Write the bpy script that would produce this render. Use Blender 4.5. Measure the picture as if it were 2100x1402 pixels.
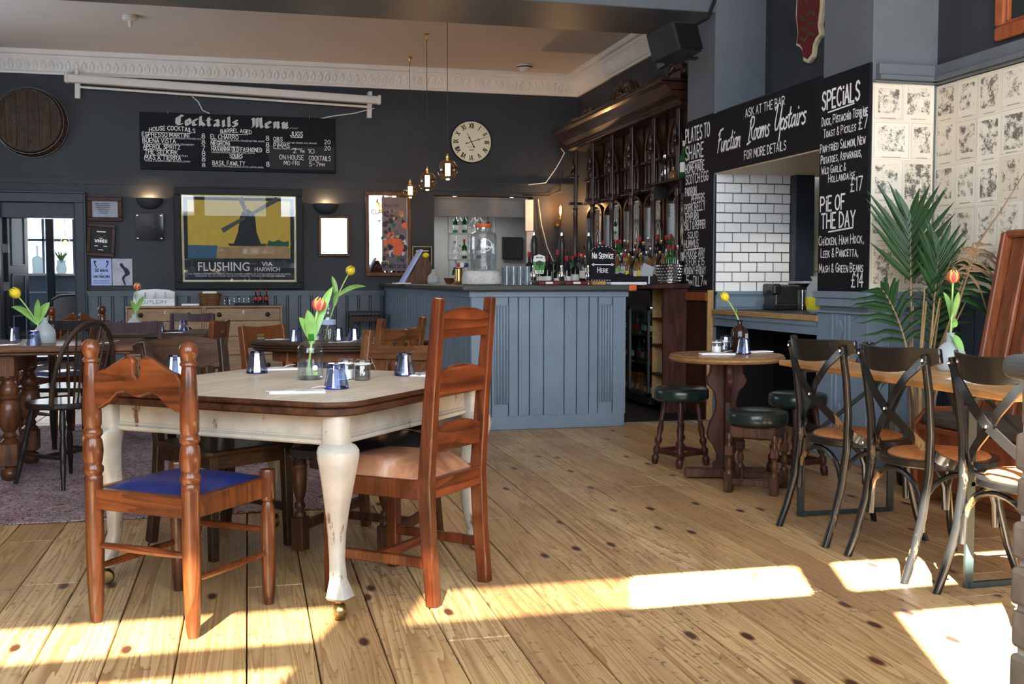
import bpy, bmesh, math, random
from mathutils import Vector, Matrix
random.seed(7)
for _o in list(bpy.data.objects): bpy.data.objects.remove(_o)
S = bpy.context.scene
COL = S.collection
PI = math.pi
def R(a): return math.radians(a)

# ------------------------------------------------------------------ camera
cam_d = bpy.data.cameras.new('camera'); cam = bpy.data.objects.new('camera', cam_d); COL.objects.link(cam)
cam_d.sensor_width = 36.0; cam_d.lens = 36.0*2200/2100; cam_d.clip_start = .05; cam_d.clip_end = 200
cam.location = (0, 0, 1.17)
cam.rotation_euler = (R(90)-math.atan(126/2200), 0, -R(13.8))
S.camera = cam

# ------------------------------------------------------------------ world, sun, daylight and fill
W = bpy.data.worlds.new('world'); S.world = W; W.use_nodes = True
bg = W.node_tree.nodes['Background']; bg.inputs[0].default_value = (.62, .78, 1.0, 1); bg.inputs[1].default_value = 1.6
SUN_AZ, SUN_EL = R(20.3), R(44)
sd = bpy.data.lights.new('sun', 'SUN'); sd.energy = 130; sd.angle = R(.55); sd.color = (1, .93, .82)
sun = bpy.data.objects.new('sun', sd); COL.objects.link(sun)
dv = Vector((math.sin(SUN_AZ)*math.cos(SUN_EL), math.cos(SUN_AZ)*math.cos(SUN_EL), -math.sin(SUN_EL)))
sun.rotation_euler = dv.to_track_quat('-Z', 'Y').to_euler()
def area(name, loc, look, sx, sy, power, col=(.86, .93, 1)):
    d = bpy.data.lights.new(name, 'AREA'); d.shape = 'RECTANGLE'; d.size = sx; d.size_y = sy; d.energy = power; d.color = col
    o = bpy.data.objects.new(name, d); COL.objects.link(o); o.location = loc
    o.rotation_euler = Vector(look).to_track_quat('-Z', 'Y').to_euler()
    return o
area('window_daylight', (-2.35, -.30, 2.5), (0, 1, -.12), 2.2, 3.0, 150)
area('window_daylight', (-.2, -.30, 2.9), (0, 1, -.12), 1.5, 3.0, 120)  # added fill lamp before the opaque glowing pane, no daylight enters there
area('window_daylight', (2.1, -.30, 2.6), (0, 1, -.12), 2.6, 3.2, 180)
area('side_window_daylight', (-3.5, 10.3, 2.2), (1, .0, -.1), 3.4, 2.0, 16)  # added lamp along the left wall to brighten the back of the room
area('back_room_daylight', (-2.6, 17.2, 1.9), (0, -1, 0), 1.6, 1.2, 40)
VS = S.view_settings; S.display_settings.display_device = 'sRGB'
VS.view_transform = 'Standard'; VS.look = 'None'; VS.gamma = 1; VS.use_curve_mapping = False
VS.exposure = 0.48

# ------------------------------------------------------------------ materials
class NT:
    def __init__(s, name):
        s.m = bpy.data.materials.new(name); s.m.use_nodes = True; s.t = s.m.node_tree; s.n = s.t.nodes; s.b = s.n['Principled BSDF']
    def add(s, typ, **k):
        n = s.n.new(typ)
        for a, v in k.items():
            if hasattr(n, a): setattr(n, a, v)
            else: n.inputs[a].default_value = v
        return n
    def l(s, a, b): s.t.links.new(a, b)
    def ramp(s, fac, stops):
        r = s.add('ShaderNodeValToRGB'); e = r.color_ramp.elements
        e[0].position, e[0].color = stops[0][0], (*stops[0][1], 1)
        e[1].position, e[1].color = stops[-1][0], (*stops[-1][1], 1)
        for p, c in stops[1:-1]:
            q = e.new(p); q.color = (*c, 1)
        s.l(fac, r.inputs[0]); return r.outputs[0]
    def coord(s, kind='Object', scale=(1, 1, 1), loc=(0, 0, 0), rnd=0):
        if kind == 'Position': o = s.add('ShaderNodeNewGeometry').outputs['Position']
        else: o = s.add('ShaderNodeTexCoord').outputs[kind]
        if rnd:
            oi = s.add('ShaderNodeObjectInfo'); mu = s.add('ShaderNodeMath', operation='MULTIPLY'); mu.inputs[1].default_value = rnd
            s.l(oi.outputs['Random'], mu.inputs[0]); ad = s.add('ShaderNodeVectorMath', operation='ADD'); s.l(o, ad.inputs[0]); s.l(mu.outputs[0], ad.inputs[1]); o = ad.outputs[0]
        mp = s.add('ShaderNodeMapping'); mp.inputs['Scale'].default_value = scale; mp.inputs['Location'].default_value = loc
        s.l(o, mp.inputs[0]); return mp.outputs[0]
    def noise(s, co, scale=1, detail=4, rough=.55, dist=0):
        n = s.add('ShaderNodeTexNoise'); n.inputs['Scale'].default_value = scale; n.inputs['Detail'].default_value = detail
        n.inputs['Roughness'].default_value = rough; n.inputs['Distortion'].default_value = dist; s.l(co, n.inputs['Vector']); return n.outputs['Fac']
    def mix(s, fac, a, b, blend='MIX'):
        m = s.add('ShaderNodeMix', data_type='RGBA', blend_type=blend)
        for i, v in ((0, fac), (6, a), (7, b)):
            if hasattr(v, 'is_linked') or hasattr(v, 'links'): s.l(v, m.inputs[i])
            elif i == 0: m.inputs[0].default_value = v
            else: m.inputs[i].default_value = (*v, 1)
        return m.outputs[2]
    def math(s, op, a, b=0.0, clamp=False):
        m = s.add('ShaderNodeMath', operation=op); m.use_clamp = clamp
        for i, v in ((0, a), (1, b)):
            if hasattr(v, 'links'): s.l(v, m.inputs[i])
            else: m.inputs[i].default_value = v
        return m.outputs[0]
    def col(s, v):
        if hasattr(v, 'links'): s.l(v, s.b.inputs['Base Color'])
        else: s.b.inputs['Base Color'].default_value = (*v, 1)
    def bump(s, h, strength=.3, dist=.01):
        b = s.add('ShaderNodeBump'); b.inputs['Strength'].default_value = strength; b.inputs['Distance'].default_value = dist
        s.l(h, b.inputs['Height']); s.l(b.outputs[0], s.b.inputs['Normal'])
    def set(s, **k):
        for a, v in k.items(): s.b.inputs[a.replace('_', ' ')].default_value = v
        return s
MAT = {}
def plain(name, c, rough=.5, metal=0, spec=.35, var=.12, bump=0, bscale=60):
    t = NT(name); t.set(Roughness=rough, Metallic=metal, Specular_IOR_Level=spec)
    if var:
        f = t.noise(t.coord('Object'), 9, 5); t.col(t.ramp(f, [(.25, tuple(x*(1-var) for x in c)), (.75, tuple(min(1, x*(1+var)) for x in c))]))
    else: t.col(c)
    if bump: t.bump(t.noise(t.coord('Object'), bscale, 3), bump, .004)
    MAT[name] = t.m; return t.m
def wood(name, dark, light, rough=.35, axis='Z', fine=1., coat=.0, contrast=1., pos=False, ring=.6):
    t = NT(name); t.set(Roughness=rough+.08, Specular_IOR_Level=.22); t.b.inputs['Coat Weight'].default_value = coat; t.b.inputs['Coat Roughness'].default_value = .13
    sc = {'Z': (14, 14, 1.3), 'X': (1.3, 14, 14), 'Y': (14, 1.3, 14)}[axis]
    co = t.coord('Position' if pos else 'Object', tuple(v*fine for v in sc), rnd=7)
    n1 = t.noise(co, 1, 5, .6, 1.2); n2 = t.noise(co, 5, 3, .6); n3 = t.noise(t.coord('Object', rnd=3), 7, 3, .6, .5)
    f = t.math('ADD', t.math('ADD', t.math('MULTIPLY', n1, .5), t.math('MULTIPLY', n2, .2)), t.math('MULTIPLY', n3, .30))
    rg = t.math('POWER', t.math('FRACT', t.math('MULTIPLY', t.noise(co, .55, 2, .5, .6), 9.0)), 2.0)
    cc = t.mix(t.math('MULTIPLY', rg, ring), t.ramp(f, [(.5-.16/contrast, dark), (.5+.14/contrast, light)]), dark)
    t.col(cc); t.bump(n2, .12, .003)
    MAT[name] = t.m; return t.m
def thin_glass(name, tint=(1, 1, 1), gl=.06, rough=.02, milk=0.0, milkcol=(.8, .9, .95)):
    t = NT(name); t.n.remove(t.b); out = [n for n in t.n if n.type == 'OUTPUT_MATERIAL'][0]
    tr = t.add('ShaderNodeBsdfTransparent'); tr.inputs[0].default_value = (*tint, 1)
    g = t.add('ShaderNodeBsdfGlossy'); g.inputs['Roughness'].default_value = rough
    lw = t.add('ShaderNodeLayerWeight'); lw.inputs[0].default_value = .35
    fac = t.math('ADD', t.math('MULTIPLY', t.math('POWER', lw.outputs['Facing'], 2.2), .65), gl, True)
    mx = t.add('ShaderNodeMixShader'); t.l(fac, mx.inputs[0]); t.l(tr.outputs[0], mx.inputs[1]); t.l(g.outputs[0], mx.inputs[2]); o = mx.outputs[0]
    if milk:
        df = t.add('ShaderNodeBsdfDiffuse'); df.inputs[0].default_value = (*milkcol, 1); tl = t.add('ShaderNodeBsdfTranslucent'); tl.inputs[0].default_value = (*milkcol, 1)
        m0 = t.add('ShaderNodeMixShader'); m0.inputs[0].default_value = .5; t.l(df.outputs[0], m0.inputs[1]); t.l(tl.outputs[0], m0.inputs[2])
        m2 = t.add('ShaderNodeMixShader'); m2.inputs[0].default_value = milk; t.l(o, m2.inputs[1]); t.l(m0.outputs[0], m2.inputs[2]); o = m2.outputs[0]
    t.l(o, out.inputs[0]); MAT[name] = t.m; return t.m
def emit(name, c, strength):
    t = NT(name); t.col((0, 0, 0)); t.b.inputs['Emission Color'].default_value = (*c, 1); t.b.inputs['Emission Strength'].default_value = strength
    MAT[name] = t.m; return t.m
def painted(name, c, rough=.42, wear=None, wearamt=.0, var=.1, sc=3.0, chip=30, spec=.3):
    t = NT(name); t.set(Roughness=rough, Specular_IOR_Level=spec)
    co = t.coord('Position'); f = t.noise(co, sc, 6, .6); base = t.ramp(f, [(.3, tuple(x*(1-var) for x in c)), (.7, tuple(x*(1+var) for x in c))])
    if wear:
        w = t.noise(t.coord('Object', (1, 1, .35)), chip, 6, .7); big = t.noise(t.coord('Object'), 6, 2)
        m = t.ramp(t.math('ADD', t.math('MULTIPLY', w, .7), t.math('MULTIPLY', big, .3)), [(wearamt, (0, 0, 0)), (wearamt+.03, (1, 1, 1))])
        base = t.mix(m, base, wear)
    t.col(base); t.bump(t.noise(co, 55, 3), .05, .003); MAT[name] = t.m; return t.m

painted('wall_paint', (.036, .041, .048), .55, var=.16, sc=1.2, spec=.2)
painted('blue_paint', (.165, .222, .285), .40); painted('dado_paint', (.070, .092, .115), .38); painted('grey_wall', (.20, .205, .21), .6)
painted('pier_paint', (.105, .122, .14), .45)
painted('dark_trim', (.018, .025, .038), .38)
painted('ceiling_paint', (.58, .545, .525), .8, var=.05, sc=.6)
painted('cornice_paint', (.74, .73, .71), .6, var=.05)
painted('cream_paint', (.37, .35, .305), .45, wear=(.13, .065, .03), wearamt=.572, chip=15, spec=.5, var=.22, sc=7)
painted('white_paint', (.72, .74, .76), .45, var=.04)
painted('screen_white', (.62, .60, .58), .4, var=.04)
painted('black_board', (.0075, .008, .0115), .6, var=.3, spec=.12)
painted('lacquer_black', (.008, .0078, .0075), .24, wear=(.13, .085, .04), wearamt=.585, chip=11, spec=.5)
plain('black', (.010, .010, .011), .5, spec=.2); plain('black_plastic', (.015, .015, .016), .35)
plain('chalk', (.78, .78, .76), .9, var=.18); plain('chalk_dim', (.50, .50, .49), .9, var=.15)
plain('paper', (.80, .79, .76), .8, var=.05); plain('napkin_white', (.86, .86, .85), .8, var=.03)
plain('steel', (.62, .62, .63), .22, 1, var=.05); plain('dark_steel', (.12, .12, .12), .4, 1); plain('chrome', (.8, .8, .8), .08, 1, var=0)
plain('brass', (.62, .42, .16), .28, 1); plain('old_brass', (.30, .23, .09), .3, 1, var=.3)
plain('iron_green', (.02, .032, .03), .45)
plain('blue_vinyl', (.010, .017, .10), .32, var=.1); plain('green_vinyl', (.012, .021, .017), .22, var=.25)
plain('black_leather', (.018, .021, .028), .33, var=.5, bump=.3, bscale=45)
plain('bench_leather', (.055, .048, .042), .5, var=.25, bump=.2)
plain('concrete', (.50, .49, .47), .8, var=.25, bump=.4)
plain('grey_stone', (.135, .108, .082), .9, var=.45, bump=.9, bscale=35); plain('mortar', (.30, .28, .25), .9)
plain('slab', (.05, .052, .05), .5)
plain('grout', (.02, .02, .022), .8); plain('white_tile', (.78, .81, .83), .12, var=.02); plain('cream_tile', (.66, .60, .44), .3, var=.04)
plain('cream_soffit', (.62, .53, .36), .5, var=.05)
plain('green_leaf', (.20, .38, .10), .4, var=.35); plain('stem_green', (.35, .55, .18), .4)
plain('palm_green', (.013, .046, .013), .33, var=.45); plain('palm_dry', (.20, .125, .07), .6, var=.35); plain('palm_stem', (.26, .17, .07), .5, var=.3)
plain('petal_yellow', (.72, .55, .03), .5); plain('soil', (.03, .02, .015), .9)
plain('red', (.40, .02, .025), .4); plain('green', (.03, .22, .03), .4); plain('shield_red', (.13, .012, .014), .5); plain('shield_cream', (.68, .60, .42), .5)
plain('salt', (.85, .85, .85), .9); plain('pepper', (.10, .085, .07), .9, var=.8)
plain('orange_rubber', (.55, .10, .03), .5); plain('lemon', (.75, .62, .02), .45); plain('blue_label', (.35, .42, .65), .6); plain('white_label', (.75, .74, .70), .6)
plain('wicker', (.17, .075, .03), .6, var=.5); plain('ochre', (.62, .43, .06), .6, var=.08); plain('poster_dark', (.012, .02, .022), .6); plain('poster_grey', (.07, .08, .09), .6); plain('poster_blue', (.05, .13, .22), .6); plain('poster_tan', (.38, .25, .12), .6); plain('poster_green', (.02, .10, .06), .6)
plain('purple_grey', (.12, .095, .115), .5); plain('flyer_blue', (.38, .46, .78), .7); plain('flyer_grey', (.42, .43, .50), .7, var=.25); plain('ink', (.02, .025, .05), .7)
plain('mirror', (.88, .9, .92), .015, 1, var=0); plain('clock_face', (.72, .68, .50), .5, var=.05)
plain('amber', (.17, .07, .014), .15); plain('dark_bottle', (.01, .012, .012), .12); plain('green_bottle', (.01, .10, .02), .1); plain('brown_bottle', (.025, .012, .008), .08)
plain('jacket', (.05, .012, .015), .9, var=.3); plain('maroon', (.11, .012, .014), .35); plain('black_cloth', (.008, .008, .009), .95, bump=.4)
wood('oak_red', (.022, .006, .002), (.185, .052, .014), .3, coat=.5)
wood('oak_red_x', (.022, .006, .002), (.185, .052, .014), .3, 'X', coat=.5)
wood('cherry', (.028, .006, .002), (.160, .038, .011), .3, coat=.45); wood('cherry_x', (.024, .005, .002), (.215, .052, .014), .3, 'X', .7, coat=.45, ring=.8)
wood('walnut_dark', (.008, .005, .004), (.055, .029, .016), .4, coat=.1); wood('walnut_x', (.010, .005, .003), (.075, .036, .017), .42, 'X', coat=.05)
wood('ebony', (.005, .004, .004), (.024, .018, .015), .38, coat=.15)
wood('mission_oak', (.035, .013, .005), (.18, .070, .024), .4, coat=.12); wood('mission_x', (.035, .013, .005), (.18, .070, .024), .4, 'X', coat=.12)
wood('cafe_wood', (.11, .035, .010), (.20, .065, .018), .3, coat=.2); wood('cafe_dark', (.035, .020, .022), (.065, .042, .05), .35)
wood('scrubbed_top', (.37, .31, .24), (.60, .53, .43), .38, 'X', .5, contrast=.8)
wood('table_edge', (.010, .005, .003), (.078, .030, .015), .35, 'X')
wood('refectory', (.025, .009, .004), (.15, .056, .021), .34, coat=.3); wood('refectory_x', (.03, .012, .006), (.16, .064, .027), .34, 'X', coat=.15)
wood('round_top', (.16, .082, .030), (.34, .19, .082), .32, 'X', coat=.3); wood('pine_top', (.28, .14, .045), (.56, .32, .125), .4, 'Y', coat=.1)
wood('pine_red', (.10, .028, .010), (.25, .080, .030), .38, coat=.2); wood('mahogany', (.014, .005, .004), (.085, .026, .015), .42, coat=.05)
wood('backbar_wood', (.010, .004, .003), (.062, .022, .013), .26, coat=.4); wood('chest_pine', (.20, .125, .072), (.40, .27, .165), .5, 'X', ring=.3)
wood('barrel_oak', (.020, .012, .008), (.075, .047, .030), .6, 'Z'); wood('frame_brown', (.045, .020, .009), (.16, .075, .033), .4)
wood('ply_edge', (.25, .14, .05), (.48, .30, .13), .5, 'Y', 3); wood('stool_oak', (.010, .005, .004), (.11, .046, .022), .35, coat=.2); wood('frame_orange', (.18, .045, .015), (.42, .13, .045), .3)
thin_glass('glass', (.93, .95, .96), .10); thin_glass('glass_blue', (.60, .68, .90), .16); thin_glass('glass_rim', (.10, .13, .60), .12); thin_glass('glass_aqua', (.94, .985, .985), .06)
thin_glass('jar_glass', (.86, .90, .92), .20, .03, .10, (.75, .8, .82)); thin_glass('frosted', (.8, .88, .9), .08, .2, .72, (.66, .74, .78)); thin_glass('pane', (.96, .97, .98), .045, .01); thin_glass('water', (.93, .96, .98), .05)
thin_glass('bulb_glass', (1, .76, .55), .14); thin_glass('green_glass', (.15, .6, .2), .1); thin_glass('fridge_glass', (.75, .85, .85), .05)
emit('filament', (1, .62, .25), 40); emit('bulb_glow', (1, .62, .28), 9); emit('window_sky', (.80, .90, 1), 2.2); emit('downlight', (1, .78, .45), 14); emit('cooler_light', (.6, .9, 1), 2.0)

def floor_mat():
    t = NT('floor_board'); oi = t.add('ShaderNodeObjectInfo'); rn = oi.outputs['Random']
    co = t.coord('Position', (1, 1, 1), rnd=31)
    st = t.coord('Position', (7.5, .26, 1), rnd=31); g1 = t.noise(st, 1.0, 3, .45, .35)
    # cathedral grain rings
    wv = t.math('FRACT', t.math('MULTIPLY', g1, 21.0)); ring = t.math('POWER', wv, 1.8)
    fine = t.noise(t.coord('Position', (90, 3, 1), rnd=31), 1, 3, .6)
    base = t.ramp(t.math('ADD', t.math('MULTIPLY', t.noise(t.coord('Position', (3, .5, 1), rnd=31), 1, 4), .7), t.math('MULTIPLY', rn, .3)), [(.28, (.345, .210, .088)), (.5, (.51, .342, .155)), (.72, (.64, .47, .24))])
    base = t.mix(t.math('MULTIPLY', ring, .82), base, (.20, .088, .028)); base = t.mix(t.math('MULTIPLY', fine, .30), base, (.22, .12, .055))
    # knots
    v = t.add('ShaderNodeTexVoronoi', voronoi_dimensions='2D'); v.inputs['Scale'].default_value = 1.0; v.inputs['Randomness'].default_value = 1
    t.l(t.coord('Position', (4.6, 1.9, 1), rnd=13), v.inputs['Vector']); ksel = t.add('ShaderNodeSeparateColor'); t.l(v.outputs['Color'], ksel.inputs[0]); kn = t.math('MULTIPLY', t.ramp(v.outputs['Distance'], [(.055, (1, 1, 1)), (.105, (0, 0, 0))]), t.ramp(ksel.outputs[0], [(.52, (0, 0, 0)), (.57, (1, 1, 1))])); base = t.mix(kn, base, (.05, .016, .009))
    # dirt and scratches
    d = t.noise(t.coord('Position'), 1.3, 5, .65); dd = t.noise(t.coord('Position', (40, 22, 1)), 1, 2, .5)
    spk = t.math('MULTIPLY', t.ramp(dd, [(.61, (0, 0, 0)), (.66, (1, 1, 1))]), t.ramp(d, [(.38, (0, 0, 0)), (.62, (1, 1, 1))]))
    base = t.mix(t.math('MULTIPLY', spk, .75), base, (.05, .032, .022)); grime = t.ramp(d, [(.45, (0, 0, 0)), (.75, (1, 1, 1))])
    base = t.mix(t.math('MULTIPLY', grime, .38), base, (.16, .12, .09)); t.col(base)
    t.l(t.math('ADD', .30, t.math('MULTIPLY', d, .28)), t.b.inputs['Roughness']); t.bump(t.math('ADD', fine, t.math('MULTIPLY', ring, .5)), .12, .003)
    MAT['floor_board'] = t.m
floor_mat()
def rug_mat():
    t = NT('rug'); t.set(Roughness=.95); co = t.coord('Position')
    v = t.add('ShaderNodeTexVoronoi'); v.inputs['Scale'].default_value = 6; t.l(co, v.inputs['Vector'])
    w = t.noise(co, 15, 4, .6, 2.6); a = t.ramp(w, [(.36, (.015, .017, .035)), (.42, (.025, .022, .04)), (.45, (.42, .38, .37)), (.50, (.36, .32, .33)), (.53, (.19, .025, .04)), (.59, (.16, .03, .045)), (.62, (.40, .37, .37)), (.7, (.03, .03, .06))])
    b = t.ramp(v.outputs['Distance'], [(.15, (.13, .02, .03)), (.35, (.36, .33, .34)), (.6, (.03, .03, .07))]); t.col(t.mix(.22, a, b)); t.bump(t.noise(co, 220, 2), .4, .004); MAT['rug'] = t.m
rug_mat()
def sheet_mat():   # old engraved newspaper page: cream stock, an inked picture block with a plain margin
    t = NT('newsprint'); t.set(Roughness=.8); oi = t.add('ShaderNodeObjectInfo'); uv = t.add('ShaderNodeUVMap').outputs[0]; sx = t.add('ShaderNodeSeparateXYZ'); t.l(uv, sx.inputs[0])
    rn = oi.outputs['Random']; r2 = t.math('FRACT', t.math('MULTIPLY', rn, 7.31)); r3 = t.math('FRACT', t.math('MULTIPLY', rn, 23.7))
    def box(v, lo, hi): return t.math('MULTIPLY', t.math('GREATER_THAN', v, lo), t.math('LESS_THAN', v, hi))
    lo1 = t.math('ADD', .06, t.math('MULTIPLY', r2, .12)); hi1 = t.math('SUBTRACT', .95, t.math('MULTIPLY', r3, .14)); lo2 = t.math('ADD', .10, t.math('MULTIPLY', r3, .16))
    m = t.math('MULTIPLY', box(sx.outputs[0], lo1, hi1), box(sx.outputs[1], lo2, t.math('SUBTRACT', .94, t.math('MULTIPLY', r2, .10))))
    co = t.coord('Object', rnd=41); big = t.noise(co, 21, 2, .5, .4); mid = t.noise(co, 95, 7, .72, .9); fi = t.noise(co, 420, 2, .6)
    k = t.math('ADD', t.math('ADD', t.math('MULTIPLY', big, .85), t.math('MULTIPLY', mid, .9)), t.math('MULTIPLY', fi, .25)); k = t.math('MULTIPLY', k, .5)
    k = t.math('ADD', k, t.math('MULTIPLY', t.math('SUBTRACT', r3, .5), .05))
    ink = t.math('MULTIPLY', t.ramp(k, [(.44, (1, 1, 1)), (.475, (.75, .75, .75)), (.485, (.25, .25, .25)), (.54, (0, 0, 0))]), m)
    edge = t.math('SUBTRACT', 1.0, t.math('MULTIPLY', box(sx.outputs[0], .008, .992), box(sx.outputs[1], .006, .994))); rule = t.math('MULTIPLY', t.math('GREATER_THAN', r2, .5), t.math('SUBTRACT', t.math('MULTIPLY', box(sx.outputs[0], .045, .955), box(sx.outputs[1], .05, .96)), t.math('MULTIPLY', box(sx.outputs[0], .054, .946), box(sx.outputs[1], .058, .952))))
    ink = t.math('MAXIMUM', ink, t.math('MAXIMUM', t.math('MULTIPLY', edge, .28), t.math('MULTIPLY', rule, .7)))
    cap = t.math('MULTIPLY', t.math('MULTIPLY', box(sx.outputs[0], .25, .75), box(sx.outputs[1], .055, .085)), t.ramp(fi, [(.48, (0, 0, 0)), (.52, (1, 1, 1))]))
    stock = t.mix(oi.outputs['Random'], (.64, .585, .475), (.72, .69, .61)); stock = t.mix(t.math('MULTIPLY', t.noise(co, 5, 3), .25), stock, (.58, .48, .32))
    t.col(t.mix(t.math('MULTIPLY', t.math('MAXIMUM', ink, cap), .85), stock, (.02, .02, .018))); MAT['newsprint'] = t.m
sheet_mat()
def hide_mat():
    t = NT('cow_hide'); t.set(Roughness=.55); n = t.noise(t.coord('Object'), 5, 5, .6, .6); t.col(t.ramp(n, [(.35, (.20, .075, .034)), (.52, (.40, .19, .10)), (.7, (.62, .45, .35))]))
    t.bump(t.noise(t.coord('Object', (90, 14, 60)), 1, 3), .3, .003); MAT['cow_hide'] = t.m
hide_mat()
def rush_mat():
    t = NT('rattan'); t.set(Roughness=.6); c = t.add('ShaderNodeTexChecker'); c.inputs['Scale'].default_value = 150; t.l(t.coord('Object'), c.inputs[0])
    n = t.noise(t.coord('Object'), 30, 3); t.col(t.mix(t.math('MULTIPLY', c.outputs['Fac'], .55), t.ramp(n, [(.3, (.32, .12, .035)), (.7, (.50, .22, .075))]), (.17, .06, .018))); t.bump(c.outputs['Fac'], .4, .003); MAT['rattan'] = t.m
rush_mat()
def petal_mat():
    t = NT('petal_red'); t.set(Roughness=.45); uv = t.add('ShaderNodeUVMap').outputs[0]; sx = t.add('ShaderNodeSeparateXYZ'); t.l(uv, sx.inputs[0])
    e = t.math('ABSOLUTE', t.math('SUBTRACT', sx.outputs[0], .5)); k = t.math('ADD', t.math('MULTIPLY', e, 1.3), t.math('MULTIPLY', t.math('POWER', sx.outputs[1], 3), .55))
    t.col(t.ramp(k, [(.40, (.60, .07, .065)), (.64, (.82, .58, .14))])); MAT['petal_red'] = t.m
petal_mat()

# ------------------------------------------------------------------ mesh helpers
V = Vector
class MB:
    def __init__(s): s.v = []; s.f = []; s.uv = {}
    def add(s, vs, fs):
        b = len(s.v); s.v += [tuple(p) for p in vs]; s.f += [tuple(i+b for i in f) for f in fs]; return s
    def box(s, x0, x1, y0, y1, z0, z1, M=None):
        vs = [V((x, y, z)) for z in (z0, z1) for x, y in ((x0, y0), (x1, y0), (x1, y1), (x0, y1))]
        if M is not None: vs = [M @ p for p in vs]
        return s.add(vs, [(3, 2, 1, 0), (4, 5, 6, 7), (0, 1, 5, 4), (1, 2, 6, 5), (2, 3, 7, 6), (3, 0, 4, 7)])
    def bar(s, p, q, w, h, up=(0, 0, 1), w2=None, h2=None):
        p, q = V(p), V(q); d = (q-p).normalized(); u = V(up); a = d.cross(u)
        if a.length < 1e-4: a = d.cross(V((0, 1, 0)))
        a.normalize(); b = a.cross(d).normalized(); w2 = w2 or w; h2 = h2 or h
        vs = [c+a*(sx*ww/2)+b*(sy*hh/2) for c, ww, hh in ((p, w, h), (q, w2, h2)) for sx, sy in ((-1, -1), (1, -1), (1, 1), (-1, 1))]
        return s.add(vs, [(3, 2, 1, 0), (4, 5, 6, 7), (0, 1, 5, 4), (1, 2, 6, 5), (2, 3, 7, 6), (3, 0, 4, 7)])
    def tube(s, pts, r, seg=8, caps=True, flat=None, up=(0, 0, 1)):
        """sweep a circle (or, with flat=(w,h), a rectangle/ellipse section) along points; r number or list"""
        pts = [V(p) for p in pts]; n = len(pts); rs = r if isinstance(r, (list, tuple)) else [r]*n; rings = []
        prev = None
        for i, p in enumerate(pts):
            d = (pts[min(i+1, n-1)]-pts[max(i-1, 0)]).normalized()
            if prev is None:
                u = V(up); a = d.cross(u)
                if a.length < 1e-3: a = d.cross(V((1, 0, 0)))
                a.normalize()
            else:
                a = (prev-d*prev.dot(d))
                if a.length < 1e-5: a = d.cross(V(up))
                a.normalize()
            prev = a; b = d.cross(a)
            if flat:
                w, h = flat if not isinstance(flat[0], (list, tuple)) else flat[i]
                ring = [p+a*(x*w/2)+b*(y*h/2) for x, y in ((-1, -1), (1, -1), (1, 1), (-1, 1))]
            else: ring = [p+(a*math.cos(2*PI*k/seg)+b*math.sin(2*PI*k/seg))*rs[i] for k in range(seg)]
            rings.append(ring)
        m = len(rings[0]); vs = [q for g in rings for q in g]
        fs = [(i*m+k, i*m+(k+1) % m, (i+1)*m+(k+1) % m, (i+1)*m+k) for i in range(n-1) for k in range(m)]
        if caps: fs += [tuple(range(m))[::-1], tuple(range((n-1)*m, n*m))]
        return s.add(vs, fs)
    def lathe(s, prof, c=(0, 0, 0), seg=14, M=None, caps=True, flute=0, nf=0, sx=1, sy=1):
        vs = []; c = V(c)
        for r, z in prof:
            for k in range(seg):
                a = 2*PI*k/seg; rr = r*(1+flute*math.cos(nf*a)) if flute else r
                vs.append(V((rr*math.cos(a)*sx, rr*math.sin(a)*sy, z)))
        if M is not None: vs = [M @ p for p in vs]
        vs = [p+c for p in vs]; n = len(prof)
        fs = [(i*seg+k, i*seg+(k+1) % seg, (i+1)*seg+(k+1) % seg, (i+1)*seg+k) for i in range(n-1) for k in range(seg)]
        if caps:
            if prof[0][0] > 1e-4: fs.append(tuple(range(seg))[::-1])
            if prof[-1][0] > 1e-4: fs.append(tuple(range((n-1)*seg, n*seg)))
        return s.add(vs, fs)
    def prism(s, poly, o, eu, ev, t, en=None):
        """extrude a 2-D outline: point = o + u*eu + v*ev, thickness t along en (default eu x ev), centred"""
        o, eu, ev = V(o), V(eu), V(ev); en = V(en) if en else eu.cross(ev).normalized(); n = len(poly)
        vs = [o+eu*u+ev*v+en*(k*t/2) for k in (-1, 1) for u, v in poly]
        fs = [tuple(range(n))[::-1], tuple(range(n, 2*n))]+[(i, (i+1) % n, n+(i+1) % n, n+i) for i in range(n)]
        return s.add(vs, fs)
    def ball(s, c, r, seg=12, rings=7, sc=(1, 1, 1)):
        return s.lathe([(max(1e-5, math.sin(PI*i/rings))*r*sc[0], -math.cos(PI*i/rings)*r*sc[2]) for i in range(rings+1)], c, seg, caps=False, sy=sc[1]/sc[0])
    def quad(s, a, b, c, d): return s.add([V(a), V(b), V(c), V(d)], [(0, 1, 2, 3)])
    def torus(s, c, R0, r, seg=16, sub=6, M=None, a0=0, a1=2*PI):
        n = seg+1; pts = [V((R0*math.cos(a0+(a1-a0)*i/seg), R0*math.sin(a0+(a1-a0)*i/seg), 0)) for i in range(n)]
        if M is not None: pts = [M @ p for p in pts]
        return s.tube([p+V(c) for p in pts], r, sub)
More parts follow.
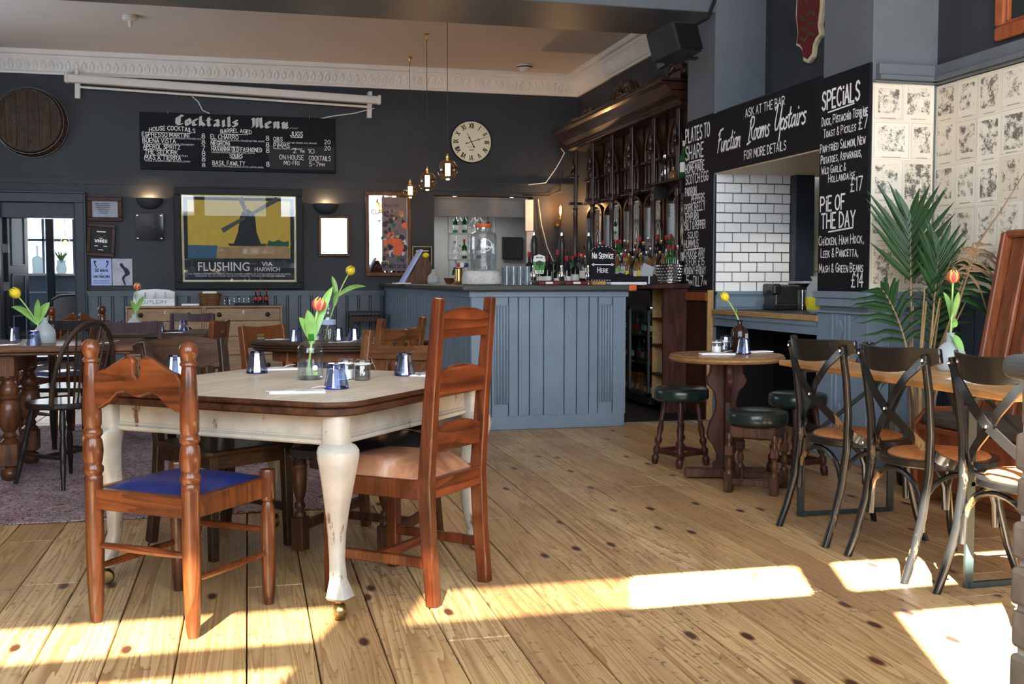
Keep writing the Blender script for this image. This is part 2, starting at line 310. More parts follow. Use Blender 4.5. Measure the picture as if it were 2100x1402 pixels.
def obj(name, mb, mat, parent=None, smooth=False, bevel=0, seg=1, loc=None, rot=None, fix=True):
    me = bpy.data.meshes.new(name); me.from_pydata(mb.v, [], mb.f); 
    if fix:
        bm = bmesh.new(); bm.from_mesh(me); bmesh.ops.recalc_face_normals(bm, faces=bm.faces); bm.to_mesh(me); bm.free()
    if mb.uv:
        ul = me.uv_layers.new(name='UVMap')
        for p in me.polygons:
            for li in p.loop_indices:
                ul.data[li].uv = mb.uv.get(me.loops[li].vertex_index, (0, 0))
    me.materials.append(MAT[mat] if isinstance(mat, str) else mat)
    if smooth:
        me.polygons.foreach_set('use_smooth', [True]*len(me.polygons))
        try: me.set_sharp_from_angle(angle=R(38 if smooth is True else smooth))
        except Exception: pass
    o = bpy.data.objects.new(name, me); COL.objects.link(o)
    if parent is not None: o.parent = parent
    if loc is not None: o.location = loc
    if rot is not None: o.rotation_euler = rot
    if bevel:
        b = o.modifiers.new('bevel', 'BEVEL'); b.width = bevel; b.segments = seg; b.limit_method = 'ANGLE'; b.angle_limit = R(40)
    return o
def tag(o, label, cat, group=None):
    o['label'] = label; o['category'] = cat
    if group: o['group'] = group
    return o
def struct(o, label=None):
    o['kind'] = 'structure'
    if label: o['label'] = label
    return o
def thing(name, label, cat, loc=(0, 0, 0), rz=0, group=None):
    o = bpy.data.objects.new(name, None); o.empty_display_size = .1; COL.objects.link(o); o.location = loc; o.rotation_euler = (0, 0, rz)
    return tag(o, label, cat, group)
KIDS = {}
def copy_tree(src, loc=None, rz=None, label=None, group=None, parent=None, scale=None):
    c = src.copy(); COL.objects.link(c)
    if parent is not None: c.parent = parent
    if loc is not None: c.location = loc
    if rz is not None: c.rotation_euler = (0, 0, rz)
    if label: c['label'] = label
    if group: c['group'] = group
    if scale: c.scale = (scale,)*3
    for ch in [o for o in COL.objects if o.parent == src]: copy_tree(ch, parent=c)
    return c
def share(src, loc, rot=None, scale=None, parent=None):
    c = src.copy(); COL.objects.link(c); c.location = loc
    if rot is not None: c.rotation_euler = rot
    if scale is not None: c.scale = scale
    if parent is not None: c.parent = parent
    return c
def rz3(a): return Matrix.Rotation(a, 3, 'Z')
def arc(n, f): return [f(i/(n-1)) for i in range(n)]

# ------------------------------------------------------------------ hand lettering (single-stroke)
_G = {
'A': '0,0 3,10 6,0|1,3.5 5,3.5', 'B': '0,0 0,10 4,9.5 5,7.5 4,5.5 0,5 4.5,4.5 6,2.5 4.5,.3 0,0', 'C': '6,8.5 4.5,10 2,9.5 .3,7 0,5 .3,3 2,.4 4.5,0 6,1.5',
'D': '0,0 0,10 3,9.6 5.5,7.5 6,5 5.5,2.5 3,.4 0,0', 'E': '5,10 0,10 0,0 5,0|0,5.2 4,5.2', 'F': '5,10 0,10 0,0|0,5.2 4,5.2', 'G': '6,8.5 4.5,10 2,9.5 .3,7 0,5 .3,3 2,.4 4.5,0 6,1.5 6,4.6 3.6,4.6',
'H': '0,0 0,10|6,0 6,10|0,5 6,5', 'I': '1,0 1,10', 'i': '1,0 1,7|1,9 1,9.8', 'J': '5,10 5,2.5 4,.4 2.5,0 1,.4 0,2.2', 'K': '0,0 0,10|5.5,10 0,4.6|1.8,6 6,0', 'L': '0,10 0,0 5,0', 'M': '0,0 .8,10 4,3 7.2,10 8,0',
'N': '0,0 0,10 6,0 6,10', 'O': '3,10 1,9 0,6.5 0,3.5 1,1 3,0 5,1 6,3.5 6,6.5 5,9 3,10', 'P': '0,0 0,10 4,9.8 5.8,8 5.5,6 4,4.8 0,4.6', 'Q': '3,10 1,9 0,6.5 0,3.5 1,1 3,0 5,1 6,3.5 6,6.5 5,9 3,10|3.8,2.5 6.4,-.8',
'R': '0,0 0,10 4,9.8 5.8,8 5.5,6.2 4,5 0,4.8|3,4.9 6,0', 'S': '5.6,8.6 4,10 1.8,9.7 .5,8 1,6.2 3,5.2 5,4 5.6,2.4 4.6,.6 2.5,0 .2,1.5', 'T': '0,10 6,10|3,10 3,0', 'U': '0,10 0,3 .8,.8 3,0 5.2,.8 6,3 6,10', 'V': '0,10 3,0 6,10', 'W': '0,10 2,0 4,7 6,0 8,10',
'X': '0,10 6,0|6,10 0,0', 'Y': '0,10 3,5 6,10|3,5 3,0', 'Z': '0,10 6,10 0,0 6,0', '0': '3,10 1,9 0,6.5 0,3.5 1,1 3,0 5,1 6,3.5 6,6.5 5,9 3,10', '1': '0,8 2,10 2,0', '2': '.2,8 1.5,9.8 4,10 5.6,8.2 5,6 0,0 6,0', '3': '.5,9.5 3,10 5,8.5 4.6,6.4 2.4,5.4 5,4.4 5.8,2.4 4.4,.4 2,0 0,1.2',
'4': '4,0 4,10 0,3.4 6,3.4', '5': '5.4,10 1,10 .6,5.6 3,6.2 5.2,5 5.6,2.6 4.4,.5 2,0 0,1', '6': '5,10 2,7.5 .3,4 .6,1.4 3,0 5.2,1.4 5.4,4 3.4,5.6 .8,4.6', '7': '0,10 6,10 2,0', '8': '3,5.3 5.2,6.6 5,9.2 3,10 1,9.2 .8,6.6 3,5.3 5.6,3.8 5.6,1.2 3,0 .4,1.2 .4,3.8 3,5.3', '9': '5.4,5.6 3,4.6 .8,6 .8,8.6 3,10 5.2,8.8 5.4,5.6 4,0',
'£': '5.6,8.4 4.4,10 2.8,9.4 2.2,7.6 2.2,2 .4,0 6,0|.4,5 4.6,5', '&': '6,0 1.6,7 1.8,9.2 3.2,10 4.4,8.6 3.8,7 1,4 .6,1.4 2.4,0 4.6,1 6,3.6', ',': '1,1 .6,-1.6', '.': '.8,0 .8,.9', '-': '.6,5 3.4,5', "'": '1,10 .7,7.8', '…': '.8,0 .8,.9|3.2,0 3.2,.9|5.6,0 5.6,.9', '+': '0,5 4,5|2,7 2,3', '!': '1,10 1,3|1,0 1,.8', ':': '1,2 1,3|1,6.5 1,7.5', '(': '2,11 .5,7 .5,3 2,-1', ')': '0,11 1.5,7 1.5,3 0,-1'}
_SC = {  # joined-up lower case (x-height 5)
'u': '0,5 .2,1 1.6,0 3.4,1.4 4,5 4,1 5,0', 'n': '0,0 .2,5 .4,3 2,5 3.6,4.6 3.8,1 5,0', 'c': '4,4.2 2.6,5 .8,4 .2,2 1,.2 2.8,0 5,1', 't': '1.6,9 1.2,1.2 2.4,0 4,.8|-.4,5.6 3.4,6', 'i': '1,5 1,1 2,0 3,.4|1.2,7.4 1.3,8', 'o': '2,5 .5,4 .1,2 1,.2 2.8,.2 4,2 3.8,4 2,5 4.4,4.4 5,4.6', 'm': '0,0 .2,5 .4,3 1.6,5 2.8,4.4 3,0 3.2,3 4.6,5 5.8,4.4 6,1 7,0',
's': '3.4,4.6 1.6,5 .6,3.8 3,2.2 3.2,.6 1.4,-.2 0,.4', 'p': '0,5 .2,-5|.2,3 2,5 4,4 4,1.4 2.4,0 .4,.8', 'a': '3.8,4.4 2,5 .4,3.6 .3,1 1.8,0 3.6,1.6 4,5 4,1 5,0', 'r': '0,0 .2,5 .5,3.4 2.4,5 3.6,4.4', 'F': '1.5,0 2.2,11|-.5,9 2,11 7,11.6|.5,6 5,6.6', 'R': '1,0 1.6,11|0,9 2.4,11.2 5.4,10.6 6,8 4.4,6 1.6,5.6|3,5.8 5,1.4 7.4,0|-1,-1.6 4,-.6', 'U': '-1,10 1,12 1.6,10.5 .8,3 2,.6 4.4,.8 6,4 7,12 6.6,3 7.6,.4', 'h': '.4,0 .8,10|.6,3.2 2.4,5 3.8,4 4,0', 'e': '.4,2.6 3.6,3 3.4,4.6 1.8,5 .5,3.6 .4,1.2 2,0 4.4,.8', 'l': '1,10 1,1 2,0', 'k': '.4,0 .8,10|3.6,5 .8,2.6 4,0', 'd': '3.8,4.4 2,5 .4,3.6 .3,1 1.8,0 3.6,1.6 4,10 4,0'}
_GO = {  # broad-pen blackletter
'C': '5,9 3,10 .8,8 .4,3 2,.6 5,1.4|2.4,8.4 2.4,2', 'o': '.4,5.4 1.8,6.6 3.2,5.4 3.2,1.2 1.8,.2 .4,1.2 .4,5.4', 'c': '3.2,5.6 1.8,6.6 .4,5.4 .4,1.2 1.8,.2 3.2,1', 'k': '.4,9.6 .4,.2|3.2,6 .6,3.6 3.4,.2', 't': '1,8.8 1,1.2 2.2,.2 3,.8|-.2,6.2 2.8,6.2', 'a': '.4,6 2,6.6 3,5.4 3,.8 3.8,.2|3,3.8 1,3 .4,1.4 1.4,.2 3,1.4', 'i': '.4,6 1.2,6.4 1.2,.9 2,.2|1,8.6 1.4,8.9', 'l': '.6,9.8 1.2,9.4 1.2,.9 2,.2', 's': '3.2,5.8 1.8,6.6 .6,5.4 3,3 3,1.2 1.6,.2 .2,1',
'M': '.2,0 1.2,2 1.2,8.4 .2,9.4|1.2,8 3.6,10 3.6,.4|3.6,8.4 6,10 6.4,1.4 7.4,.2', 'e': '.6,3.2 3.2,4.6 3,6 1.8,6.6 .4,5.4 .4,1.2 1.8,.2 3.4,1.2', 'n': '.2,6.2 .9,6.4 .9,.2|.9,5 2.4,6.6 3.2,5.6 3.2,.9 3.9,.2', 'u': '.2,6.2 .9,6 .9,1.2 2,.2 3.2,1.4|3,6.4 3.2,.9 4,.2', '…': '.6,.2 1,.9|3,.2 3.4,.9|5.4,.2 5.8,.9', '.': '.6,.2 1,.9'}
def glyph(ch, font):
    if font is _SC and ch in _SC: return _SC[ch], 1
    if font is _GO and ch in _GO: return _GO[ch], 1
    if ch in _G: return _G[ch], 1
    if ch.upper() in _G: return _G[ch.upper()], .74
    return None, 1
def parse(g): return [[tuple(float(q) for q in p.split(',')) for p in st.split()] for st in g.split('|')]
_lc = [0]
def words(name, mat, parent, *a, **k):
    mb = MB(); letters(mb, *a, **k); return obj(name, mb, mat, parent)
def letters(mb, text, u0, v0, h, F, w=1.0, t=.1, font=_G, align='l', slant=0, rise=0, gap=2.2, width=None, jit=.0, bow=0):
    """draw text on frame F=(origin,eu,ev); h cap height; t stroke width as part of h; width fits the line to a length"""
    o, eu, ev = V(F[0]), V(F[1]), V(F[2]); en = eu.cross(ev).normalized(); items = []; x = 0
    for ch in text:
        if ch == ' ': x += 3.4; continue
        g, k = glyph(ch, font)
        if g is None: x += 3; continue
        st = parse(g); mx = max(p[0] for s_ in st for p in s_); items.append((x, k, st)); x += mx*k+(gap if font is not _SC else .3)
    tot = max(.1, x-gap); sc = h/10; sw = sc*w
    if width: sw = width/tot
    off = {'l': 0, 'c': -tot*sw/2, 'r': -tot*sw}[align]
    th = h*t/2
    for x0, k, st in items:
        jy = random.uniform(-jit, jit)*h
        for poly in st:
            pts = []
            for px, py in poly:
                uu = off+(x0+px*k)*sw; fr = ((x0+px*k)/tot-.5)*2; vv = py*k*sc+jy+rise*(uu-off)+bow*(1-fr*fr)*h
                pts.append((u0+uu+slant*vv, v0+vv))
            for a, b in zip(pts, pts[1:]):
                du, dv_ = b[0]-a[0], b[1]-a[1]; L = math.hypot(du, dv_) or 1
                if font is _GO: nx, ny = th*1.5, th*.95
                else: nx, ny = -dv_/L*th, du/L*th
                ex, ey = (du/L*th*.6, dv_/L*th*.6) if font is not _GO else (0, 0)
                q = [(a[0]-ex+nx, a[1]-ey+ny), (a[0]-ex-nx, a[1]-ey-ny), (b[0]+ex-nx, b[1]+ey-ny), (b[0]+ex+nx, b[1]+ey+ny)]
                _lc[0] = (_lc[0]+1) % 9; mb.add([o+eu*p[0]+ev*p[1]+en*(_lc[0]*.00014) for p in q], [(0, 1, 2, 3)])
    return mb
def line(mb, u0, v0, u1, v1, t, F):
    o, eu, ev = V(F[0]), V(F[1]), V(F[2]); o = o+eu.cross(ev).normalized()*.0014; L = math.hypot(u1-u0, v1-v0); nx, ny = -(v1-v0)/L*t/2, (u1-u0)/L*t/2
    mb.add([o+eu*a+ev*b for a, b in ((u0+nx, v0+ny), (u0-nx, v0-ny), (u1-nx, v1-ny), (u1+nx, v1+ny))], [(0, 1, 2, 3)])
def print_text(name, text, F, h, mat, parent, width=None, bold=0, align='CENTER', shear=0):
    c = bpy.data.curves.new('type', 'FONT'); c.body = text; c.size = 1; c.align_x = align; c.offset = bold; c.shear = shear; c.resolution_u = 3
    o = bpy.data.objects.new('type', c); me = bpy.data.meshes.new_from_object(o.evaluated_get(bpy.context.evaluated_depsgraph_get())) if False else None
    COL.objects.link(o); dg = bpy.context.evaluated_depsgraph_get(); me = bpy.data.meshes.new_from_object(o.evaluated_get(dg))
    bpy.data.objects.remove(o); xs = [v.co.x for v in me.vertices]; sc = h/.7; sx = sc if not width else width/max(1e-4, max(xs)-min(xs))
    oo, eu, ev = V(F[0]), V(F[1]), V(F[2])
    for v in me.vertices: v.co = oo+eu*(v.co.x*sx)+ev*(v.co.y*sc)
    me.materials.clear(); me.materials.append(MAT[mat]); q = bpy.data.objects.new(name, me); COL.objects.link(q); q.parent = parent; return q

# ================================================================== the room
YB, XR, XP = 13.5, 4.2, 3.75          # back wall, right wall, pier face
m = MB().box(-3.6, 5.4, -.6, 18.2, -.12, -.032); floor = struct(obj('floor', m, 'soil'))
m = MB(); c = .012
m.add([(-.5, -.5, -.03), (.5, -.5, -.03), (.5, .5, -.03), (-.5, .5, -.03), (-.5, -.5, -.004), (.5, -.5, -.004), (.5, .5, -.004), (-.5, .5, -.004), (-.5+c, -.5+.001, 0), (.5-c, -.5+.001, 0), (.5-c, .5-.001, 0), (-.5+c, .5-.001, 0)],
      [(3, 2, 1, 0), (0, 1, 5, 4), (1, 2, 6, 5), (2, 3, 7, 6), (3, 0, 4, 7), (4, 5, 9, 8), (5, 6, 10, 9), (6, 7, 11, 10), (7, 4, 8, 11), (8, 9, 10, 11)])
plank0 = None; bw = .212; k = -17
while -.02+bw*k < 4.2:
    x0 = -.02+bw*k; y = -.35-random.uniform(0, 2.5)
    while y < 13.5:
        y1 = min(y+random.uniform(2.6, 4.6), 13.5); ya = max(y, -.35)
        if y1-ya > .1 and x0 > -3.7:
            if plank0 is None: plank0 = obj('plank', m, 'floor_board', floor); p = plank0
            else: p = share(plank0, (0, 0, 0), parent=floor)
            p.location = (x0+bw/2, (ya+y1)/2, random.uniform(-.0012, .0008)); p.scale = (bw-.0045, y1-ya-.003, 1)
        y = y1
    k += 1
# -- back wall with a doorway and a hatch
m = MB(); y0, y1 = YB, YB+.25
for x0, x1, z0, z1 in ((-3.6, -2.78, 0, 3.85), (-2.78, -1.96, 2.08, 3.85), (-1.96, 2.30, 0, 3.85), (2.30, 3.59, 0, 1.10), (2.30, 3.59, 2.25, 3.85), (3.59, 4.45, 0, 3.85)): m.box(x0, x1, y0, y1, z0, z1)
wall_back = struct(obj('wall_back', m, 'wall_paint'))
m = MB().box(.006, .115, -.022, 0, .12, .985).box(.127, .139, -.022, 0, .12, .985); pb = None; x = -1.84
while x < 1.62:
    if pb is None: pb = obj('panel_board', m, 'dado_paint', wall_back, loc=(x, YB, 0))
    else: share(pb, (x, YB, 0), parent=wall_back)
    x += .145
m = MB().box(-1.84, 1.66, YB-.06, YB, 1.02, 1.045).box(-1.84, 1.66, YB-.045, YB, .985, 1.02); struct(obj('trim_1', m, 'dado_paint'), 'slate dado rail along the back wall')
m = MB().box(-1.84, 1.7, YB-.03, YB, 0, .12); struct(obj('baseboard_back', m, 'dado_paint'))
m = MB().box(-3.6, 4.2, YB-.05, YB, 2.395, 2.42).box(-3.6, 4.2, YB-.035, YB, 2.37, 2.395).box(-3.6, 4.2, YB-.02, YB, 2.30, 2.37); struct(obj('trim_2', m, 'wall_paint'), 'dark picture rail along the back wall')
# door casing
m = MB()
for x0, x1, z0, z1 in ((-1.96, -1.86, 0, 2.08), (-2.90, -2.78, 0, 2.08), (-2.90, -1.86, 2.08, 2.185)): m.box(x0, x1, YB-.035, YB+.0, z0, z1)
for x0, x1, z0, z1 in ((-1.86, -1.835, 0, 2.185), (-2.90, -1.835, 2.185, 2.21)): m.box(x0, x1, YB-.055, YB, z0, z1)
m.box(-1.975, -1.96, YB-.02, YB+.25, 0, 2.08).box(-2.78, -1.96, YB+.05, YB+.25, 1.90, 2.08); struct(obj('trim_3', m, 'dark_trim', bevel=.004), 'dark blue door casing on the back wall')
# -- cornice, back and right, with moulded leaves
def cornice(name, lab, p0, p1, inward, n):
    p0, p1, inw = V(p0), V(p1), V(inward); prof = [(0, 0), (.03, 0), (.035, .02), (.055, .035), (.085, .10), (.14, .165), (.15, .175), (.15, .19), (.19, .20), (.20, .215), (.20, .25), (0, .25)]
    mb = MB(); npr = len(prof); d = (p1-p0).normalized()
    # mitre the ends that meet in the corner
    vs = []
    for e, p in enumerate((p0, p1)):
        for a, z in prof: vs.append(p+inw*a+V((0, 0, z))-(d*a if e == 1 else V()))
    mb.add(vs, [(i, (i+1) % npr, npr+(i+1) % npr, npr+i) for i in range(npr)]+[tuple(range(npr))])
    t = struct(obj(name, mb, 'cornice_paint', fix=True), lab); L = (p1-p0).length; leaf = None; tilt = math.atan2(.085, .13)
    e1 = d; e2 = (inw*.085+V((0, 0, .13))).normalized(); e3 = e1.cross(e2)
    if e3.dot(inw) < 0: e3 = -e3
    lm = MB(); out = [(.038*math.sin(a), .078*math.cos(a)-(.012 if abs(math.sin(a)) > .3 else 0)) for a in [2*PI*i/12 for i in range(12)]]
    ring = [e1*u+e2*v for u, v in out]; inner = [e1*u*.62+e2*v*.62+e3*.020 for u, v in out]; core = [e1*u*.3+e2*v*.3+e3*.010 for u, v in out]
    vs = ring+inner+core+[e3*.016]; fs = [(i, (i+1) % 12, 12+(i+1) % 12, 12+i) for i in range(12)]+[(12+i, 12+(i+1) % 12, 24+(i+1) % 12, 24+i) for i in range(12)]+[(24+i, 24+(i+1) % 12, 36) for i in range(12)]
    lm.add(vs, fs)
    for i in range(n):
        p = p0+d*((i+.5)*(L-.14)/n)+inw*.088+V((0, 0, .105))
        if leaf is None: leaf = obj('moulded_leaf', lm, 'cornice_paint', t, smooth=60, loc=p)
        else: share(leaf, p, parent=t)
    return t
cornice('trim_4', 'white leaf-moulded cornice along the back wall', (-3.6, YB, 3.55), (XR, YB, 3.55), (0, -1, 0), 88)
cornice('trim_5', 'white leaf-moulded cornice above the carved back bar', (XR, 9.14, 3.55), (XR, YB, 3.55), (-1, 0, 0), 48)
m = MB().box(-3.6, 4.4, 9.1, 13.7, 3.8, 3.9); struct(obj('ceiling', m, 'ceiling_paint'))
m = MB().box(-3.6, 4.4, -.6, 8.3, 5.06, 5.16); struct(obj('ceiling', m, 'ceiling_paint'), 'higher ceiling of the front half of the room')
m = MB().box(-3.6, 3.75, 8.27, 9.14, 3.36, 5.1); struct(obj('ceiling_beam', m, 'pier_paint', bevel=.006), 'deep slate-painted beam crossing the ceiling')
# -- right wall: two piers, wall between and beyond, serving recess
m = MB().box(XR, 4.5, 8.84, 13.75, 0, 3.9); struct(obj('wall_right', m, 'wall_paint'))
m = MB().box(XR, 4.5, -.6, 5.96, 0, 5.1); wall_near = struct(obj('wall_right', m, 'wall_paint'), 'right wall papered with old pages')
m = MB().box(XR, 4.5, 6.55, 8.27, 2.56, 5.1); struct(obj('wall_right', m, 'wall_paint'), 'dark wall above the serving recess')
m = MB().box(XP, 4.5, 8.27, 8.84, 0, 5.1); pier_a = struct(obj('wall_pier', m, 'pier_paint', bevel=.005), 'slate pier between the bar and the serving recess')
m = MB().box(XP, 4.5, 5.96, 6.55, 0, 5.1); pier_b = struct(obj('wall_pier', m, 'pier_paint', bevel=.005), 'slate pier beside the palm')
# dado of the near pier: cap moulding, carved lozenge panel, beads
m = MB()
for z0, z1, e in ((1.055, 1.10, .035), (1.00, 1.055, .022), (.955, .97, .03)): m.box(XP-e, 4.2, 5.96-e, 6.55+e, z0, z1)
m.box(XP-.012, 4.2, 5.96-.012, 6.55+.012, 0, .955); m.box(XP-.03, 4.2, 5.96-.03, 6.58, 0, .14)
struct(obj('trim_6', m, 'blue_paint', bevel=.004), 'slate dado casing round the near pier')
m = MB()
for yy in (6.15, 6.20, 6.30, 6.35): m.box(XP-.024, XP-.01, yy-.006, yy+.006, .16, .95)
for zc in (.84, .30):
    m.prism([(0, .07), (.04, 0), (0, -.07), (-.04, 0)], (XP-.018, 6.25, zc), (0, -1, 0), (0, 0, 1), .02)
for xx in (3.90, 3.915, 4.03, 4.045): m.box(xx-.005, xx+.005, 5.96-.024, 5.96-.01, .16, .95)
obj('carved_bead', m, 'blue_paint', bpy.data.objects['trim_6'])
# picture moulding over the papered walls
def mould(name, lab, boxes):
    mb = MB()
    for b in boxes: mb.box(*b)
    return struct(obj(name, mb, 'pier_paint', bevel=.004), lab)
mould('trim_7', 'slate moulding above the papered walls', ((XP+.02, 4.2, 5.90, 5.96, 2.40, 2.43), (XP+.02, 4.2, 5.915, 5.96, 2.43, 2.50), (4.14, 4.2, -.3, 5.96, 2.40, 2.43), (4.155, 4.2, -.3, 5.96, 2.43, 2.50), (XP, 4.2, 5.93, 5.96, 2.385, 2.40), (4.17, 4.2, -.3, 5.96, 2.385, 2.40)))
# dado of the papered wall
m = MB().box(4.185, 4.2, -.3, 5.94, .12, 1.0); db = struct(obj('trim_8', m, 'dark_trim'), 'dark boarded dado behind the palm')
m = MB().box(4.15, 4.2, -.3, 5.94, 1.06, 1.10).box(4.165, 4.2, -.3, 5.94, 1.0, 1.06).box(4.165, 4.2, -.3, 5.94, 0, .12); obj('dado_rail', m, 'dark_trim', db)
m = MB().box(4.172, 4.185, -.066, .066, .12, 1.0); q = None
for i in range(12):
    if q is None: q = obj('panel_board', m, 'dark_trim', db, loc=(0, 5.86-.14*i, 0))
    else: share(q, (0, 5.86-.14*i, 0), parent=db)
# recess: soffit, tiled far wall, post, cream tiles, rear walls
m = MB().box(XP+.005, 5.4, 6.5, 8.27, 2.045, 2.06); rec = struct(obj('ceiling_recess', m, 'cream_soffit'), 'cream soffit of the serving recess')
m = MB().box(XP+.01, 4.43, 8.245, 8.27, .93, 2.06); tw = struct(obj('wall_tiled', m, 'grout'), 'white metro-tiled side wall of the recess')
m = MB().box(0, .146, -.010, 0, 0, .0785); m = MB()
m.add([(0, 0, 0), (.1435, 0, 0), (.1435, 0, .0755), (0, 0, .0755), (.003, -.007, .003), (.1405, -.007, .003), (.1405, -.007, .0725), (.003, -.007, .0725)], [(0, 1, 5, 4), (1, 2, 6, 5), (2, 3, 7, 6), (3, 0, 4, 7), (4, 5, 6, 7)])
t0 = None
for r in range(12):
    x = XP+.012-(.075 if r % 2 else .0)
    while x < 4.43:
        a, b = max(x, XP+.012), min(x+.1465, 4.43)
        if b-a > .015:
            if t0 is None: t0 = obj('tile', m, 'white_tile', tw, loc=(a, 8.245, 2.058-.0815*(r+1)))
            else: share(t0, (a, 8.245, 2.058-.0815*(r+1)), scale=((b-a)/.1465, 1, 1), parent=tw)
        x += .1495
m = MB().box(XP+.01, 4.43, 8.22, 8.245, .93, 1.075).box(XP+.01, 4.43, 8.205, 8.245, 1.055, 1.08).box(XP+.03, 4.40, 8.21, 8.22, .95, .965); struct(obj('trim_9', m, 'blue_paint'), 'slate upstand under the white tiles')
m = MB().box(4.43, 4.60, 8.14, 8.40, 0, 2.06); struct(obj('wall_post', m, 'dark_trim', bevel=.004), 'dark post inside the serving recess')
m = MB().box(4.60, 5.4, 8.38, 8.42, 0, 2.06); cw = struct(obj('wall_tiled', m, 'cream_tile'), 'cream-tiled wall deep in the recess')
ct = None
for r in range(6):
    for cidx in range(3):
        mm = MB().box(0, .195, -.006, 0, 0, .195)
        if ct is None: ct = obj('tile', mm, 'cream_tile', cw, loc=(4.61+.2*cidx, 8.38, 2.05-.2*(r+1)), bevel=.003)
        else: share(ct, (4.61+.2*cidx, 8.38, 2.05-.2*(r+1)), parent=cw)
m = MB().box(5.36, 5.4, 6.5, 8.42, 0, 2.1).box(4.5, 5.4, 6.5, 6.55, 0, 2.1); struct(obj('wall_recess', m, 'cream_soffit'), 'rear wall of the serving recess')
# left wall, front wall with tall windows (behind the camera)
def window(name, lab, axis, p, u0, u1, z0, z1, nu, zbars, paneidx=None, paint='white_paint', panemat='window_sky'):
    """frame with glazing bars; axis 'x' = wall runs along X at y=p, 'y' = wall runs along Y at x=p"""
    mb = MB(); t = .05
    def bx(a0, a1, zz0, zz1, d=.06):
        if axis == 'x': mb.box(a0, a1, p-d/2, p+d/2, zz0, zz1)
        else: mb.box(p-d/2, p+d/2, a0, a1, zz0, zz1)
    bx(u0, u0+t, z0, z1); bx(u1-t, u1, z0, z1); bx(u0, u1, z0, z0+t); bx(u0, u1, z1-t, z1)
    for i in range(1, nu): bx(u0+(u1-u0)*i/nu-.02, u0+(u1-u0)*i/nu+.02, z0, z1)
    for z in zbars: bx(u0, u1, z-.02, z+.02)
    w = struct(obj(name, mb, paint, bevel=.005), lab)
    pm = MB()
    if axis == 'x': pm.box(u0, u1, p-.012, p-.006, z0, z1)
    else: pm.box(p-.012, p-.006, u0, u1, z0, z1)
    if panemat: obj('pane', pm, panemat, w)
    return w
m = MB()
for y0, y1, z0, z1 in ((-.6, 8.6, 0, 5.1), (8.6, 12.0, 0, 1.2), (8.6, 12.0, 3.2, 5.1), (12.0, 13.75, 0, 5.1)): m.box(-3.85, -3.6, y0, y1, z0, z1)
struct(obj('wall_left', m, 'wall_paint'))
window('window_1', 'wide window on the left wall near the back', 'y', -3.7, 8.6, 12.0, 1.2, 3.2, 4, (2.4,))  # added for fill: its pane glows to light the back of the room
thin_glass('tinted_pane', (.40, .38, .35), .05); thin_glass('soft_pane', (.52, .50, .46), .05)  # tints added to dim the sun bands on the floor
WIN = ((-3.5, -1.22, 3.954, 4.46), (-3.5, -1.22, 1.2, 3.86), (-1.0, .57, 4.047, 4.56), (.70, 3.6, 4.047, 4.56), (.81, 3.6, 1.2, 3.89), (-1.0, .45, 1.2, 3.6))  # last opening is added for fill and closed by a glowing pane
# wall built as a grid of solid cells around the openings
xs = sorted({-3.85, 4.5, *[w_[0] for w_ in WIN], *[w_[1] for w_ in WIN]}); zs = sorted({0, 5.1, *[w_[2] for w_ in WIN], *[w_[3] for w_ in WIN]}); m = MB()
for i in range(len(xs)-1):
    for j in range(len(zs)-1):
        cx_, cz_ = (xs[i]+xs[i+1])/2, (zs[j]+zs[j+1])/2
        if not any(w_[0] < cx_ < w_[1] and w_[2] < cz_ < w_[3] for w_ in WIN): m.box(xs[i], xs[i+1], -.5, -.35, zs[j], zs[j+1])
struct(obj('wall_front', m, 'wall_paint'), 'window wall behind the viewer')
for i, (w_, pm) in enumerate(zip(WIN, ('soft_pane', 'soft_pane', 'tinted_pane', 'pane', 'pane', 'window_sky'))):
    if i == 2:
        m = MB().box(-1.0, -.16, -.45, -.445, w_[2], w_[3]); fr = MB().box(-1.0, .57, -.5, -.49, w_[2], w_[2]+.005); wo = struct(obj('window_%d' % (i+3), fr, 'white_paint'), 'top light of the front window, part smoked'); obj('pane', m, 'tinted_pane', wo)
    else:
        m = MB().box(w_[0], w_[1], -.45, -.445, w_[2], w_[3]); fr = MB().box(w_[0], w_[1], -.5, -.49, w_[2], w_[2]+.005); wo = struct(obj('window_%d' % (i+3), fr, 'white_paint'), 'front window behind the viewer'); obj('pane', m, pm, wo)
# -- room through the doorway and behind the hatch
m = MB()
for b in ((-3.9, -.9, 18.0, 18.2, 0, .95), (-3.9, -.9, 18.0, 18.2, 2.6, 3.4), (-3.9, -3.55, 18.0, 18.2, .95, 2.6), (-2.20, -.9, 18.0, 18.2, .95, 2.6), (-4.0, -3.9, 13.75, 18.2, 0, 3.4), (-.95, -.9, 13.75, 18.2, 0, 3.4)): m.box(*b)
struct(obj('wall_far_room', m, 'blue_paint'), 'blue walls of the room through the doorway')
m = MB().box(-4.0, -.9, 13.75, 18.2, 2.75, 2.85); struct(obj('ceiling', m, 'ceiling_paint'), 'ceiling of the room through the doorway')
wf = window('window_9', 'bright sash window in the room through the doorway', 'x', 18.1, -3.55, -2.20, .95, 2.6, 3, (1.8,), paint='blue_paint')
m = MB().box(1.6, 4.4, 16.0, 16.1, 0, 3.2).box(1.5, 1.6, 13.75, 16.1, 0, 3.2).box(4.4, 4.5, 13.75, 16.1, 0, 3.2).box(2.3, 3.59, 13.76, 13.82, 2.0, 2.25); struct(obj('wall_hatch_room', m, 'grey_wall'), 'grey walls of the room behind the hatch')
m = MB().box(1.5, 4.5, 13.75, 16.1, 2.24, 2.30); struct(obj('ceiling', m, 'ceiling_paint'), 'low ceiling behind the hatch')
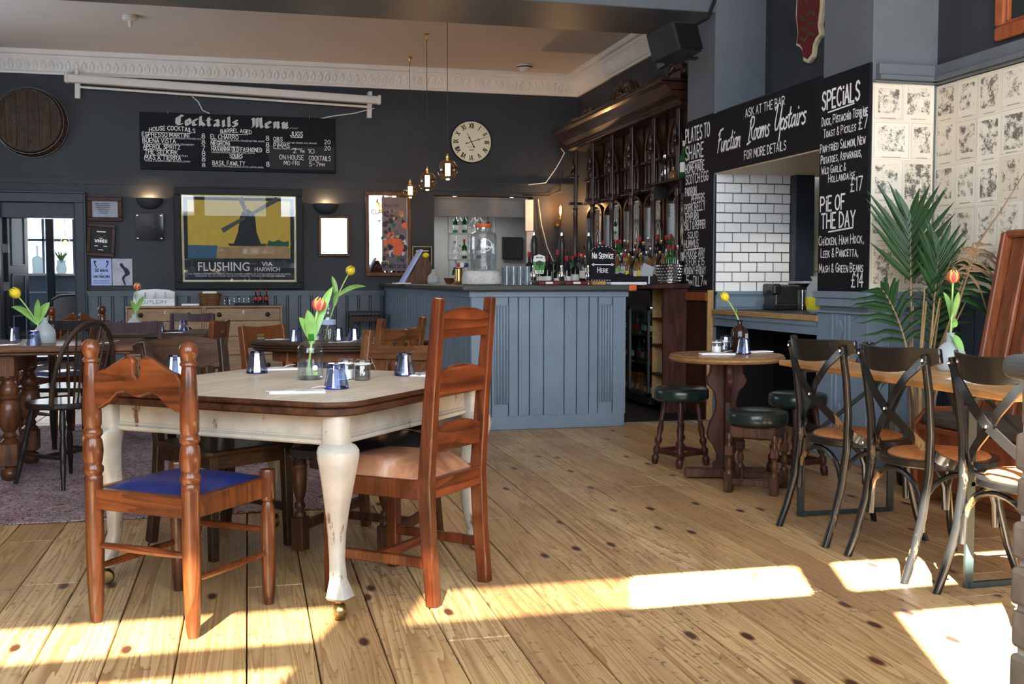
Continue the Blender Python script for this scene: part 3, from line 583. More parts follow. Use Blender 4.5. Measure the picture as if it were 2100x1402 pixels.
# -- rug
m = MB().box(-3.3, .62, 5.505, 9.2, .001, .009); tag(obj('rug', m, 'rug', bevel=.003), 'worn red and blue patterned rug under the left tables', 'rug')
# -- brick pillar at the right edge of the view
bp = thing('brick_pillar', 'low rough brick pillar with a dark rounded slab on top, at the right edge', 'pillar', (1.268, 1.56, 0))
obj('core', MB().box(.008, .392, -.332, -.008, 0, 1.0), 'mortar', bp); bk = {}
for r in range(13):
    z = .005+r*.0765
    for (a0, a1, b0, b1) in (((0, .215, -.105, 0), (.225, .40, -.105, 0), (0, .105, -.34, -.115), (.115, .4, -.34, -.235)) if r % 2 else ((0, .105, -.215, 0), (.115, .33, -.105, 0), (.34, .40, -.105, 0), (0, .215, -.34, -.225), (.225, .4, -.34, -.235))):
        key = (round(a1-a0, 3), round(b1-b0, 3)); jx, jy = random.uniform(-.006, .004), random.uniform(-.004, .006)
        if key not in bk: bk[key] = obj('brick', MB().box(0, a1-a0, 0, b1-b0, 0, .066), 'grey_stone', bp, bevel=.009, seg=2, loc=(a0+jx, b0+jy, z))
        else: share(bk[key], (a0+jx, b0+jy, z), rot=(0, 0, random.uniform(-.02, .02)), parent=bp)
obj('cap_slab', MB().box(-.022, .44, -.38, .022, 1.003, 1.045), 'slab', bp, bevel=.018, seg=4)

# ================================================================== seating
# every chair is built facing local +Y with its origin on the floor under the seat; A(angle) turns a facing direction into a rotation
def A(deg): return R(deg-90)
def pad(mb, x0, x1, y0, y1, z0, dome, n=8, inset=.0, xb=None):
    """upholstered pad: domed top; xb = half width at the back (trapezoid)"""
    vs = []; fs = []
    for j in range(n+1):
        for i in range(n+1):
            u, v = i/n, j/n; y = y0+(y1-y0)*v; hw = 1 if xb is None else (xb+(1-xb)*v); cx_ = (x0+x1)/2; x = cx_+(x0-cx_+(x1-x0)*u)*hw
            e = min(1, min(u, 1-u)*6)*min(1, min(v, 1-v)*6); vs.append((x, y, z0+dome*(e**.5)*(.72+.28*math.sin(PI*u)*math.sin(PI*v)) if e > 0 else z0))
    fs = [(j*(n+1)+i, j*(n+1)+i+1, (j+1)*(n+1)+i+1, (j+1)*(n+1)+i) for j in range(n) for i in range(n)]
    return mb.add(vs, fs)
def turned(mb, x, y, prof, seg=14): return mb.lathe(prof, (x, y, 0), seg)

def ball_post_chair(label, loc, ang):      # turned posts with ball finials, shaped crest, blue vinyl seat
    t = thing('dining_chair', label, 'chair', loc, A(ang))
    rp = [(.017, 0), (.024, .04), (.029, .16), (.031, .30), (.029, .40), (.030, .50), (.031, .515), (.027, .523), (.0335, .535), (.0335, .55), (.027, .56), (.031, .575), (.0345, .61), (.031, .645), (.026, .655), (.033, .665), (.033, .678), (.026, .688), (.0305, .70), (.031, .74), (.028, .82), (.024, .90), (.021, .915), (.028, .92), (.028, .928), (.021, .934), (.023, .94), (.029, .956), (.030, .968), (.027, .984), (.017, .994), (.004, .998)]
    rp = [(r, z*.975) for r, z in rp]
    fp = [(.017, 0), (.023, .05), (.027, .20), (.026, .33), (.021, .365), (.018, .375), (.028, .382), (.029, .39), (.028, .485), (.026, .492), (.002, .495)]
    for s in (-1, 1): obj('leg', turned(MB(), s*.2075, -.205, rp, 16), 'oak_red', t, smooth=50)
    for s in (-1, 1): obj('leg', turned(MB(), s*.2075, .205, fp, 16), 'oak_red', t, smooth=50)
    # crest outline (half), mirrored
    h = [(0, .768), (.010, .776), (.0145, .80), (.012, .828), (.030, .846), (.055, .838), (.10, .815), (.14, .795), (.165, .79), (.185, .765)]
    h = [(x, z+.078) for x, z in h]; top = h; low = [(.185, .665), (.165, .662), (.12, .685), (.085, .715), (.055, .722), (.025, .712), (0, .705)]
    half = top+[(x, z+.078) for x, z in low]; full = half+[(-x, z) for x, z in reversed(half[1:-1])]
    obj('crest_rail', MB().prism(full, (0, -.205, 0), (1, 0, 0), (0, 0, 1), .026), 'oak_red_x', t, bevel=.006, seg=2)
    obj('seat_rail', MB().box(-.19, .19, -.222, -.188, .395, .465), 'oak_red_x', t, bevel=.004)
    obj('seat_rail', MB().box(-.19, .19, .188, .222, .395, .465), 'oak_red_x', t, bevel=.004)
    for s in (-1, 1): obj('seat_rail', MB().box(s*.2075-.016, s*.2075+.016, -.19, .19, .395, .465), 'oak_red', t, bevel=.004)
    obj('seat_pad', pad(MB(), -.195, .195, -.188, .205, .458, .035, 10), 'blue_vinyl', t, smooth=True)
    def st(p, q, r): obj('stretcher', MB().tube([V(p).lerp(V(q), i/8) for i in range(9)], [r*(.65+.35*math.sin(PI*i/8)) for i in range(9)], 8), 'oak_red_x', t, smooth=True)
    st((-.2, -.205, .27), (.2, -.205, .27), .015); st((-.2, .205, .27), (.2, .205, .27), .014)
    for s in (-1, 1): st((s*.2075, -.2, .19), (s*.2075, .2, .19), .014)
    return t
CH_A = ball_post_chair('turned-post chair with ball finials and a royal blue vinyl seat in the foreground', (-.231, 3.896, 0), 52.6)

def ladder_chair(label, loc, ang):
    t = thing('dining_chair', label, 'chair', loc, A(ang)); hw = .185
    for s in (-1, 1):
        o = MB().tube([(s*hw, -.245, 0), (s*hw, -.225, .22), (s*hw, -.215, .44), (s*hw, -.235, .72), (s*hw, -.27, 1.107)], 0, flat=[(.045, .045), (.045, .048), (.045, .052), (.043, .046), (.036, .036)], up=(0, 1, 0)); obj('leg', o, 'cherry', t, bevel=.005, seg=2)
    for s in (-1, 1): obj('leg', MB().bar((s*.205, .195, 0), (s*.205, .195, .455), .045, .045, (0, 1, 0)), 'cherry', t, bevel=.004)
    for z, hgt in ((.985, .085), (.775, .085), (.568, .085)):
        n = 10; up_ = [(-hw+2*hw*i/n, hgt*.62+hgt*.42*math.sin(PI*i/n)**.8) for i in range(n+1)]; lo = [(hw-2*hw*i/n, hgt*-.28+hgt*.05*math.sin(PI*i/n)) for i in range(n+1)]
        yb = -.215-(z-.44)*.083; obj('ladder_slat', MB().prism(up_+lo, (0, yb, z), (1, 0, 0), (0, -.08, 1), .020), 'cherry_x', t, bevel=.004)
    obj('seat_rail', MB().box(-hw, hw, -.237, -.205, .385, .455), 'cherry_x', t, bevel=.003); obj('seat_rail', MB().box(-.19, .19, .185, .215, .385, .455), 'cherry_x', t, bevel=.003)
    for s in (-1, 1): obj('seat_rail', MB().bar((s*.193, -.20, .42), (s*.205, .18, .42), .03, .07), 'cherry', t, bevel=.003)
    obj('seat_pad', pad(MB(), -.225, .225, -.20, .245, .452, .068, 12, xb=.84), 'cow_hide', t, smooth=True)
    for s in (-1, 1): obj('stretcher', MB().bar((s*.187, -.22, .155), (s*.205, .19, .155), .022, .038), 'cherry', t, bevel=.003)
    obj('stretcher', MB().box(-.19, .19, -.02, .005, .14, .172), 'cherry_x', t, bevel=.003)
    return t
ladder_chair('tall ladder-back chair of reddish wood with a tan cowhide seat pad', (.575, 4.055, 0), 138)

def splat_chair(label, loc, ang):           # dark, wide curved crest over splats, solid seat
    t = thing('dining_chair', label, 'chair', loc, A(ang))
    for s in (-1, 1): obj('leg', MB().tube([(s*.19, -.285, 0), (s*.185, -.235, .25), (s*.18, -.22, .45), (s*.185, -.26, .70), (s*.195, -.30, .90)], 0, flat=(.04, .045), up=(0, 1, 0)), 'walnut_dark', t, bevel=.004)
    for s in (-1, 1): obj('leg', MB().bar((s*.19, .22, 0), (s*.185, .21, .44), .036, .036, (0, 1, 0), .042, .042), 'walnut_dark', t, bevel=.003)
    n = 8; mb = MB(); vs = []
    for i in range(n+1):
        u = -1+2*i/n; x = .215*u; y = -.275-.035*(1-u*u); ztop = .885+.03*(1-u*u); 
        for (dy, z) in ((-.014, .765), (.012, .765), (.0, ztop), (-.022, ztop)): vs.append((x, y+dy-(z-.76)*.15, z))
    fs = [(i*4+k, i*4+(k+1) % 4, i*4+4+(k+1) % 4, i*4+4+k) for i in range(n) for k in range(4)]+[(0, 1, 2, 3), (n*4+3, n*4+2, n*4+1, n*4)]
    obj('crest_rail', mb.add(vs, fs), 'walnut_x', t, smooth=40, bevel=.003)
    for i in range(4):
        x = -.108+.072*i; obj('splat', MB().bar((x, -.232, .455), (x*1.1, -.285, .775), .04, .012, (0, 1, 0)), 'walnut_dark', t, bevel=.002)
    obj('seat', MB().prism([(-.20, -.235), (.20, -.235), (.225, .22), (.20, .245), (-.20, .245), (-.225, .22)], (0, 0, .452), (1, 0, 0), (0, 1, 0), .026), 'walnut_x', t, bevel=.007, seg=2)
    for a, b in (((-.17, .21), (.17, .21)), ((-.17, -.22), (.17, -.22)), ((-.183, -.2), (-.183, .2)), ((.183, -.2), (.183, .2))): obj('seat_rail', MB().bar((*a, .412), (*b, .412), .02, .055), 'walnut_x', t)
    for s in (-1, 1): obj('stretcher', MB().bar((s*.186, -.24, .17), (s*.187, .21, .17), .02, .035), 'walnut_dark', t)
    obj('stretcher', MB().bar((-.18, -.235, .28), (.18, -.235, .28), .02, .03), 'walnut_x', t)
    return t
splat_chair('dark worn wooden chair with a broad curved crest, pushed under the cream-legged table', (-.12, 4.875, 0), -56)

def mission_chair(label, loc, ang):         # scalloped crest, incised splats, nailed leather seat, turned front legs
    t = thing('dining_chair', label, 'chair', loc, A(ang))
    for s in (-1, 1): obj('leg', MB().tube([(s*.195, -.275, 0), (s*.19, -.235, .25), (s*.187, -.225, .46), (s*.187, -.25, .70), (s*.187, -.295, .935)], 0, flat=[(.04, .04), (.04, .045), (.045, .05), (.042, .045), (.045, .04)], up=(0, 1, 0)), 'mission_oak', t, bevel=.004)
    fp = [(.0, .145), (.026, .148), (.027, .16), (.017, .175), (.023, .19), (.023, .20), (.015, .215), (.022, .235), (.029, .26), (.032, .33), (.032, .36), (.034, .365), (.034, .375), (.031, .38), (.029, .40), (.018, .415), (.025, .428), (.025, .436), (.016, .45), (.022, .465), (.0, .467)]
    for s in (-1, 1):
        l = obj('leg', turned(MB(), s*.215, .235, fp, 14), 'stool_oak', t, smooth=45); obj('foot_block', MB().box(s*.215-.029, s*.215+.029, .206, .264, 0, .148), 'stool_oak', l, bevel=.003)
    n = 22; top = []
    for i in range(n+1):
        u = i/n; top.append((-.175+.35*u, .868+.012*math.sin(PI*u)*-1+.010*abs(math.sin(PI*u*9))))
    obj('crest_rail', MB().prism(top+[(.175, .80), (-.175, .80)], (0, -.272, 0), (1, 0, 0), (0, -.19, 1.0), .026), 'mission_x', t, bevel=.002) .location.y += .155
    for x, w_ in ((-.105, .07), (0, .075), (.105, .07)):
        sp = obj('splat', MB().bar((x, -.235, .50), (x, -.278, .80), w_, .012, (0, 1, 0)), 'mission_oak', t, bevel=.002); g = MB()
        for kx in range(4):
            z = .60+.017*kx; y = -.25-.0; sl = -1 if x >= 0 else 1
            if x == 0: continue
            g.bar((x-.033*sl, -.235-(z-.5)*.143-.0075, z+.028), (x+.033*sl, -.235-(z-.5)*.143-.0075, z-.012), .004, .005, (0, 1, 0))
            g.bar((x-.033*sl, -.235-(z-.5)*.143+.0075, z+.028), (x+.033*sl, -.235-(z-.5)*.143+.0075, z-.012), .004, .005, (0, 1, 0))
        if g.v: obj('incised_line', g, 'ebony', sp)
    obj('back_rail', MB().bar((-.175, -.232, .51), (.175, -.232, .51), .022, .05), 'mission_x', t)
    obj('seat_pad', pad(MB(), -.245, .245, -.235, .27, .445, .062, 10, xb=.86), 'black_leather', t, smooth=True)
    obj('seat_apron', MB().prism([(-.21, -.235), (.21, -.235), (.245, .268), (-.245, .268)], (0, 0, .425), (1, 0, 0), (0, 1, 0), .045), 'black_leather', t, bevel=.006)
    nm = MB()
    for i in range(12): nm.ball((-.235+.47*i/11, .270, .412), .006, 6, 4)
    obj('brass_nail', nm, 'brass', t)['kind'] = 'stuff'
    for s in (-1, 1): obj('stretcher', MB().bar((s*.195, -.25, .13), (s*.215, .22, .10), .022, .04), 'stool_oak', t)
    obj('stretcher', MB().bar((-.2, 0, .115), (.2, 0, .115), .022, .035), 'stool_oak', t)
    return t
D = mission_chair('oak chair with scalloped crest, incised splats and black leather seat, beyond the cream-legged table', (.52, 4.757, 0), 232.4)
copy_tree(D, (.71, 6.66, 0), A(131), 'oak chair seen behind the scalloped chair, only its crest showing, by the oval table')

def cafe_chair(label, loc, ang, mt='cafe_wood', slot=True, h=.84):
    t = thing('dining_chair', label, 'chair', loc, A(ang))
    for s in (-1, 1): obj('leg', MB().tube([(s*.185, -.25, 0), (s*.18, -.215, .25), (s*.178, -.21, .45), (s*.178, -.265, h)], 0, flat=[(.03, .045), (.03, .05), (.032, .055), (.028, .045)], up=(0, 1, 0)), mt, t, bevel=.003)
    for s in (-1, 1): obj('leg', MB().bar((s*.185, .2, 0), (s*.18, .195, .44), .032, .032, (0, 1, 0), .038, .038), mt, t, bevel=.003)
    def rail(z0, z1, slot):
        n = 8; mb = MB(); rows = [z0, z1] if not slot else [z0, (z0+z1)/2-.018, (z0+z1)/2+.018, z1]; grid = []
        us = [-1, -.7, -.45, -.25, 0, .25, .45, .7, 1]
        for dy in (-.011, .011):
            for z in rows:
                for u in us: grid.append((.165*u, -.215-(z-.45)*.135-.022*(1-u*u)+dy, z+(.012*u*u if z == z1 else 0)))
        nu, nr = len(us), len(rows)
        def idx(k, r, i): return k*nu*nr+r*nu+i
        cells = {(r, i) for r in range(nr-1) for i in range(nu-1)}
        if slot: cells -= {(1, 3), (1, 4)}
        fs = []
        for r, i in cells:
            for k in (0, 1): fs.append((idx(k, r, i), idx(k, r, i+1), idx(k, r+1, i+1), idx(k, r+1, i)))
            for (dr, di, a, b) in ((-1, 0, (r, i), (r, i+1)), (1, 0, (r+1, i), (r+1, i+1)), (0, -1, (r, i), (r+1, i)), (0, 1, (r, i+1), (r+1, i+1))):
                if (r+dr, i+di) not in cells: fs.append((idx(0, *a), idx(0, *b), idx(1, *b), idx(1, *a)))
        mb.add(grid, fs); obj('back_rail', mb, mt, t, smooth=35)
    if slot: rail(h-.155, h-.01, True)
    else: rail(h-.075, h-.005, False); rail(h-.22, h-.17, False)
    obj('seat', MB().prism([(-.19, -.215), (.19, -.215), (.205, .2), (.18, .225), (-.18, .225), (-.205, .2)], (0, 0, .452), (1, 0, 0), (0, 1, 0), .026), mt, t, bevel=.006)
    for s in (-1, 1): obj('stretcher', MB().bar((s*.183, -.22, .2), (s*.183, .19, .2), .018, .03), mt, t)
    obj('stretcher', MB().bar((-.18, 0, .2), (.18, 0, .2), .018, .03), mt, t)
    return t
F1 = cafe_chair('orange-brown cafe chair with a slot in its back, left of the dark oval table', (.28, 7.72, 0), -45); F1.scale = (1.14, 1, 1)
copy_tree(F1, (-.48, 9.06, 0), A(165), 'darker brown slot-backed cafe chair at the right end of the dark table by the chest')
H1 = cafe_chair('dark rail-back chair on the near side of the table under the yellow windmill poster', (-.80, 7.98, 0), 96, 'cafe_dark', False, .88)
copy_tree(H1, (-.53, 9.60, 0), A(-101), 'dark rail-back chair with a bluish sheen in front of the pine chest')

def windsor(label, loc, ang):
    t = thing('windsor_chair', label, 'chair', loc, A(ang))
    out = [(.215*math.cos(a)*(1.0 if math.sin(a) < 0 else 1.05), .205*math.sin(a)) for a in [2*PI*i/20 for i in range(20)]]
    obj('seat', MB().prism(out, (0, 0, .455), (1, 0, 0), (0, 1, 0), .035), 'ebony', t, bevel=.010, seg=2)
    hoop = [(.205*math.cos(a), -.135-.11*max(0, math.sin(a))-.02*0, .47+.46*max(0, math.sin(a))**.72) for a in [PI*i/24 for i in range(25)]]
    obj('hoop', MB().tube(hoop, .0135, 8), 'walnut_dark', t, smooth=True)
    for i, x in enumerate((-.125, -.085, -.05, .05, .085, .125)):
        zt = .47+.46*math.sin(math.acos(min(1, abs(x*1.2)/.205)))**.72; yt = -.135-.11*math.sin(math.acos(min(1, abs(x*1.2)/.205)))
        obj('spindle', MB().tube([(x*.8, -.15, .465), (x*.95, (-.15+yt)/2, (.465+zt)/2), (x*1.2, yt, zt)], [.006, .0075, .005], 6), 'walnut_dark', t, smooth=True)
    sp = MB(); pl = [(.022, 0), (.018, .1), (.03, .16), (.034, .22), (.018, .28), (.03, .34), (.022, .43)]
    poly = pl+[(-x, z) for x, z in reversed(pl)]
    sp.prism(poly, (0, -.155, .47), (1, 0, 0), (0, -.21, 1), .009)
    o = obj('pierced_splat', sp, 'walnut_dark', t, bevel=.002); ring = MB().torus((0, -.155-.195*.22, .47+.19), .024, .008, 14, 5, Matrix.Rotation(R(90), 3, 'X')); obj('wheel_carving', ring, 'ebony', o)
    lp = [(.011, 0), (.013, .06), (.017, .12), (.0135, .135), (.017, .15), (.019, .22), (.013, .27), (.016, .28), (.012, .30), (.019, .34), (.016, .42), (.012, .45)]
    for sx, sy in ((-1, -1), (1, -1), (-1, 1), (1, 1)):
        top = V((sx*.12, sy*.12, .45)); bot = V((sx*.19, sy*.2, 0)); d = (top-bot); mm = d.to_track_quat('Z', 'Y').to_matrix(); obj('leg', MB().lathe([(r, z/.45*d.length) for r, z in lp], bot, 10, mm), 'ebony', t, smooth=50)
    for s in (-1, 1): obj('stretcher', MB().tube([(s*.165, -.165, .17), (s*.165, 0, .17), (s*.165, .165, .17)], [.009, .014, .009], 8), 'ebony', t, smooth=True)
    obj('stretcher', MB().tube([(-.165, 0, .17), (0, 0, .17), (.165, 0, .17)], [.009, .014, .009], 8), 'ebony', t, smooth=True)
    return t
windsor('dark hoop-back windsor chair with turned splayed legs, left of the blue-seated chair', (-1.03, 6.58, 0), 138)

def spindle_chair(label, loc, ang):
    t = thing('dining_chair', label, 'chair', loc, A(ang))
    for s in (-1, 1): obj('leg', MB().tube([(s*.18, -.25, 0), (s*.18, -.21, .45), (s*.18, -.27, .86)], .017, 8), 'ebony', t, smooth=True)
    for s in (-1, 1): obj('leg', MB().tube([(s*.185, .21, 0), (s*.175, .19, .44)], [.014, .018], 8), 'ebony', t, smooth=True)
    obj('crest_rail', MB().bar((-.21, -.268, .85), (.21, -.268, .85), .022, .075), 'ebony', t, bevel=.008, seg=2)
    for i in range(6): obj('spindle', MB().tube([(-.125+.05*i, -.212, .46), (-.125+.05*i, -.262, .82)], .006, 6), 'mission_oak', t, smooth=True)
    obj('seat', MB().prism([(-.19, -.22), (.19, -.22), (.21, .2), (-.21, .2)], (0, 0, .452), (1, 0, 0), (0, 1, 0), .028), 'ebony', t, bevel=.006)
    return t
spindle_chair('dark spindle-back chair behind the vase of the yellow drooping tulip', (-1.18, 7.60, 0), -101)
copy_tree(CH_A, (-1.357, 8.552, 0), A(132), 'ball-finial chair with carved crest, far side, in front of the doorway')

# -- cross-back bentwood chairs in a row
def cross_chair(label, loc, ang):
    t = thing('crossback_chair', label, 'chair', loc, A(ang)); MTL = 'lacquer_black'
    for s in (-1, 1):
        obj('leg', MB().tube([(s*.212, -.255, 0), (s*.207, -.220, .10), (s*.203, -.180, .25), (s*.205, -.155, .42), (s*.212, -.155, .58), (s*.220, -.172, .74), (s*.226, -.198, .885)], [.0165, .017, .0175, .018, .0175, .017, .016], 10), MTL, t, smooth=True)
        obj('leg', MB().tube([(s*.205, .25, 0), (s*.185, .215, .12), (s*.165, .185, .28), (s*.155, .17, .44)], [.014, .0155, .017, .017], 10), MTL, t, smooth=True)
    # curved crest rail
    n = 14; vs = []
    for i in range(n+1):
        u = -1+2*i/n; x = .262*u; y = -.150-.115*(1-u*u)+.0; e = 1-abs(u)**3*.42; hh = .050*e; zc = .856+.026*u*u
        for dy, dz in ((-.010, -hh), (.006, -hh*.9), (.011, hh), (-.006, hh)): vs.append((x, y+dy-dz*.25, zc+dz))
    fs = [(i*4+k, i*4+(k+1) % 4, i*4+4+(k+1) % 4, i*4+4+k) for i in range(n) for k in range(4)]+[(0, 1, 2, 3), (n*4+3, n*4+2, n*4+1, n*4)]
    cr = obj('crest_rail', MB().add(vs, fs), MTL, t, smooth=50, bevel=.003)
    for s in (-1, 1):
        pts = [(s*.235, -.198, .872), (s*.15, -.225, .80), (s*.06, -.228, .71), (0, -.214+.006*s, .655), (s*-.08, -.190, .59), (s*-.16, -.160, .53), (s*-.212, -.11, .475), (s*-.220, -.05, .452)]
        ps = []
        for a, b in zip(pts, pts[1:]): ps += [V(a), V(a).lerp(V(b), .5)]
        ps.append(V(pts[-1])); st = MB(); prev = []
        for i, p in enumerate(ps):
            d = (ps[min(i+1, len(ps)-1)]-ps[max(i-1, 0)]).normalized(); f = i/(len(ps)-1); nrm = V((s*-.9*max(0, f-.62)*2.4, -1, .1)).normalized(); nrm = (nrm-d*nrm.dot(d)).normalized(); w_ = d.cross(nrm)
            prev += [p+w_*.019+nrm*.0035, p-w_*.019+nrm*.0035, p-w_*.019-nrm*.0035, p+w_*.019-nrm*.0035]
        k = len(ps); st.add(prev, [(i*4+j, i*4+(j+1) % 4, i*4+4+(j+1) % 4, i*4+4+j) for i in range(k-1) for j in range(4)]+[(0, 1, 2, 3), (k*4-1, k*4-2, k*4-3, k*4-4)])
        so = obj('cross_strap', st, MTL, t, smooth=45); bo = MB()
        bo.ball((s*.228, -.212, .866), .007, 8, 4); bo.ball((0, -.228, .656), .007, 8, 4); bo.ball((s*-.217, -.085, .46), .007, 8, 4); obj('bolt', bo, 'steel', so)
    out = [(.232*math.cos(a), .232*math.sin(a)*(1.0)) for a in [2*PI*i/28 for i in range(28)]]
    obj('seat_frame', MB().prism(out, (0, .025, .446), (1, 0, 0), (0, 1, 0), .034), MTL, t, bevel=.007, seg=2, smooth=40)
    obj('rattan_seat', MB().lathe([(.200, .462), (.190, .472), (.13, .481), (.05, .484), (.001, .485)], (0, .025, 0), 28), 'rattan', t, smooth=60)
    def bow(a, b, drop=.26):
        a, b = V(a), V(b); pts = []
        for i in range(13):
            th = PI*i/12; c_ = a.lerp(b, (1-math.cos(th))/2); pts.append(c_+V((0, 0, math.sin(th)**.62*(.43-a.z-.02))))
        obj('bentwood_bow', MB().tube(pts, .0115, 8), MTL, t, smooth=True)
    bow((-.185, -.165, .19), (.185, -.165, .19)); bow((-.165, .18, .19), (.165, .18, .19)); bow((-.185, -.17, .19), (-.165, .17, .19)); bow((.185, -.17, .19), (.165, .17, .19))
    return t
X1 = cross_chair('black bentwood cross-back chair farthest along the plank table, beside the stools', (2.70, 4.40, 0), 0)
copy_tree(X1, (2.71, 3.815, 0), A(-1.5), 'middle one of three black bentwood cross-back chairs')
copy_tree(X1, (2.745, 3.255, 0), A(1), 'black bentwood cross-back chair nearest the brick pillar, sun on its seat')

# -- upholstered round pub stools
def stool(label, loc, rz, hgt, wood_='stool_oak', sp=.13):
    t = thing('round_stool', label, 'stool', loc, rz); s0 = hgt-.085
    obj('seat_pad', MB().lathe([(.150, s0), (.165, s0+.008), (.168, s0+.02), (.168, s0+.06), (.160, s0+.074), (.14, s0+.082), (.08, s0+.087), (.001, s0+.088)], seg=28), 'green_vinyl', t, smooth=50)
    obj('seat_frame', MB().box(-sp, sp, -sp, sp, s0-.07, s0), wood_, t, bevel=.01)
    lp = [(.0, .10), (.024, .102), (.024, .11), (.013, .125), (.020, .145), (.021, .16), (.013, .185), (.018, .20), (.022, .205)]
    up_ = [(.022, .255), (.014, .27), (.02, .29), (.022, .305), (.012, .33), (.02, s0-.07)]
    for sx, sy in ((-1, -1), (1, -1), (1, 1), (-1, 1)):
        x, y = sx*(sp-.005), sy*(sp-.005); m = MB().lathe(lp, (x, y, 0), 10).lathe(up_, (x, y, 0), 10); l = obj('leg', m, wood_, t, smooth=50)
        obj('leg_block', MB().box(x-.023, x+.023, y-.023, y+.023, 0, .105), wood_, l, bevel=.004); obj('leg_block', MB().box(x-.022, x+.022, y-.022, y+.022, .205, .255), wood_, l, bevel=.004)
    e = sp-.02
    for a, b in (((-e, -e-.015), (e, -e-.015)), ((-e, e+.015), (e, e+.015)), ((-e-.015, -e), (-e-.015, e)), ((e+.015, -e), (e+.015, e))): obj('stretcher', MB().bar((*a, .06), (*b, .06), .022, .035), wood_, t, bevel=.003)
    return t
stool('low pub stool with dark green vinyl top, in front of the round table', (2.75, 5.455, 0), R(50), .455)
def bar_stool(label, loc, rz, hgt):     # plain taller stool, thin turned legs
    t = thing('round_stool', label, 'stool', loc, rz); s0 = hgt-.085
    obj('seat_pad', MB().lathe([(.158, s0), (.172, s0+.008), (.175, s0+.02), (.175, s0+.06), (.167, s0+.074), (.146, s0+.082), (.08, s0+.086), (.001, s0+.087)], seg=28), 'green_vinyl', t, smooth=50)
    for i in range(4):
        a = PI/4+PI/2*i; top = V((.10*math.cos(a), .10*math.sin(a), s0)); bot = V((.165*math.cos(a), .165*math.sin(a), 0)); d = top-bot; mm = d.to_track_quat('Z', 'Y').to_matrix(); L = d.length
        obj('leg', MB().lathe([(.016, 0), (.022, .02), (.024, .05), (.014, .062), (.02, .075), (.024, .10), (.012, .125), (.024, .15), (.024, .165), (.014, .18), (.021, .23), (.013, .275), (.018, .285), (.018, .292), (.012, .30), (.02, L)], bot, 12, mm), 'mahogany', t, smooth=50)
    for i in range(4):
        a, b = PI/4+PI/2*i, PI/4+PI/2*(i+1); obj('stretcher', MB().bar((.15*math.cos(a), .15*math.sin(a), .085), (.15*math.cos(b), .15*math.sin(b), .085), .02, .03), 'mahogany', t, bevel=.003)
    return t
B1 = bar_stool('green-topped pub stool standing by the wooden bar cabinet', (2.66, 6.33, 0), R(20), .50)
copy_tree(B1, (3.22, 5.86, 0), R(10), 'green-topped pub stool behind the round table, mostly hidden by a cross-back chair')

# -- nailed stool standing against the boarded dado
t = thing('high_stool', 'tall stool with dark nailed leather top against the boarded wall', 'stool', (1.36, 13.05, 0), 0)
obj('seat_pad', MB().box(-.20, .20, -.16, .16, .74, .80), 'black_leather', t, bevel=.025, seg=3)
for sx in (-1, 1):
    for sy in (-1, 1): obj('leg', MB().bar((sx*.175, sy*.13, 0), (sx*.165, sy*.12, .74), .04, .04, (0, 1, 0)), 'walnut_dark', t)
for sy in (-1, 1): obj('stretcher', MB().bar((-.17, sy*.13, .25), (.17, sy*.13, .25), .025, .04), 'walnut_dark', t); obj('seat_rail', MB().bar((-.165, sy*.12, .71), (.165, sy*.12, .71), .025, .06), 'walnut_dark', t)
nm = MB()
for i in range(9): nm.ball((-.18+.045*i, -.162, .755), .007, 6, 4)
obj('brass_nail', nm, 'brass', t)['kind'] = 'stuff'
# -- dark chair with a jacket beyond the doorway
t = thing('armchair', 'dark padded chair beyond the doorway with a maroon jacket over it', 'chair', (-2.18, 14.9, 0), R(10))
obj('backrest', MB().prism([(-.30, .4), (-.30, .93), (-.2, .99), (0, 1.0), (.2, .99), (.30, .93), (.30, .4)], (0, -.22, 0), (1, 0, 0), (0, 0, 1), .10), 'black_leather', t, bevel=.03, seg=2)
obj('seat_pad', MB().box(-.30, .30, -.2, .32, .36, .48), 'black_leather', t, bevel=.03, seg=2)
for sx in (-1, 1):
    for sy in (-.2, .28): obj('leg', MB().bar((sx*.27, sy, 0), (sx*.26, sy, .37), .04, .04, (0, 1, 0)), 'ebony', t)
j = MB(); n = 9; vs = []
for i in range(n):
    u = i/(n-1)
    for k2, (y, z) in enumerate(((-.30, .55), (-.29, .92), (-.22, 1.02), (-.15, .93), (-.14, .70))): vs.append((.02+.27*u, y+.012*math.sin(u*14+k2), z+.02*math.sin(u*9)))
j.add(vs, [(i*5+k2, i*5+k2+1, i*5+6+k2, i*5+5+k2) for i in range(n-1) for k2 in range(4)])
jo = obj('jacket', j, 'jacket', None, smooth=True, loc=(-2.18, 14.9, 0), rot=(0, 0, R(10))); tag(jo, 'maroon jacket draped over the dark chair beyond the doorway', 'jacket'); so = jo.modifiers.new('solid', 'SOLIDIFY'); so.thickness = .02

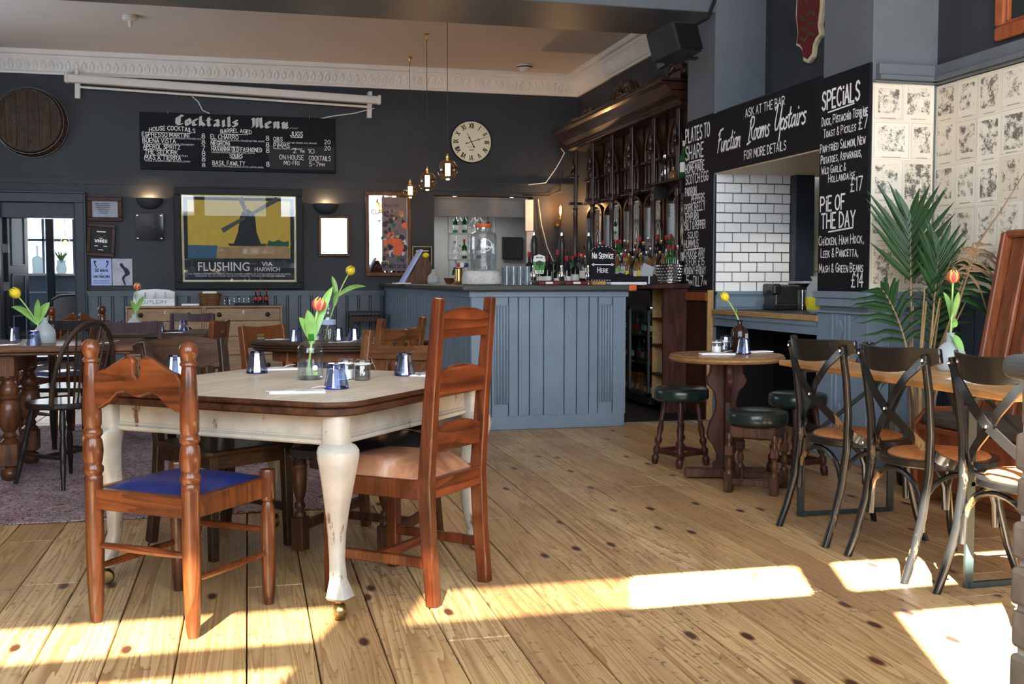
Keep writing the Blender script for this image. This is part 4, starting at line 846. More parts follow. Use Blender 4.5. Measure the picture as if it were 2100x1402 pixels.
# ================================================================== tables
# cream farmhouse table: square scrubbed top with rounded corners on cabriole legs with brass castors
t = thing('farmhouse_table', 'square table with scrubbed wooden top on chipped cream cabriole legs', 'table', (.20, 4.43, 0), R(52))
def rsq(h, r, n=6):
    p = []
    for cx_, cy_, a0 in ((h-r, h-r, 0), (-(h-r), h-r, 90), (-(h-r), -(h-r), 180), (h-r, -(h-r), 270)):
        for i in range(n+1): a = R(a0+90*i/n); p.append((cx_+r*math.cos(a), cy_+r*math.sin(a)))
    return p
m = MB(); steps = [(.575, .708), (.586, .708), (.592, .714), (.592, .733), (.586, .738), (.598, .742), (.601, .748), (.600, .757), (.594, .7595)]; vs = []; N = 28
for h_, z in steps: vs += [(x, y, z) for x, y in rsq(h_, .13*h_/.6)]
m.add(vs, [(i*N+k, i*N+(k+1) % N, (i+1)*N+(k+1) % N, (i+1)*N+k) for i in range(len(steps)-1) for k in range(N)]+[tuple(range(N))[::-1]])
obj('moulded_edge', m, 'table_edge', t, smooth=30)
pl = rsq(.5945, .128)
def clip(poly, lo, hi):   # cut the top outline into a board between two x values
    out = []; n = len(poly)
    for f, s in ((lo, 1), (hi, -1)):
        out = []; n = len(poly)
        for i in range(n):
            a, b = poly[i], poly[(i+1) % n]; ia, ib = s*(a[0]-f) >= 0, s*(b[0]-f) >= 0
            if ia: out.append(a)
            if ia != ib: k = (f-a[0])/(b[0]-a[0]); out.append((f, a[1]+(b[1]-a[1])*k))
        poly = out
    return poly
pr = [(y, -x) for x, y in pl]
for a, b in ((-.6, -.305), (-.3035, .0), (.0015, .302), (.3035, .6)):
    q = clip(pr, a, b); obj('top_board', MB().prism([(-v, u) for u, v in q], (0, 0, .755), (1, 0, 0), (0, 1, 0), .010), 'scrubbed_top', t)
hl = .51
for i in range(4):
    a = PI/2*i; M3 = rz3(a); p = lambda x, y, z: M3 @ V((x, y, z))
    mb = MB(); ext = hl-.04; y = -hl+.012
    mb.add([M3 @ V(q) for q in ((-ext, y-.012, .60), (ext, y-.012, .60), (ext, y+.012, .60), (-ext, y+.012, .60), (-ext, y-.012, .71), (ext, y-.012, .71), (ext, y+.012, .71), (-ext, y+.012, .71))], [(3, 2, 1, 0), (4, 5, 6, 7), (0, 1, 5, 4), (1, 2, 6, 5), (2, 3, 7, 6), (3, 0, 4, 7)])
    mb.bar(M3 @ V((-ext, y-.014, .612)), M3 @ V((ext, y-.014, .612)), .014, .012).bar(M3 @ V((-ext, y-.012, .628)), M3 @ V((ext, y-.012, .628)), .008, .006)
    obj('apron', mb, 'cream_paint', t)
    # cabriole leg at corner (-hl,-hl) rotated; section list: offset along the outward diagonal, half-size, height
    sec = [(.030, .036, .073), (.042, .042, .085), (.034, .036, .105), (.012, .026, .14), (-.004, .0235, .20), (-.006, .027, .29), (.006, .036, .38), (.022, .046, .46), (.032, .056, .53), (.034, .061, .562), (.030, .062, .588), (.016, .056, .602), (.002, .043, .611), (0, .042, .717)]
    vs = []; K = 16
    for off, hs, z in sec:
        c0 = V((-hl-off*.707, -hl-off*.707))
        for k2 in range(K):
            th = 2*PI*k2/K+PI/4; ct, st_ = math.cos(th), math.sin(th); pw = .50; rx = math.copysign(abs(ct)**pw, ct)*hs; ry = math.copysign(abs(st_)**pw, st_)*hs
            vs.append(M3 @ V((c0.x+rx, c0.y+ry, z)))
    n = len(sec); mb = MB().add(vs, [(j*K+k2, j*K+(k2+1) % K, (j+1)*K+(k2+1) % K, (j+1)*K+k2) for j in range(n-1) for k2 in range(K)]+[tuple(range(K))[::-1], tuple(range((n-1)*K, n*K))])
    lg = obj('cabriole_leg', mb, 'cream_paint', t, smooth=45)
    c0 = M3 @ V((-hl-.022, -hl-.022, 0)); w_ = MB(); ax = M3 @ V((1, -1, 0)).normalized(); mm = ax.to_track_quat('Z', 'Y').to_matrix()
    w_.lathe([(.012, -.020), (.024, -.018), (.030, -.010), (.031, 0), (.030, .010), (.024, .018), (.012, .020)], c0+V((0, 0, .031)), 16, mm); w_.bar(c0+V((0, 0, .05)), c0+V((0, 0, .078)), .02, .02)
    obj('brass_castor', w_, 'old_brass', lg, smooth=40)

# refectory table, bulbous turned legs
t = thing('refectory_table', 'long old oak table with bulbous turned legs at the left edge', 'table', (-1.66, 7.02, 0), 0)
for i, (a, b) in enumerate(((-.40, -.205), (-.20, -.003), (.002, .20), (.205, .40))): obj('top_board', MB().box(-.95, 1.0, a, b, .748, .785), 'refectory_x', t, bevel=.004)
obj('top_moulding', MB().box(-.93, .985, -.385, .385, .728, .748), 'refectory_x', t, bevel=.006)
bl = [(.0, .21), (.05, .212), (.052, .225), (.032, .245), (.040, .26), (.030, .28), (.045, .30), (.062, .34), (.068, .40), (.062, .45), (.05, .47), (.062, .48), (.064, .49), (.05, .50), (.056, .52), (.048, .55), (.032, .575), (.034, .59), (.045, .60), (.045, .61)]
for sx in (-.85, .30):
    for sy in (-.30, .30):
        lg = obj('turned_leg', MB().lathe(bl, (sx, sy, 0), 18), 'refectory', t, smooth=45)
        obj('leg_block', MB().box(sx-.045, sx+.045, sy-.045, sy+.045, .605, .73), 'refectory', lg, bevel=.005); obj('leg_block', MB().box(sx-.052, sx+.052, sy-.052, sy+.052, .085, .215), 'refectory', lg, bevel=.005)
        obj('bun_foot', MB().lathe([(.028, .0), (.048, .01), (.056, .035), (.05, .06), (.032, .075), (.036, .088)], (sx, sy, 0), 16), 'refectory', lg, smooth=50)
for sy in (-.30, .30): obj('apron', MB().box(-.82, .28, sy-.012, sy+.012, .615, .73), 'refectory_x', t); obj('stretcher', MB().bar((-.8, sy, .15), (.26, sy, .15), .05, .06), 'refectory_x', t)
for sx in (-.85, .30): obj('apron', MB().box(sx-.012, sx+.012, -.27, .27, .615, .73), 'refectory', t)
# dark table by the chest
t = thing('dining_table', 'dark wooden table with blue tumblers in front of the pine chest', 'table', (-.745, 8.98, 0), R(0))
obj('table_top', MB().box(-.42, .42, -.42, .42, .725, .75), 'walnut_x', t, bevel=.008, seg=2)
for sy in (-.36, .36): obj('apron', MB().box(-.34, .34, sy-.012, sy+.012, .64, .725), 'walnut_x', t)
for sx in (-.36, .36): obj('apron', MB().box(sx-.012, sx+.012, -.34, .34, .64, .725), 'walnut_dark', t)
for sx in (-.36, .36):
    for sy in (-.36, .36): obj('leg', MB().bar((sx, sy, 0), (sx, sy, .725), .045, .045, (0, 1, 0), .06, .06), 'walnut_dark', t, bevel=.004)
# oval table, reeded edge
t = thing('oval_table', 'dark oval table with a reeded edge and a bottle vase of yellow tulip', 'table', (.62, 7.42, 0), R(-8))
ov = MB().lathe([(.58, .69), (.60, .70), (.60, .71), (.592, .714), (.61, .718), (.61, .728), (.602, .732), (.615, .736), (.615, .748), (.608, .752), (.001, .752)], seg=44, sy=.68); obj('table_top', ov, 'walnut_x', t, smooth=35)
obj('apron', MB().lathe([(.46, .62), (.47, .62), (.47, .69), (.46, .69)], seg=36, sy=.62), 'cafe_wood', t, smooth=40)
for sx in (-1, 1):
    for sy in (-1, 1): obj('leg', MB().bar((sx*.38, sy*.2, 0), (sx*.33, sy*.17, .69), .035, .035, (0, 1, 0), .055, .055), 'cafe_wood', t, bevel=.004)
# round pub table on a shaped slab pedestal
t = thing('round_table', 'small round pub table with honey-coloured top on wavy-edged pedestal', 'table', (2.735, 5.83, 0), R(-14))
obj('table_top', MB().lathe([(.30, .695), (.325, .70), (.337, .712), (.338, .722), (.328, .728), (.333, .732), (.326, .737), (.001, .738)], seg=44), 'round_top', t, smooth=30)
half = [(.075, 0), (.055, .05), (.052, .09), (.075, .15), (.105, .19), (.112, .23), (.10, .29), (.07, .36), (.058, .43), (.075, .50), (.11, .54), (.122, .575), (.10, .62), (.095, .66), (.105, .695)]
poly = [(x, .06+z*.915) for x, z in half]+[(-x, .06+z*.915) for x, z in reversed(half)]
obj('pedestal_slab', MB().prism(poly, (0, 0, 0), (1, 0, 0), (0, 0, 1), .036), 'mahogany', t, bevel=.005)
obj('pedestal_slab', MB().prism(poly, (0, 0, 0), (0, 1, 0), (0, 0, 1), .036), 'mahogany', t, bevel=.005)
for a in (0, PI/2):
    M3 = rz3(a+PI/4*0); mb = MB().bar(M3 @ V((-.24, 0, .035)), M3 @ V((.24, 0, .035)), .07, .055); obj('foot_bar', mb, 'stool_oak', t, bevel=.008)
# plank beer-garden table on folding steel legs
t = thing('trestle_table', 'narrow pine plank table on folding dark green steel legs, beside the cross-back chairs', 'table', (2.90, 4.12, 0), 0)
for a, b in ((-.275, -.005), (0, .275)): obj('top_plank', MB().box(a, b, -.86, .86, .738, .766), 'pine_top', t, bevel=.006, seg=2)
for yy in (-.62, .66):
    fr = MB()
    for x in (-.25, .25): fr.bar((x, yy, .004), (x, yy, .735), .012, .035, (1, 0, 0))
    fr.bar((-.25, yy, .012), (.25, yy, .012), .02, .02).bar((-.25, yy, .40), (.25, yy, .40), .012, .016).bar((-.25, yy, .73), (.25, yy, .73), .02, .02)
    lg = obj('folding_leg', fr, 'iron_green', t); s = -1 if yy > 0 else 1
    for x in (-.2, .2): obj('brace', MB().bar((x, yy, .40), (x*.3, yy+s*.42, .73), .02, .008, (1, 0, 0)), 'iron_green', lg)
for yy in (-.62, .0, .66): obj('batten', MB().box(-.26, .26, yy-.03, yy+.03, .728, .738), 'iron_green', t)
# -- pew along the right wall
t = thing('pew', 'reddish pine pew with tall tongued back and box seat, at the right', 'pew', (3.80, 4.0, 0), 0)
for i in range(9):
    y = .90-.135*i; obj('back_board', MB().tube([(.02, y, .46), (.20, y, 1.41)], 0, flat=(.128, .028), up=(1, 0, 0)), 'pine_red', t, bevel=.008)
    if i < 8: obj('cover_strip', MB().tube([(-.012, y-.0675, .46), (.168, y-.0675, 1.40)], 0, flat=(.036, .026), up=(1, 0, 0)), 'pine_red', t, bevel=.006)
obj('cap_rail', MB().box(.15, .27, -.25, .99, 1.40, 1.44), 'pine_red', t, bevel=.01)
obj('end_board', MB().prism([(-.02, 0), (.32, 0), (.32, 1.0), (.25, 1.43), (.14, 1.43), (-.02, .55)], (0, .99, 0), (1, 0, 0), (0, 0, 1), .035), 'pine_red', t, bevel=.006)
obj('seat_board', MB().box(-.38, .04, -.3, .98, .385, .415), 'pine_red', t, bevel=.006); obj('seat_front', MB().box(-.36, -.335, -.3, .97, .10, .385), 'pine_red', t, bevel=.004)
obj('end_board', MB().prism([(-.38, 0), (0, 0), (0, .50), (-.30, .50), (-.38, .42)], (0, .99, 0), (1, 0, 0), (0, 0, 1), .035), 'pine_red', t, bevel=.006)
tag(obj('seat_cushion', MB().box(3.43, 3.83, 3.72, 4.94, .416, .485), 'bench_leather', bevel=.022, seg=3), 'long brown leather cushion lying on the pine pew', 'cushion')

# ================================================================== things on the back wall (local x right, z up, room towards -y)
FB = ((0, 0, 0), (1, 0, 0), (0, 0, 1))
def frB(y): return ((0, y, 0), (1, 0, 0), (0, 0, 1))
def frame_parts(t, w, h, fw, mat, depth=.035, name='frame'):
    for x0, x1, z0, z1 in ((-w/2, w/2, h/2-fw, h/2), (-w/2, w/2, -h/2, -h/2+fw), (-w/2, -w/2+fw, -h/2+fw, h/2-fw), (w/2-fw, w/2, -h/2+fw, h/2-fw)):
        obj(name, MB().box(x0, x1, -depth, 0, z0, z1), mat, t, bevel=min(.006, fw*.2))
# wine barrel
t = thing('wine_barrel', 'old oak barrel end mounted high on the wall above the doorway', 'barrel', (-2.40, YB-.012, 2.985), 0); RX = Matrix.Rotation(R(90), 3, 'X')
br = .375
for i in range(22):
    a0, a1 = 2*PI*i/22+.006, 2*PI*(i+1)/22-.006; vs = []
    for y, r in ((0, br*1.05), (-.10, br*1.03), (-.20, br*.985), (-.26, br*.95)):
        for a in (a0, a1):
            for k in (r, r-.03): vs.append((k*math.cos(a), y, k*math.sin(a)))
    fs = []
    for j in range(3):
        b = j*4; fs += [(b, b+2, b+6, b+4), (b+1, b+5, b+7, b+3), (b, b+4, b+5, b+1), (b+2, b+3, b+7, b+6)]
    fs += [(0, 1, 3, 2), (12, 14, 15, 13)]; obj('stave', MB().add(vs, fs), 'barrel_oak', t)
hx = [-.355+.71*i/6 for i in range(7)]
for a, b in zip(hx, hx[1:]):
    n = 6; rr = br*.945-.012; top = [(a+(b-a-.004)*i/n) for i in range(n+1)]; poly = [(x, math.sqrt(max(0, rr*rr-x*x))) for x in top]+[(x, -math.sqrt(max(0, rr*rr-x*x))) for x in reversed(top)]; obj('head_board', MB().prism(poly, (0, -.232, 0), (1, 0, 0), (0, 0, 1), .02), 'barrel_oak', t)
for y, r in ((-.03, br*1.055), (-.20, br*.995)): obj('hoop', MB().lathe([(r, -.02), (r+.004, -.02), (r+.004, .02), (r, .02)], (0, y, 0), 32, RX, caps=False), 'dark_steel', t)
obj('bung_hole', MB().lathe([(.022, 0), (.001, .003)], (.02, -.243, -.24), 12, RX), 'black', t)
F = frB(-.2435); words('branded_lettering', 'ebony', t, 'VOLNAY', 0, .08, .075, F, t=.16, align='c', width=.36); words('branded_lettering', 'ebony', t, 'Les Clous', 0, -.045, .065, F, t=.14, align='c', width=.33); words('branded_lettering', 'ebony', t, '1935', 0, -.17, .07, F, t=.16, align='c', width=.22)
# projector screen
t = thing('projector_screen', 'long white roll-up projector screen casing below the cornice', 'projector screen', (-.20, YB-.12, 3.44), 0)
a = MB().box(-1.80, 1.80, -.05, .05, -.045, .045); sc = obj('casing', a, 'screen_white', t, bevel=.015, seg=2); t.rotation_euler = (0, R(1.75), 0)
obj('bottom_bar', MB().box(-1.66, 1.70, -.04, -.015, -.105, -.08), 'screen_white', t, bevel=.006)
for s in (-1, 1): obj('end_cap', MB().box(s*1.80-.02, s*1.80+.02, -.055, .055, -.05, .06), 'screen_white', t, bevel=.008); obj('bracket', MB().box(s*1.69-.028, s*1.69+.028, .05, .12, -.21, .10).box(s*1.69-.02, s*1.69+.02, -.02, .06, .05, .10), 'screen_white', t)
# cocktail board
t = thing('chalkboard', 'wide black chalkboard lettered Cocktails Menu', 'chalkboard', (-.075, YB-.03, 2.82), 0); BW, BH = 2.29, .67
obj('panel', MB().box(-BW/2, BW/2, -.012, .028, -BH/2, BH/2), 'black_board', t, bevel=.004)
obj('patch', MB().box(.335, 1.13, -.0145, -.012, -.295, -.015), 'black', t)
F = frB(-.0155); g = MB(); k = MB()
def U(px): return -BW/2+(px-30)/2010*BW       # board columns measured from its left edge
def Vv(py): return BH/2-(py-45)/640*BH+ .0
words('heading', 'chalk_dim', t, 'Cocktails', U(395), .195, .115, F, t=.20, font=_GO, width=.70); words('heading', 'chalk_dim', t, 'Menu', U(1165), .195, .115, F, t=.20, font=_GO, width=.42); letters(g, '...', U(1560), .195, .115, F, t=.2, font=_GO, width=.08)
words('lettering', 'chalk', t, 'HOUSE COCKTAILS', U(355), .105, .048, F, t=.14, align='c', width=.52, bow=.55); words('lettering', 'chalk', t, 'BARREL AGED', U(1000), .112, .045, F, t=.14, align='c', width=.36, bow=.35); words('lettering', 'chalk', t, 'JUGS', U(1625), .105, .055, F, t=.14, align='c', width=.15)
for a, b, v in ((200, 540, .098), (865, 1120, .105), (1565, 1690, .092)): line(k, U(a), v, U(b), v, .006, F)
rows = (('ESPRESSO MARTiNi', 55, 520, .052, '8', 'VANILLA VODKA KAHLUA ESPRESSO FRANGELICO', 640), ('BUENA ViSTA', 60, 385, -.020, '8', 'VANILLA CITRON VODKA ORANGE, CRANBERRY', 570), ('APEROL SPRiTZ', 65, 430, -.092, '7', 'APEROL PROSECCO SODA', 350), ('THE SELKiRK', 78, 405, -.155, '8', 'GIN MINT LEMONADE GINGER BITTERS', 505), ('MAS A TiERRA', 75, 435, -.22, '8', 'TEQUILA ELDERFLOWER GINGER LEMON', 525))
for s_, a, b, v, pz, ing, e in rows:
    words('lettering', 'chalk', t, s_, U(a), v, .048, F, t=.13, width=U(b)-U(a)); words('lettering', 'chalk', t, pz, U(648), v-.006, .055, F, t=.12, width=.036); words('small_print', 'chalk', t, ing, U(a), v-.022, .016, F, t=.14, width=U(e)-U(a))
words('lettering', 'chalk', t, '8', U(648), -.292, .045, F, t=.12, width=.034)
for s_, a, b, v, pz, ing, e in (('EL CHARRO', 740, 1020, .047, '8', 'TEQUILA MEZCAL, CACHACA, ORANGE BITTER, AGAVE', 1290), ('NEGRONi', 742, 930, -.030, '8', 'GIN, CAMPARI, VERMOUTH', 1030), ('HAVANNA OLD FASHiONED', 748, 1262, -.098, '8', 'HAVANA ESPECIAL RUM, BITTERS, GOMME', 1190), ('BASiL FAWLTY', 755, 1085, -.265, '8', 'AMISTER, LIMONCELLO, EGG WHITE, LEMON, BASIL', 1280)):
    words('lettering', 'chalk', t, s_, U(a), v, .050, F, t=.13, width=U(b)-U(a)); words('lettering', 'chalk', t, pz, U(1305), v-.004, .056, F, t=.12, width=.036); words('small_print', 'chalk', t, ing, U(a), v-.024, .016, F, t=.14, width=U(e)-U(a))
words('lettering', 'chalk', t, 'SOURS', U(995), -.175, .045, F, t=.14, align='c', width=.15); line(k, U(945), -.185, U(1050), -.183, .005, F)
for s_, b, v, ing, e in (('QBS', 1478, .040, 'QUINCE BULLACE GIN, GINGER ALE, ORANGE', 1838), ('PiMMS', 1550, -.035, 'PIMMS, FRUITS, LEMONADE', 1685)):
    words('lettering', 'chalk', t, s_, U(1385), v, .048, F, t=.13, width=U(b)-U(1385)); words('lettering', 'chalk', t, '20', U(1920), v-.018, .05, F, t=.12, width=.07); words('small_print', 'chalk', t, ing, U(1385), v-.022, .016, F, t=.14, width=U(e)-U(1385))
words('lettering', 'chalk', t, '2', U(1590), -.095, .055, F, t=.1, width=.035); words('lettering', 'chalk', t, 'FOR', U(1665), -.09, .026, F, t=.14, width=.05); words('lettering', 'chalk', t, '10', U(1745), -.098, .055, F, t=.1, width=.075)
words('lettering', 'chalk', t, 'ON HOUSE', U(1445), -.178, .056, F, t=.1, width=.29); words('lettering', 'chalk', t, 'COCKTAILS', U(1755), -.182, .056, F, t=.1, width=.26); words('lettering', 'chalk', t, 'MO-FRI', U(1490), -.245, .050, F, t=.1, width=.18); words('lettering', 'chalk', t, '5-7', U(1755), -.252, .052, F, t=.1, width=.115); words('lettering', 'chalk', t, 'PM', U(1868), -.25, .035, F, t=.13, width=.06)
obj('heading', g, 'chalk_dim', t); obj('underline', k, 'chalk', t)
for x in (-.82, .83): obj('hook', MB().tube([(x, -.01, BH/2+.03), (x, -.018, BH/2), (x, -.02, BH/2-.015)], .004, 6), 'steel', t)
# cables hanging down to the board
for pts, lab in (([(-.62, YB-.03, 3.36), (-.55, YB-.04, 3.30), (-.50, YB-.03, 3.20), (-.42, YB-.035, 3.165)], 'white cable from the screen to the left of the cocktail board'), ([(1.55, YB-.05, 3.30), (1.30, YB-.035, 3.23), (1.05, YB-.03, 3.19), (.80, YB-.035, 3.13)], 'white cable from the screen to the right of the cocktail board')): tag(obj('cable', MB().tube(pts, .006, 6), 'white_paint', smooth=True), lab, 'cable')
# wall uplighters: quarter-bowl with a warm lamp
for x, z, lab in ((-1.123, 2.09, 'dark half-bowl wall uplighter left of the windmill poster'), (.945, 2.06, 'dark half-bowl wall uplighter right of the windmill poster')):
    t = thing('wall_light', lab, 'wall light', (x, YB, z), 0); n = 12; vs = []; fs = []; mm = 6
    for j in range(mm+1):
        ph = (PI/2)*j/mm
        for i in range(n+1):
            th = PI*i/n; vs.append((.155*math.cos(th)*math.cos(ph*.96), -.13*math.sin(th)*math.cos(ph*.96), .055-.13*math.sin(ph)))
    fs = [(j*(n+1)+i, j*(n+1)+i+1, (j+1)*(n+1)+i+1, (j+1)*(n+1)+i) for j in range(mm) for i in range(n)]
    o = obj('bowl', MB().add(vs, fs), 'wall_paint', t, smooth=True); so = o.modifiers.new('solid', 'SOLIDIFY'); so.thickness = .006
    obj('lamp', MB().ball((0, -.05, .0), .022, 10, 6), 'bulb_glow', t)
    d = bpy.data.lights.new('lamp_glow', 'POINT'); d.energy = 8; d.color = (1, .60, .28); d.shadow_soft_size = .02; o = bpy.data.objects.new('lamp_glow', d); COL.objects.link(o); o.parent = t; o.location = (0, -.05, .035)
# windmill poster
t = thing('framed_poster', 'large black-framed travel poster of a dark windmill against a yellow sky', 'poster', (-.0915, YB-.03, 1.672), 0); PW, PH = 1.505, 1.208; t.rotation_euler = (R(3.2), 0, 0); t.location.y -= .035
frame_parts(t, PW, PH, .085, 'black', .05); frame_parts(t, PW-.16, PH-.16, .012, 'old_brass', .04, 'gilt_slip')
obj('backing', MB().box(-.68, .68, -.012, .02, -.53, .53), 'paper', t)
obj('print_ground', MB().box(-.645, .645, -.014, -.012, -.495, .495), 'poster_dark', t); F = frB(-.0165)
def flat(name, poly, mat, y=-.0155): obj(name, MB().add([(u, y, v) for u, v in poly], [tuple(range(len(poly)))]), mat, t)
flat('print_sky', [(-.60, -.235), (.60, -.235), (.60, .46), (-.60, .46)], 'ochre', -.0145); flat('print_land', [(-.60, -.235), (.60, -.235), (.60, -.10), (.28, -.06), (-.1, -.10), (-.60, -.08)], 'poster_tan', -.0150); flat('print_river', [(-.60, -.235), (-.28, -.235), (-.26, -.08), (-.60, -.075)], 'poster_blue', -.0153)
flat('print_trees', [(.32, -.08), (.58, -.09), (.58, -.02), (.52, -.035), (.46, -.005), (.40, -.03), (.34, -.015)], 'poster_green', -.0154)
flat('print_mill', [(-.08, -.08), (.26, -.08), (.20, .08), (.185, .27), (.15, .33), (.10, .36), (.04, .33), (.01, .27), (-.02, .08)], 'poster_dark', -.0156); flat('print_gallery', [(-.14, -.055), (.32, -.055), (.30, -.085), (-.12, -.085)], 'poster_dark', -.0157)
for a, L in ((R(33), .42), (R(213), .34), (R(112), .24)):
    c0 = V((.09, .27)); d = V((math.cos(a), math.sin(a))); nn = V((-d.y, d.x)); p = [c0+d*.03+nn*.012, c0+d*.03-nn*.02, c0+d*L-nn*.045, c0+d*L+nn*.016]; flat('print_sail', [(q.x, q.y) for q in p], 'poster_grey', -.0159)
print_text('lettering', 'FLUSHING', ((-.19, -.0165, -.385), (1, 0, 0), (0, 0, 1)), .105, 'paper', t, width=.60, bold=.008); print_text('lettering', 'VIA', ((.32, -.0165, -.325), (1, 0, 0), (0, 0, 1)), .05, 'paper', t, width=.13, bold=.008); print_text('lettering', 'HARWICH', ((.32, -.0165, -.39), (1, 0, 0), (0, 0, 1)), .05, 'paper', t, width=.30, bold=.008)
g = MB(); letters(g, 'FULL INFORMATION FROM CONTINENTAL TRAFFIC MANAGER LIVERPOOL ST STATION LONDON E.C.2 OR ANY OFFICE', -.6, -.43, .014, F, t=.18, width=1.2); letters(g, 'STEAMSHIP CO LTD. GATEWAY HOUSE E.C.1 PRINCIPAL STATIONS, OFFICES AND AGENCIES', -.52, -.455, .014, F, t=.18, width=1.05); obj('small_print', g, 'paper', t)
obj('glazing', MB().box(-.66, .66, -.030, -.027, -.51, .51), 'pane', t)
# certificate, winner plaque, flyers, acrylic plaque, small mirror
t = thing('framed_certificate', 'small certificate in a dark red frame beside the doorway casing', 'picture', (-1.623, YB-.03, 2.008), 0); t.rotation_euler = (R(4), 0, 0); frame_parts(t, .385, .285, .05, 'mahogany', .03); obj('certificate', MB().box(-.15, .15, -.012, .01, -.1, .1), 'flyer_grey', t); obj('glazing', MB().box(-.15, .15, -.02, -.018, -.1, .1), 'pane', t)
g = MB(); F = frB(-.0135)
for i in range(6): line(g, -.11+.01*i, .065-.022*i, .06-.005*i, .065-.022*i, .006, F)
obj('print', g, 'ink', t); obj('hook', MB().tube([(0, -.02, .14), (0, -.03, .155), (0, -.02, .165)], .006, 6), 'brass', t)
t = thing('award_plaque', 'dark wooden award plaque reading WINNER with a red heart', 'plaque', (-1.674, YB-.025, 1.645), 0); t.rotation_euler = (0, R(3.5), 0); frame_parts(t, .315, .385, .045, 'mahogany', .025); obj('plate', MB().box(-.115, .115, -.014, .01, -.15, .15), 'black', t)
F = frB(-.0155); g = MB(); letters(g, 'WINNER', 0, -.028, .034, F, t=.2, align='c', width=.135); line(g, -.02, .022, .02, .022, .010, F); line(g, -.05, .098, .05, .098, .012, F); line(g, -.07, -.07, -.03, -.07, .009, F); line(g, .03, -.07, .07, -.07, .009, F); line(g, -.03, -.115, .03, -.115, .008, F); obj('lettering', g, 'chalk', t)
hp = [(.055*math.sin(a)**3, .045*math.cos(a)-.018*math.cos(2*a)-.008*math.cos(3*a)) for a in [2*PI*i/30 for i in range(31)]]; g = MB()
for (a, b), (c_, d) in zip(hp, hp[1:]):
    if not (-.04 < b < -.0) and math.hypot(c_-a, d-b) > 1e-5: line(g, a, b+.01, c_, d+.01, .006, F)
obj('heart', g, 'shield_red', t)
t = thing('flyer', 'pale blue printed flyer pinned below the award plaque', 'flyer', (-1.682, YB-.004, 1.27), 0); obj('sheet', MB().box(-.113, .113, -.004, 0, -.158, .158), 'flyer_blue', t); F = frB(-.0052); g = MB()
letters(g, '50 Ways', 0, .005, .032, F, t=.2, align='c', width=.14); letters(g, 'TO', 0, -.03, .014, F, t=.2, align='c'); letters(g, 'Love Your Liver', 0, -.065, .03, F, t=.18, align='c', width=.18)
for s in (-1, 1): g.add([V((s*u, -.0053, v)) for u, v in ((.085, .135), (.05, .13), (.055, .115), (.07, .11), (.055, .07), (.04, .05), (.06, .055), (.08, .10))], [tuple(range(8))])
for i in range(3): line(g, -.09, -.10-.018*i, .09, -.10-.018*i, .004, F)
obj('print', g, 'ink', t)
t = thing('flyer', 'grey flyer with a bending figure, right of the blue flyer', 'flyer', (-1.447, YB-.004, 1.27), 0); obj('sheet', MB().box(-.112, .112, -.004, 0, -.158, .158), 'flyer_grey', t); flat('figure', [(-.03, .10), (.0, .105), (.02, .07), (.06, .04), (.085, 0), (.08, -.03), (.03, -.06), (.02, -.09), (.04, -.155), (.02, -.155), (-.005, -.09), (-.005, -.06), (.03, -.02), (.01, .03), (-.025, .07)], 'ink', -.0052)
t = thing('acrylic_plaque', 'square glossy plaque fixed to the wall under the left uplighter', 'plaque', (-1.13, YB-.02, 1.805), R(-3)); t.rotation_euler = (R(2.5), 0, R(-3)); obj('plate', MB().box(-.157, .157, -.008, .0, -.157, .157), 'black', t, bevel=.002); obj('cover', MB().box(-.157, .157, -.014, -.010, -.157, .157), 'mirror', t) if False else None
MAT['acrylic'] = plain('acrylic', (.02, .02, .025), .04, 0, .9, var=0); obj('cover', MB().box(-.158, .158, -.016, -.009, -.158, .158), 'acrylic', t); b = MB()
for sx in (-1, 1):
    for sz in (-1, 1): b.lathe([(.009, 0), (.009, .006), (.001, .008)], (sx*.135, -.016, sz*.135), 10, RX)
obj('fixing', b, 'chrome', t); obj('script', MB().tube([(-.09+.18*i/40, -.018, .012*math.sin(i*.9)+.006*math.sin(i*.37)) for i in range(41)], .0028, 5), 'brass', t)
t = thing('wall_mirror', 'small wood-framed mirror under the right uplighter', 'mirror', (1.041, YB-.02, 1.718), 0); frame_parts(t, .385, .505, .035, 'frame_brown', .03); obj('mirror_glass', MB().box(-.165, .165, -.015, .01, -.225, .225), 'mirror', t)
# printed aperitif mirror
t = thing('advertising_mirror', 'tall wood-framed mirror printed with an aperitif advert', 'mirror', (1.712, YB-.02, 1.75), 0); frame_parts(t, .575, 1.055, .05, 'frame_brown', .035); obj('mirror_glass', MB().box(-.245, .245, -.015, .01, -.485, .485), 'mirror', t)
flat('print_band', [(-.08, -.46), (.235, -.46), (.235, .46), (-.08, .46)], 'purple_grey', -.0158); random.seed(3)
for i in range(70):
    x, z = random.uniform(-.07, .22), random.uniform(-.40, .30); s_ = random.uniform(.02, .055); n = 7; flat('print_blot', [(x+s_*random.uniform(.5, 1)*math.cos(2*PI*k/n), z+s_*random.uniform(.5, 1.2)*math.sin(2*PI*k/n)) for k in range(n)], random.choice(['ink', 'poster_dark', 'poster_green', 'poster_tan', 'ink', 'poster_dark', 'poster_grey', 'flyer_grey', 'orange_rubber']), -.0160-.00002*i)
flat('print_figure', [(.02, -.05), (.16, -.06), (.20, -.16), (.15, -.27), (.06, -.26), (.07, -.15), (-.02, -.10)], 'orange_rubber', -.0172)
print_text('lettering', "A l'Apéritif", ((.0, -.0175, .335), (1, 0, 0), (0, 0, 1)), .05, 'ink', t, width=.28, bold=.005); print_text('lettering', 'CLACQUESIN', ((.0, -.0175, .245), (1, 0, 0), (0, 0, 1)), .062, 'maroon', t, width=.43, bold=.02)
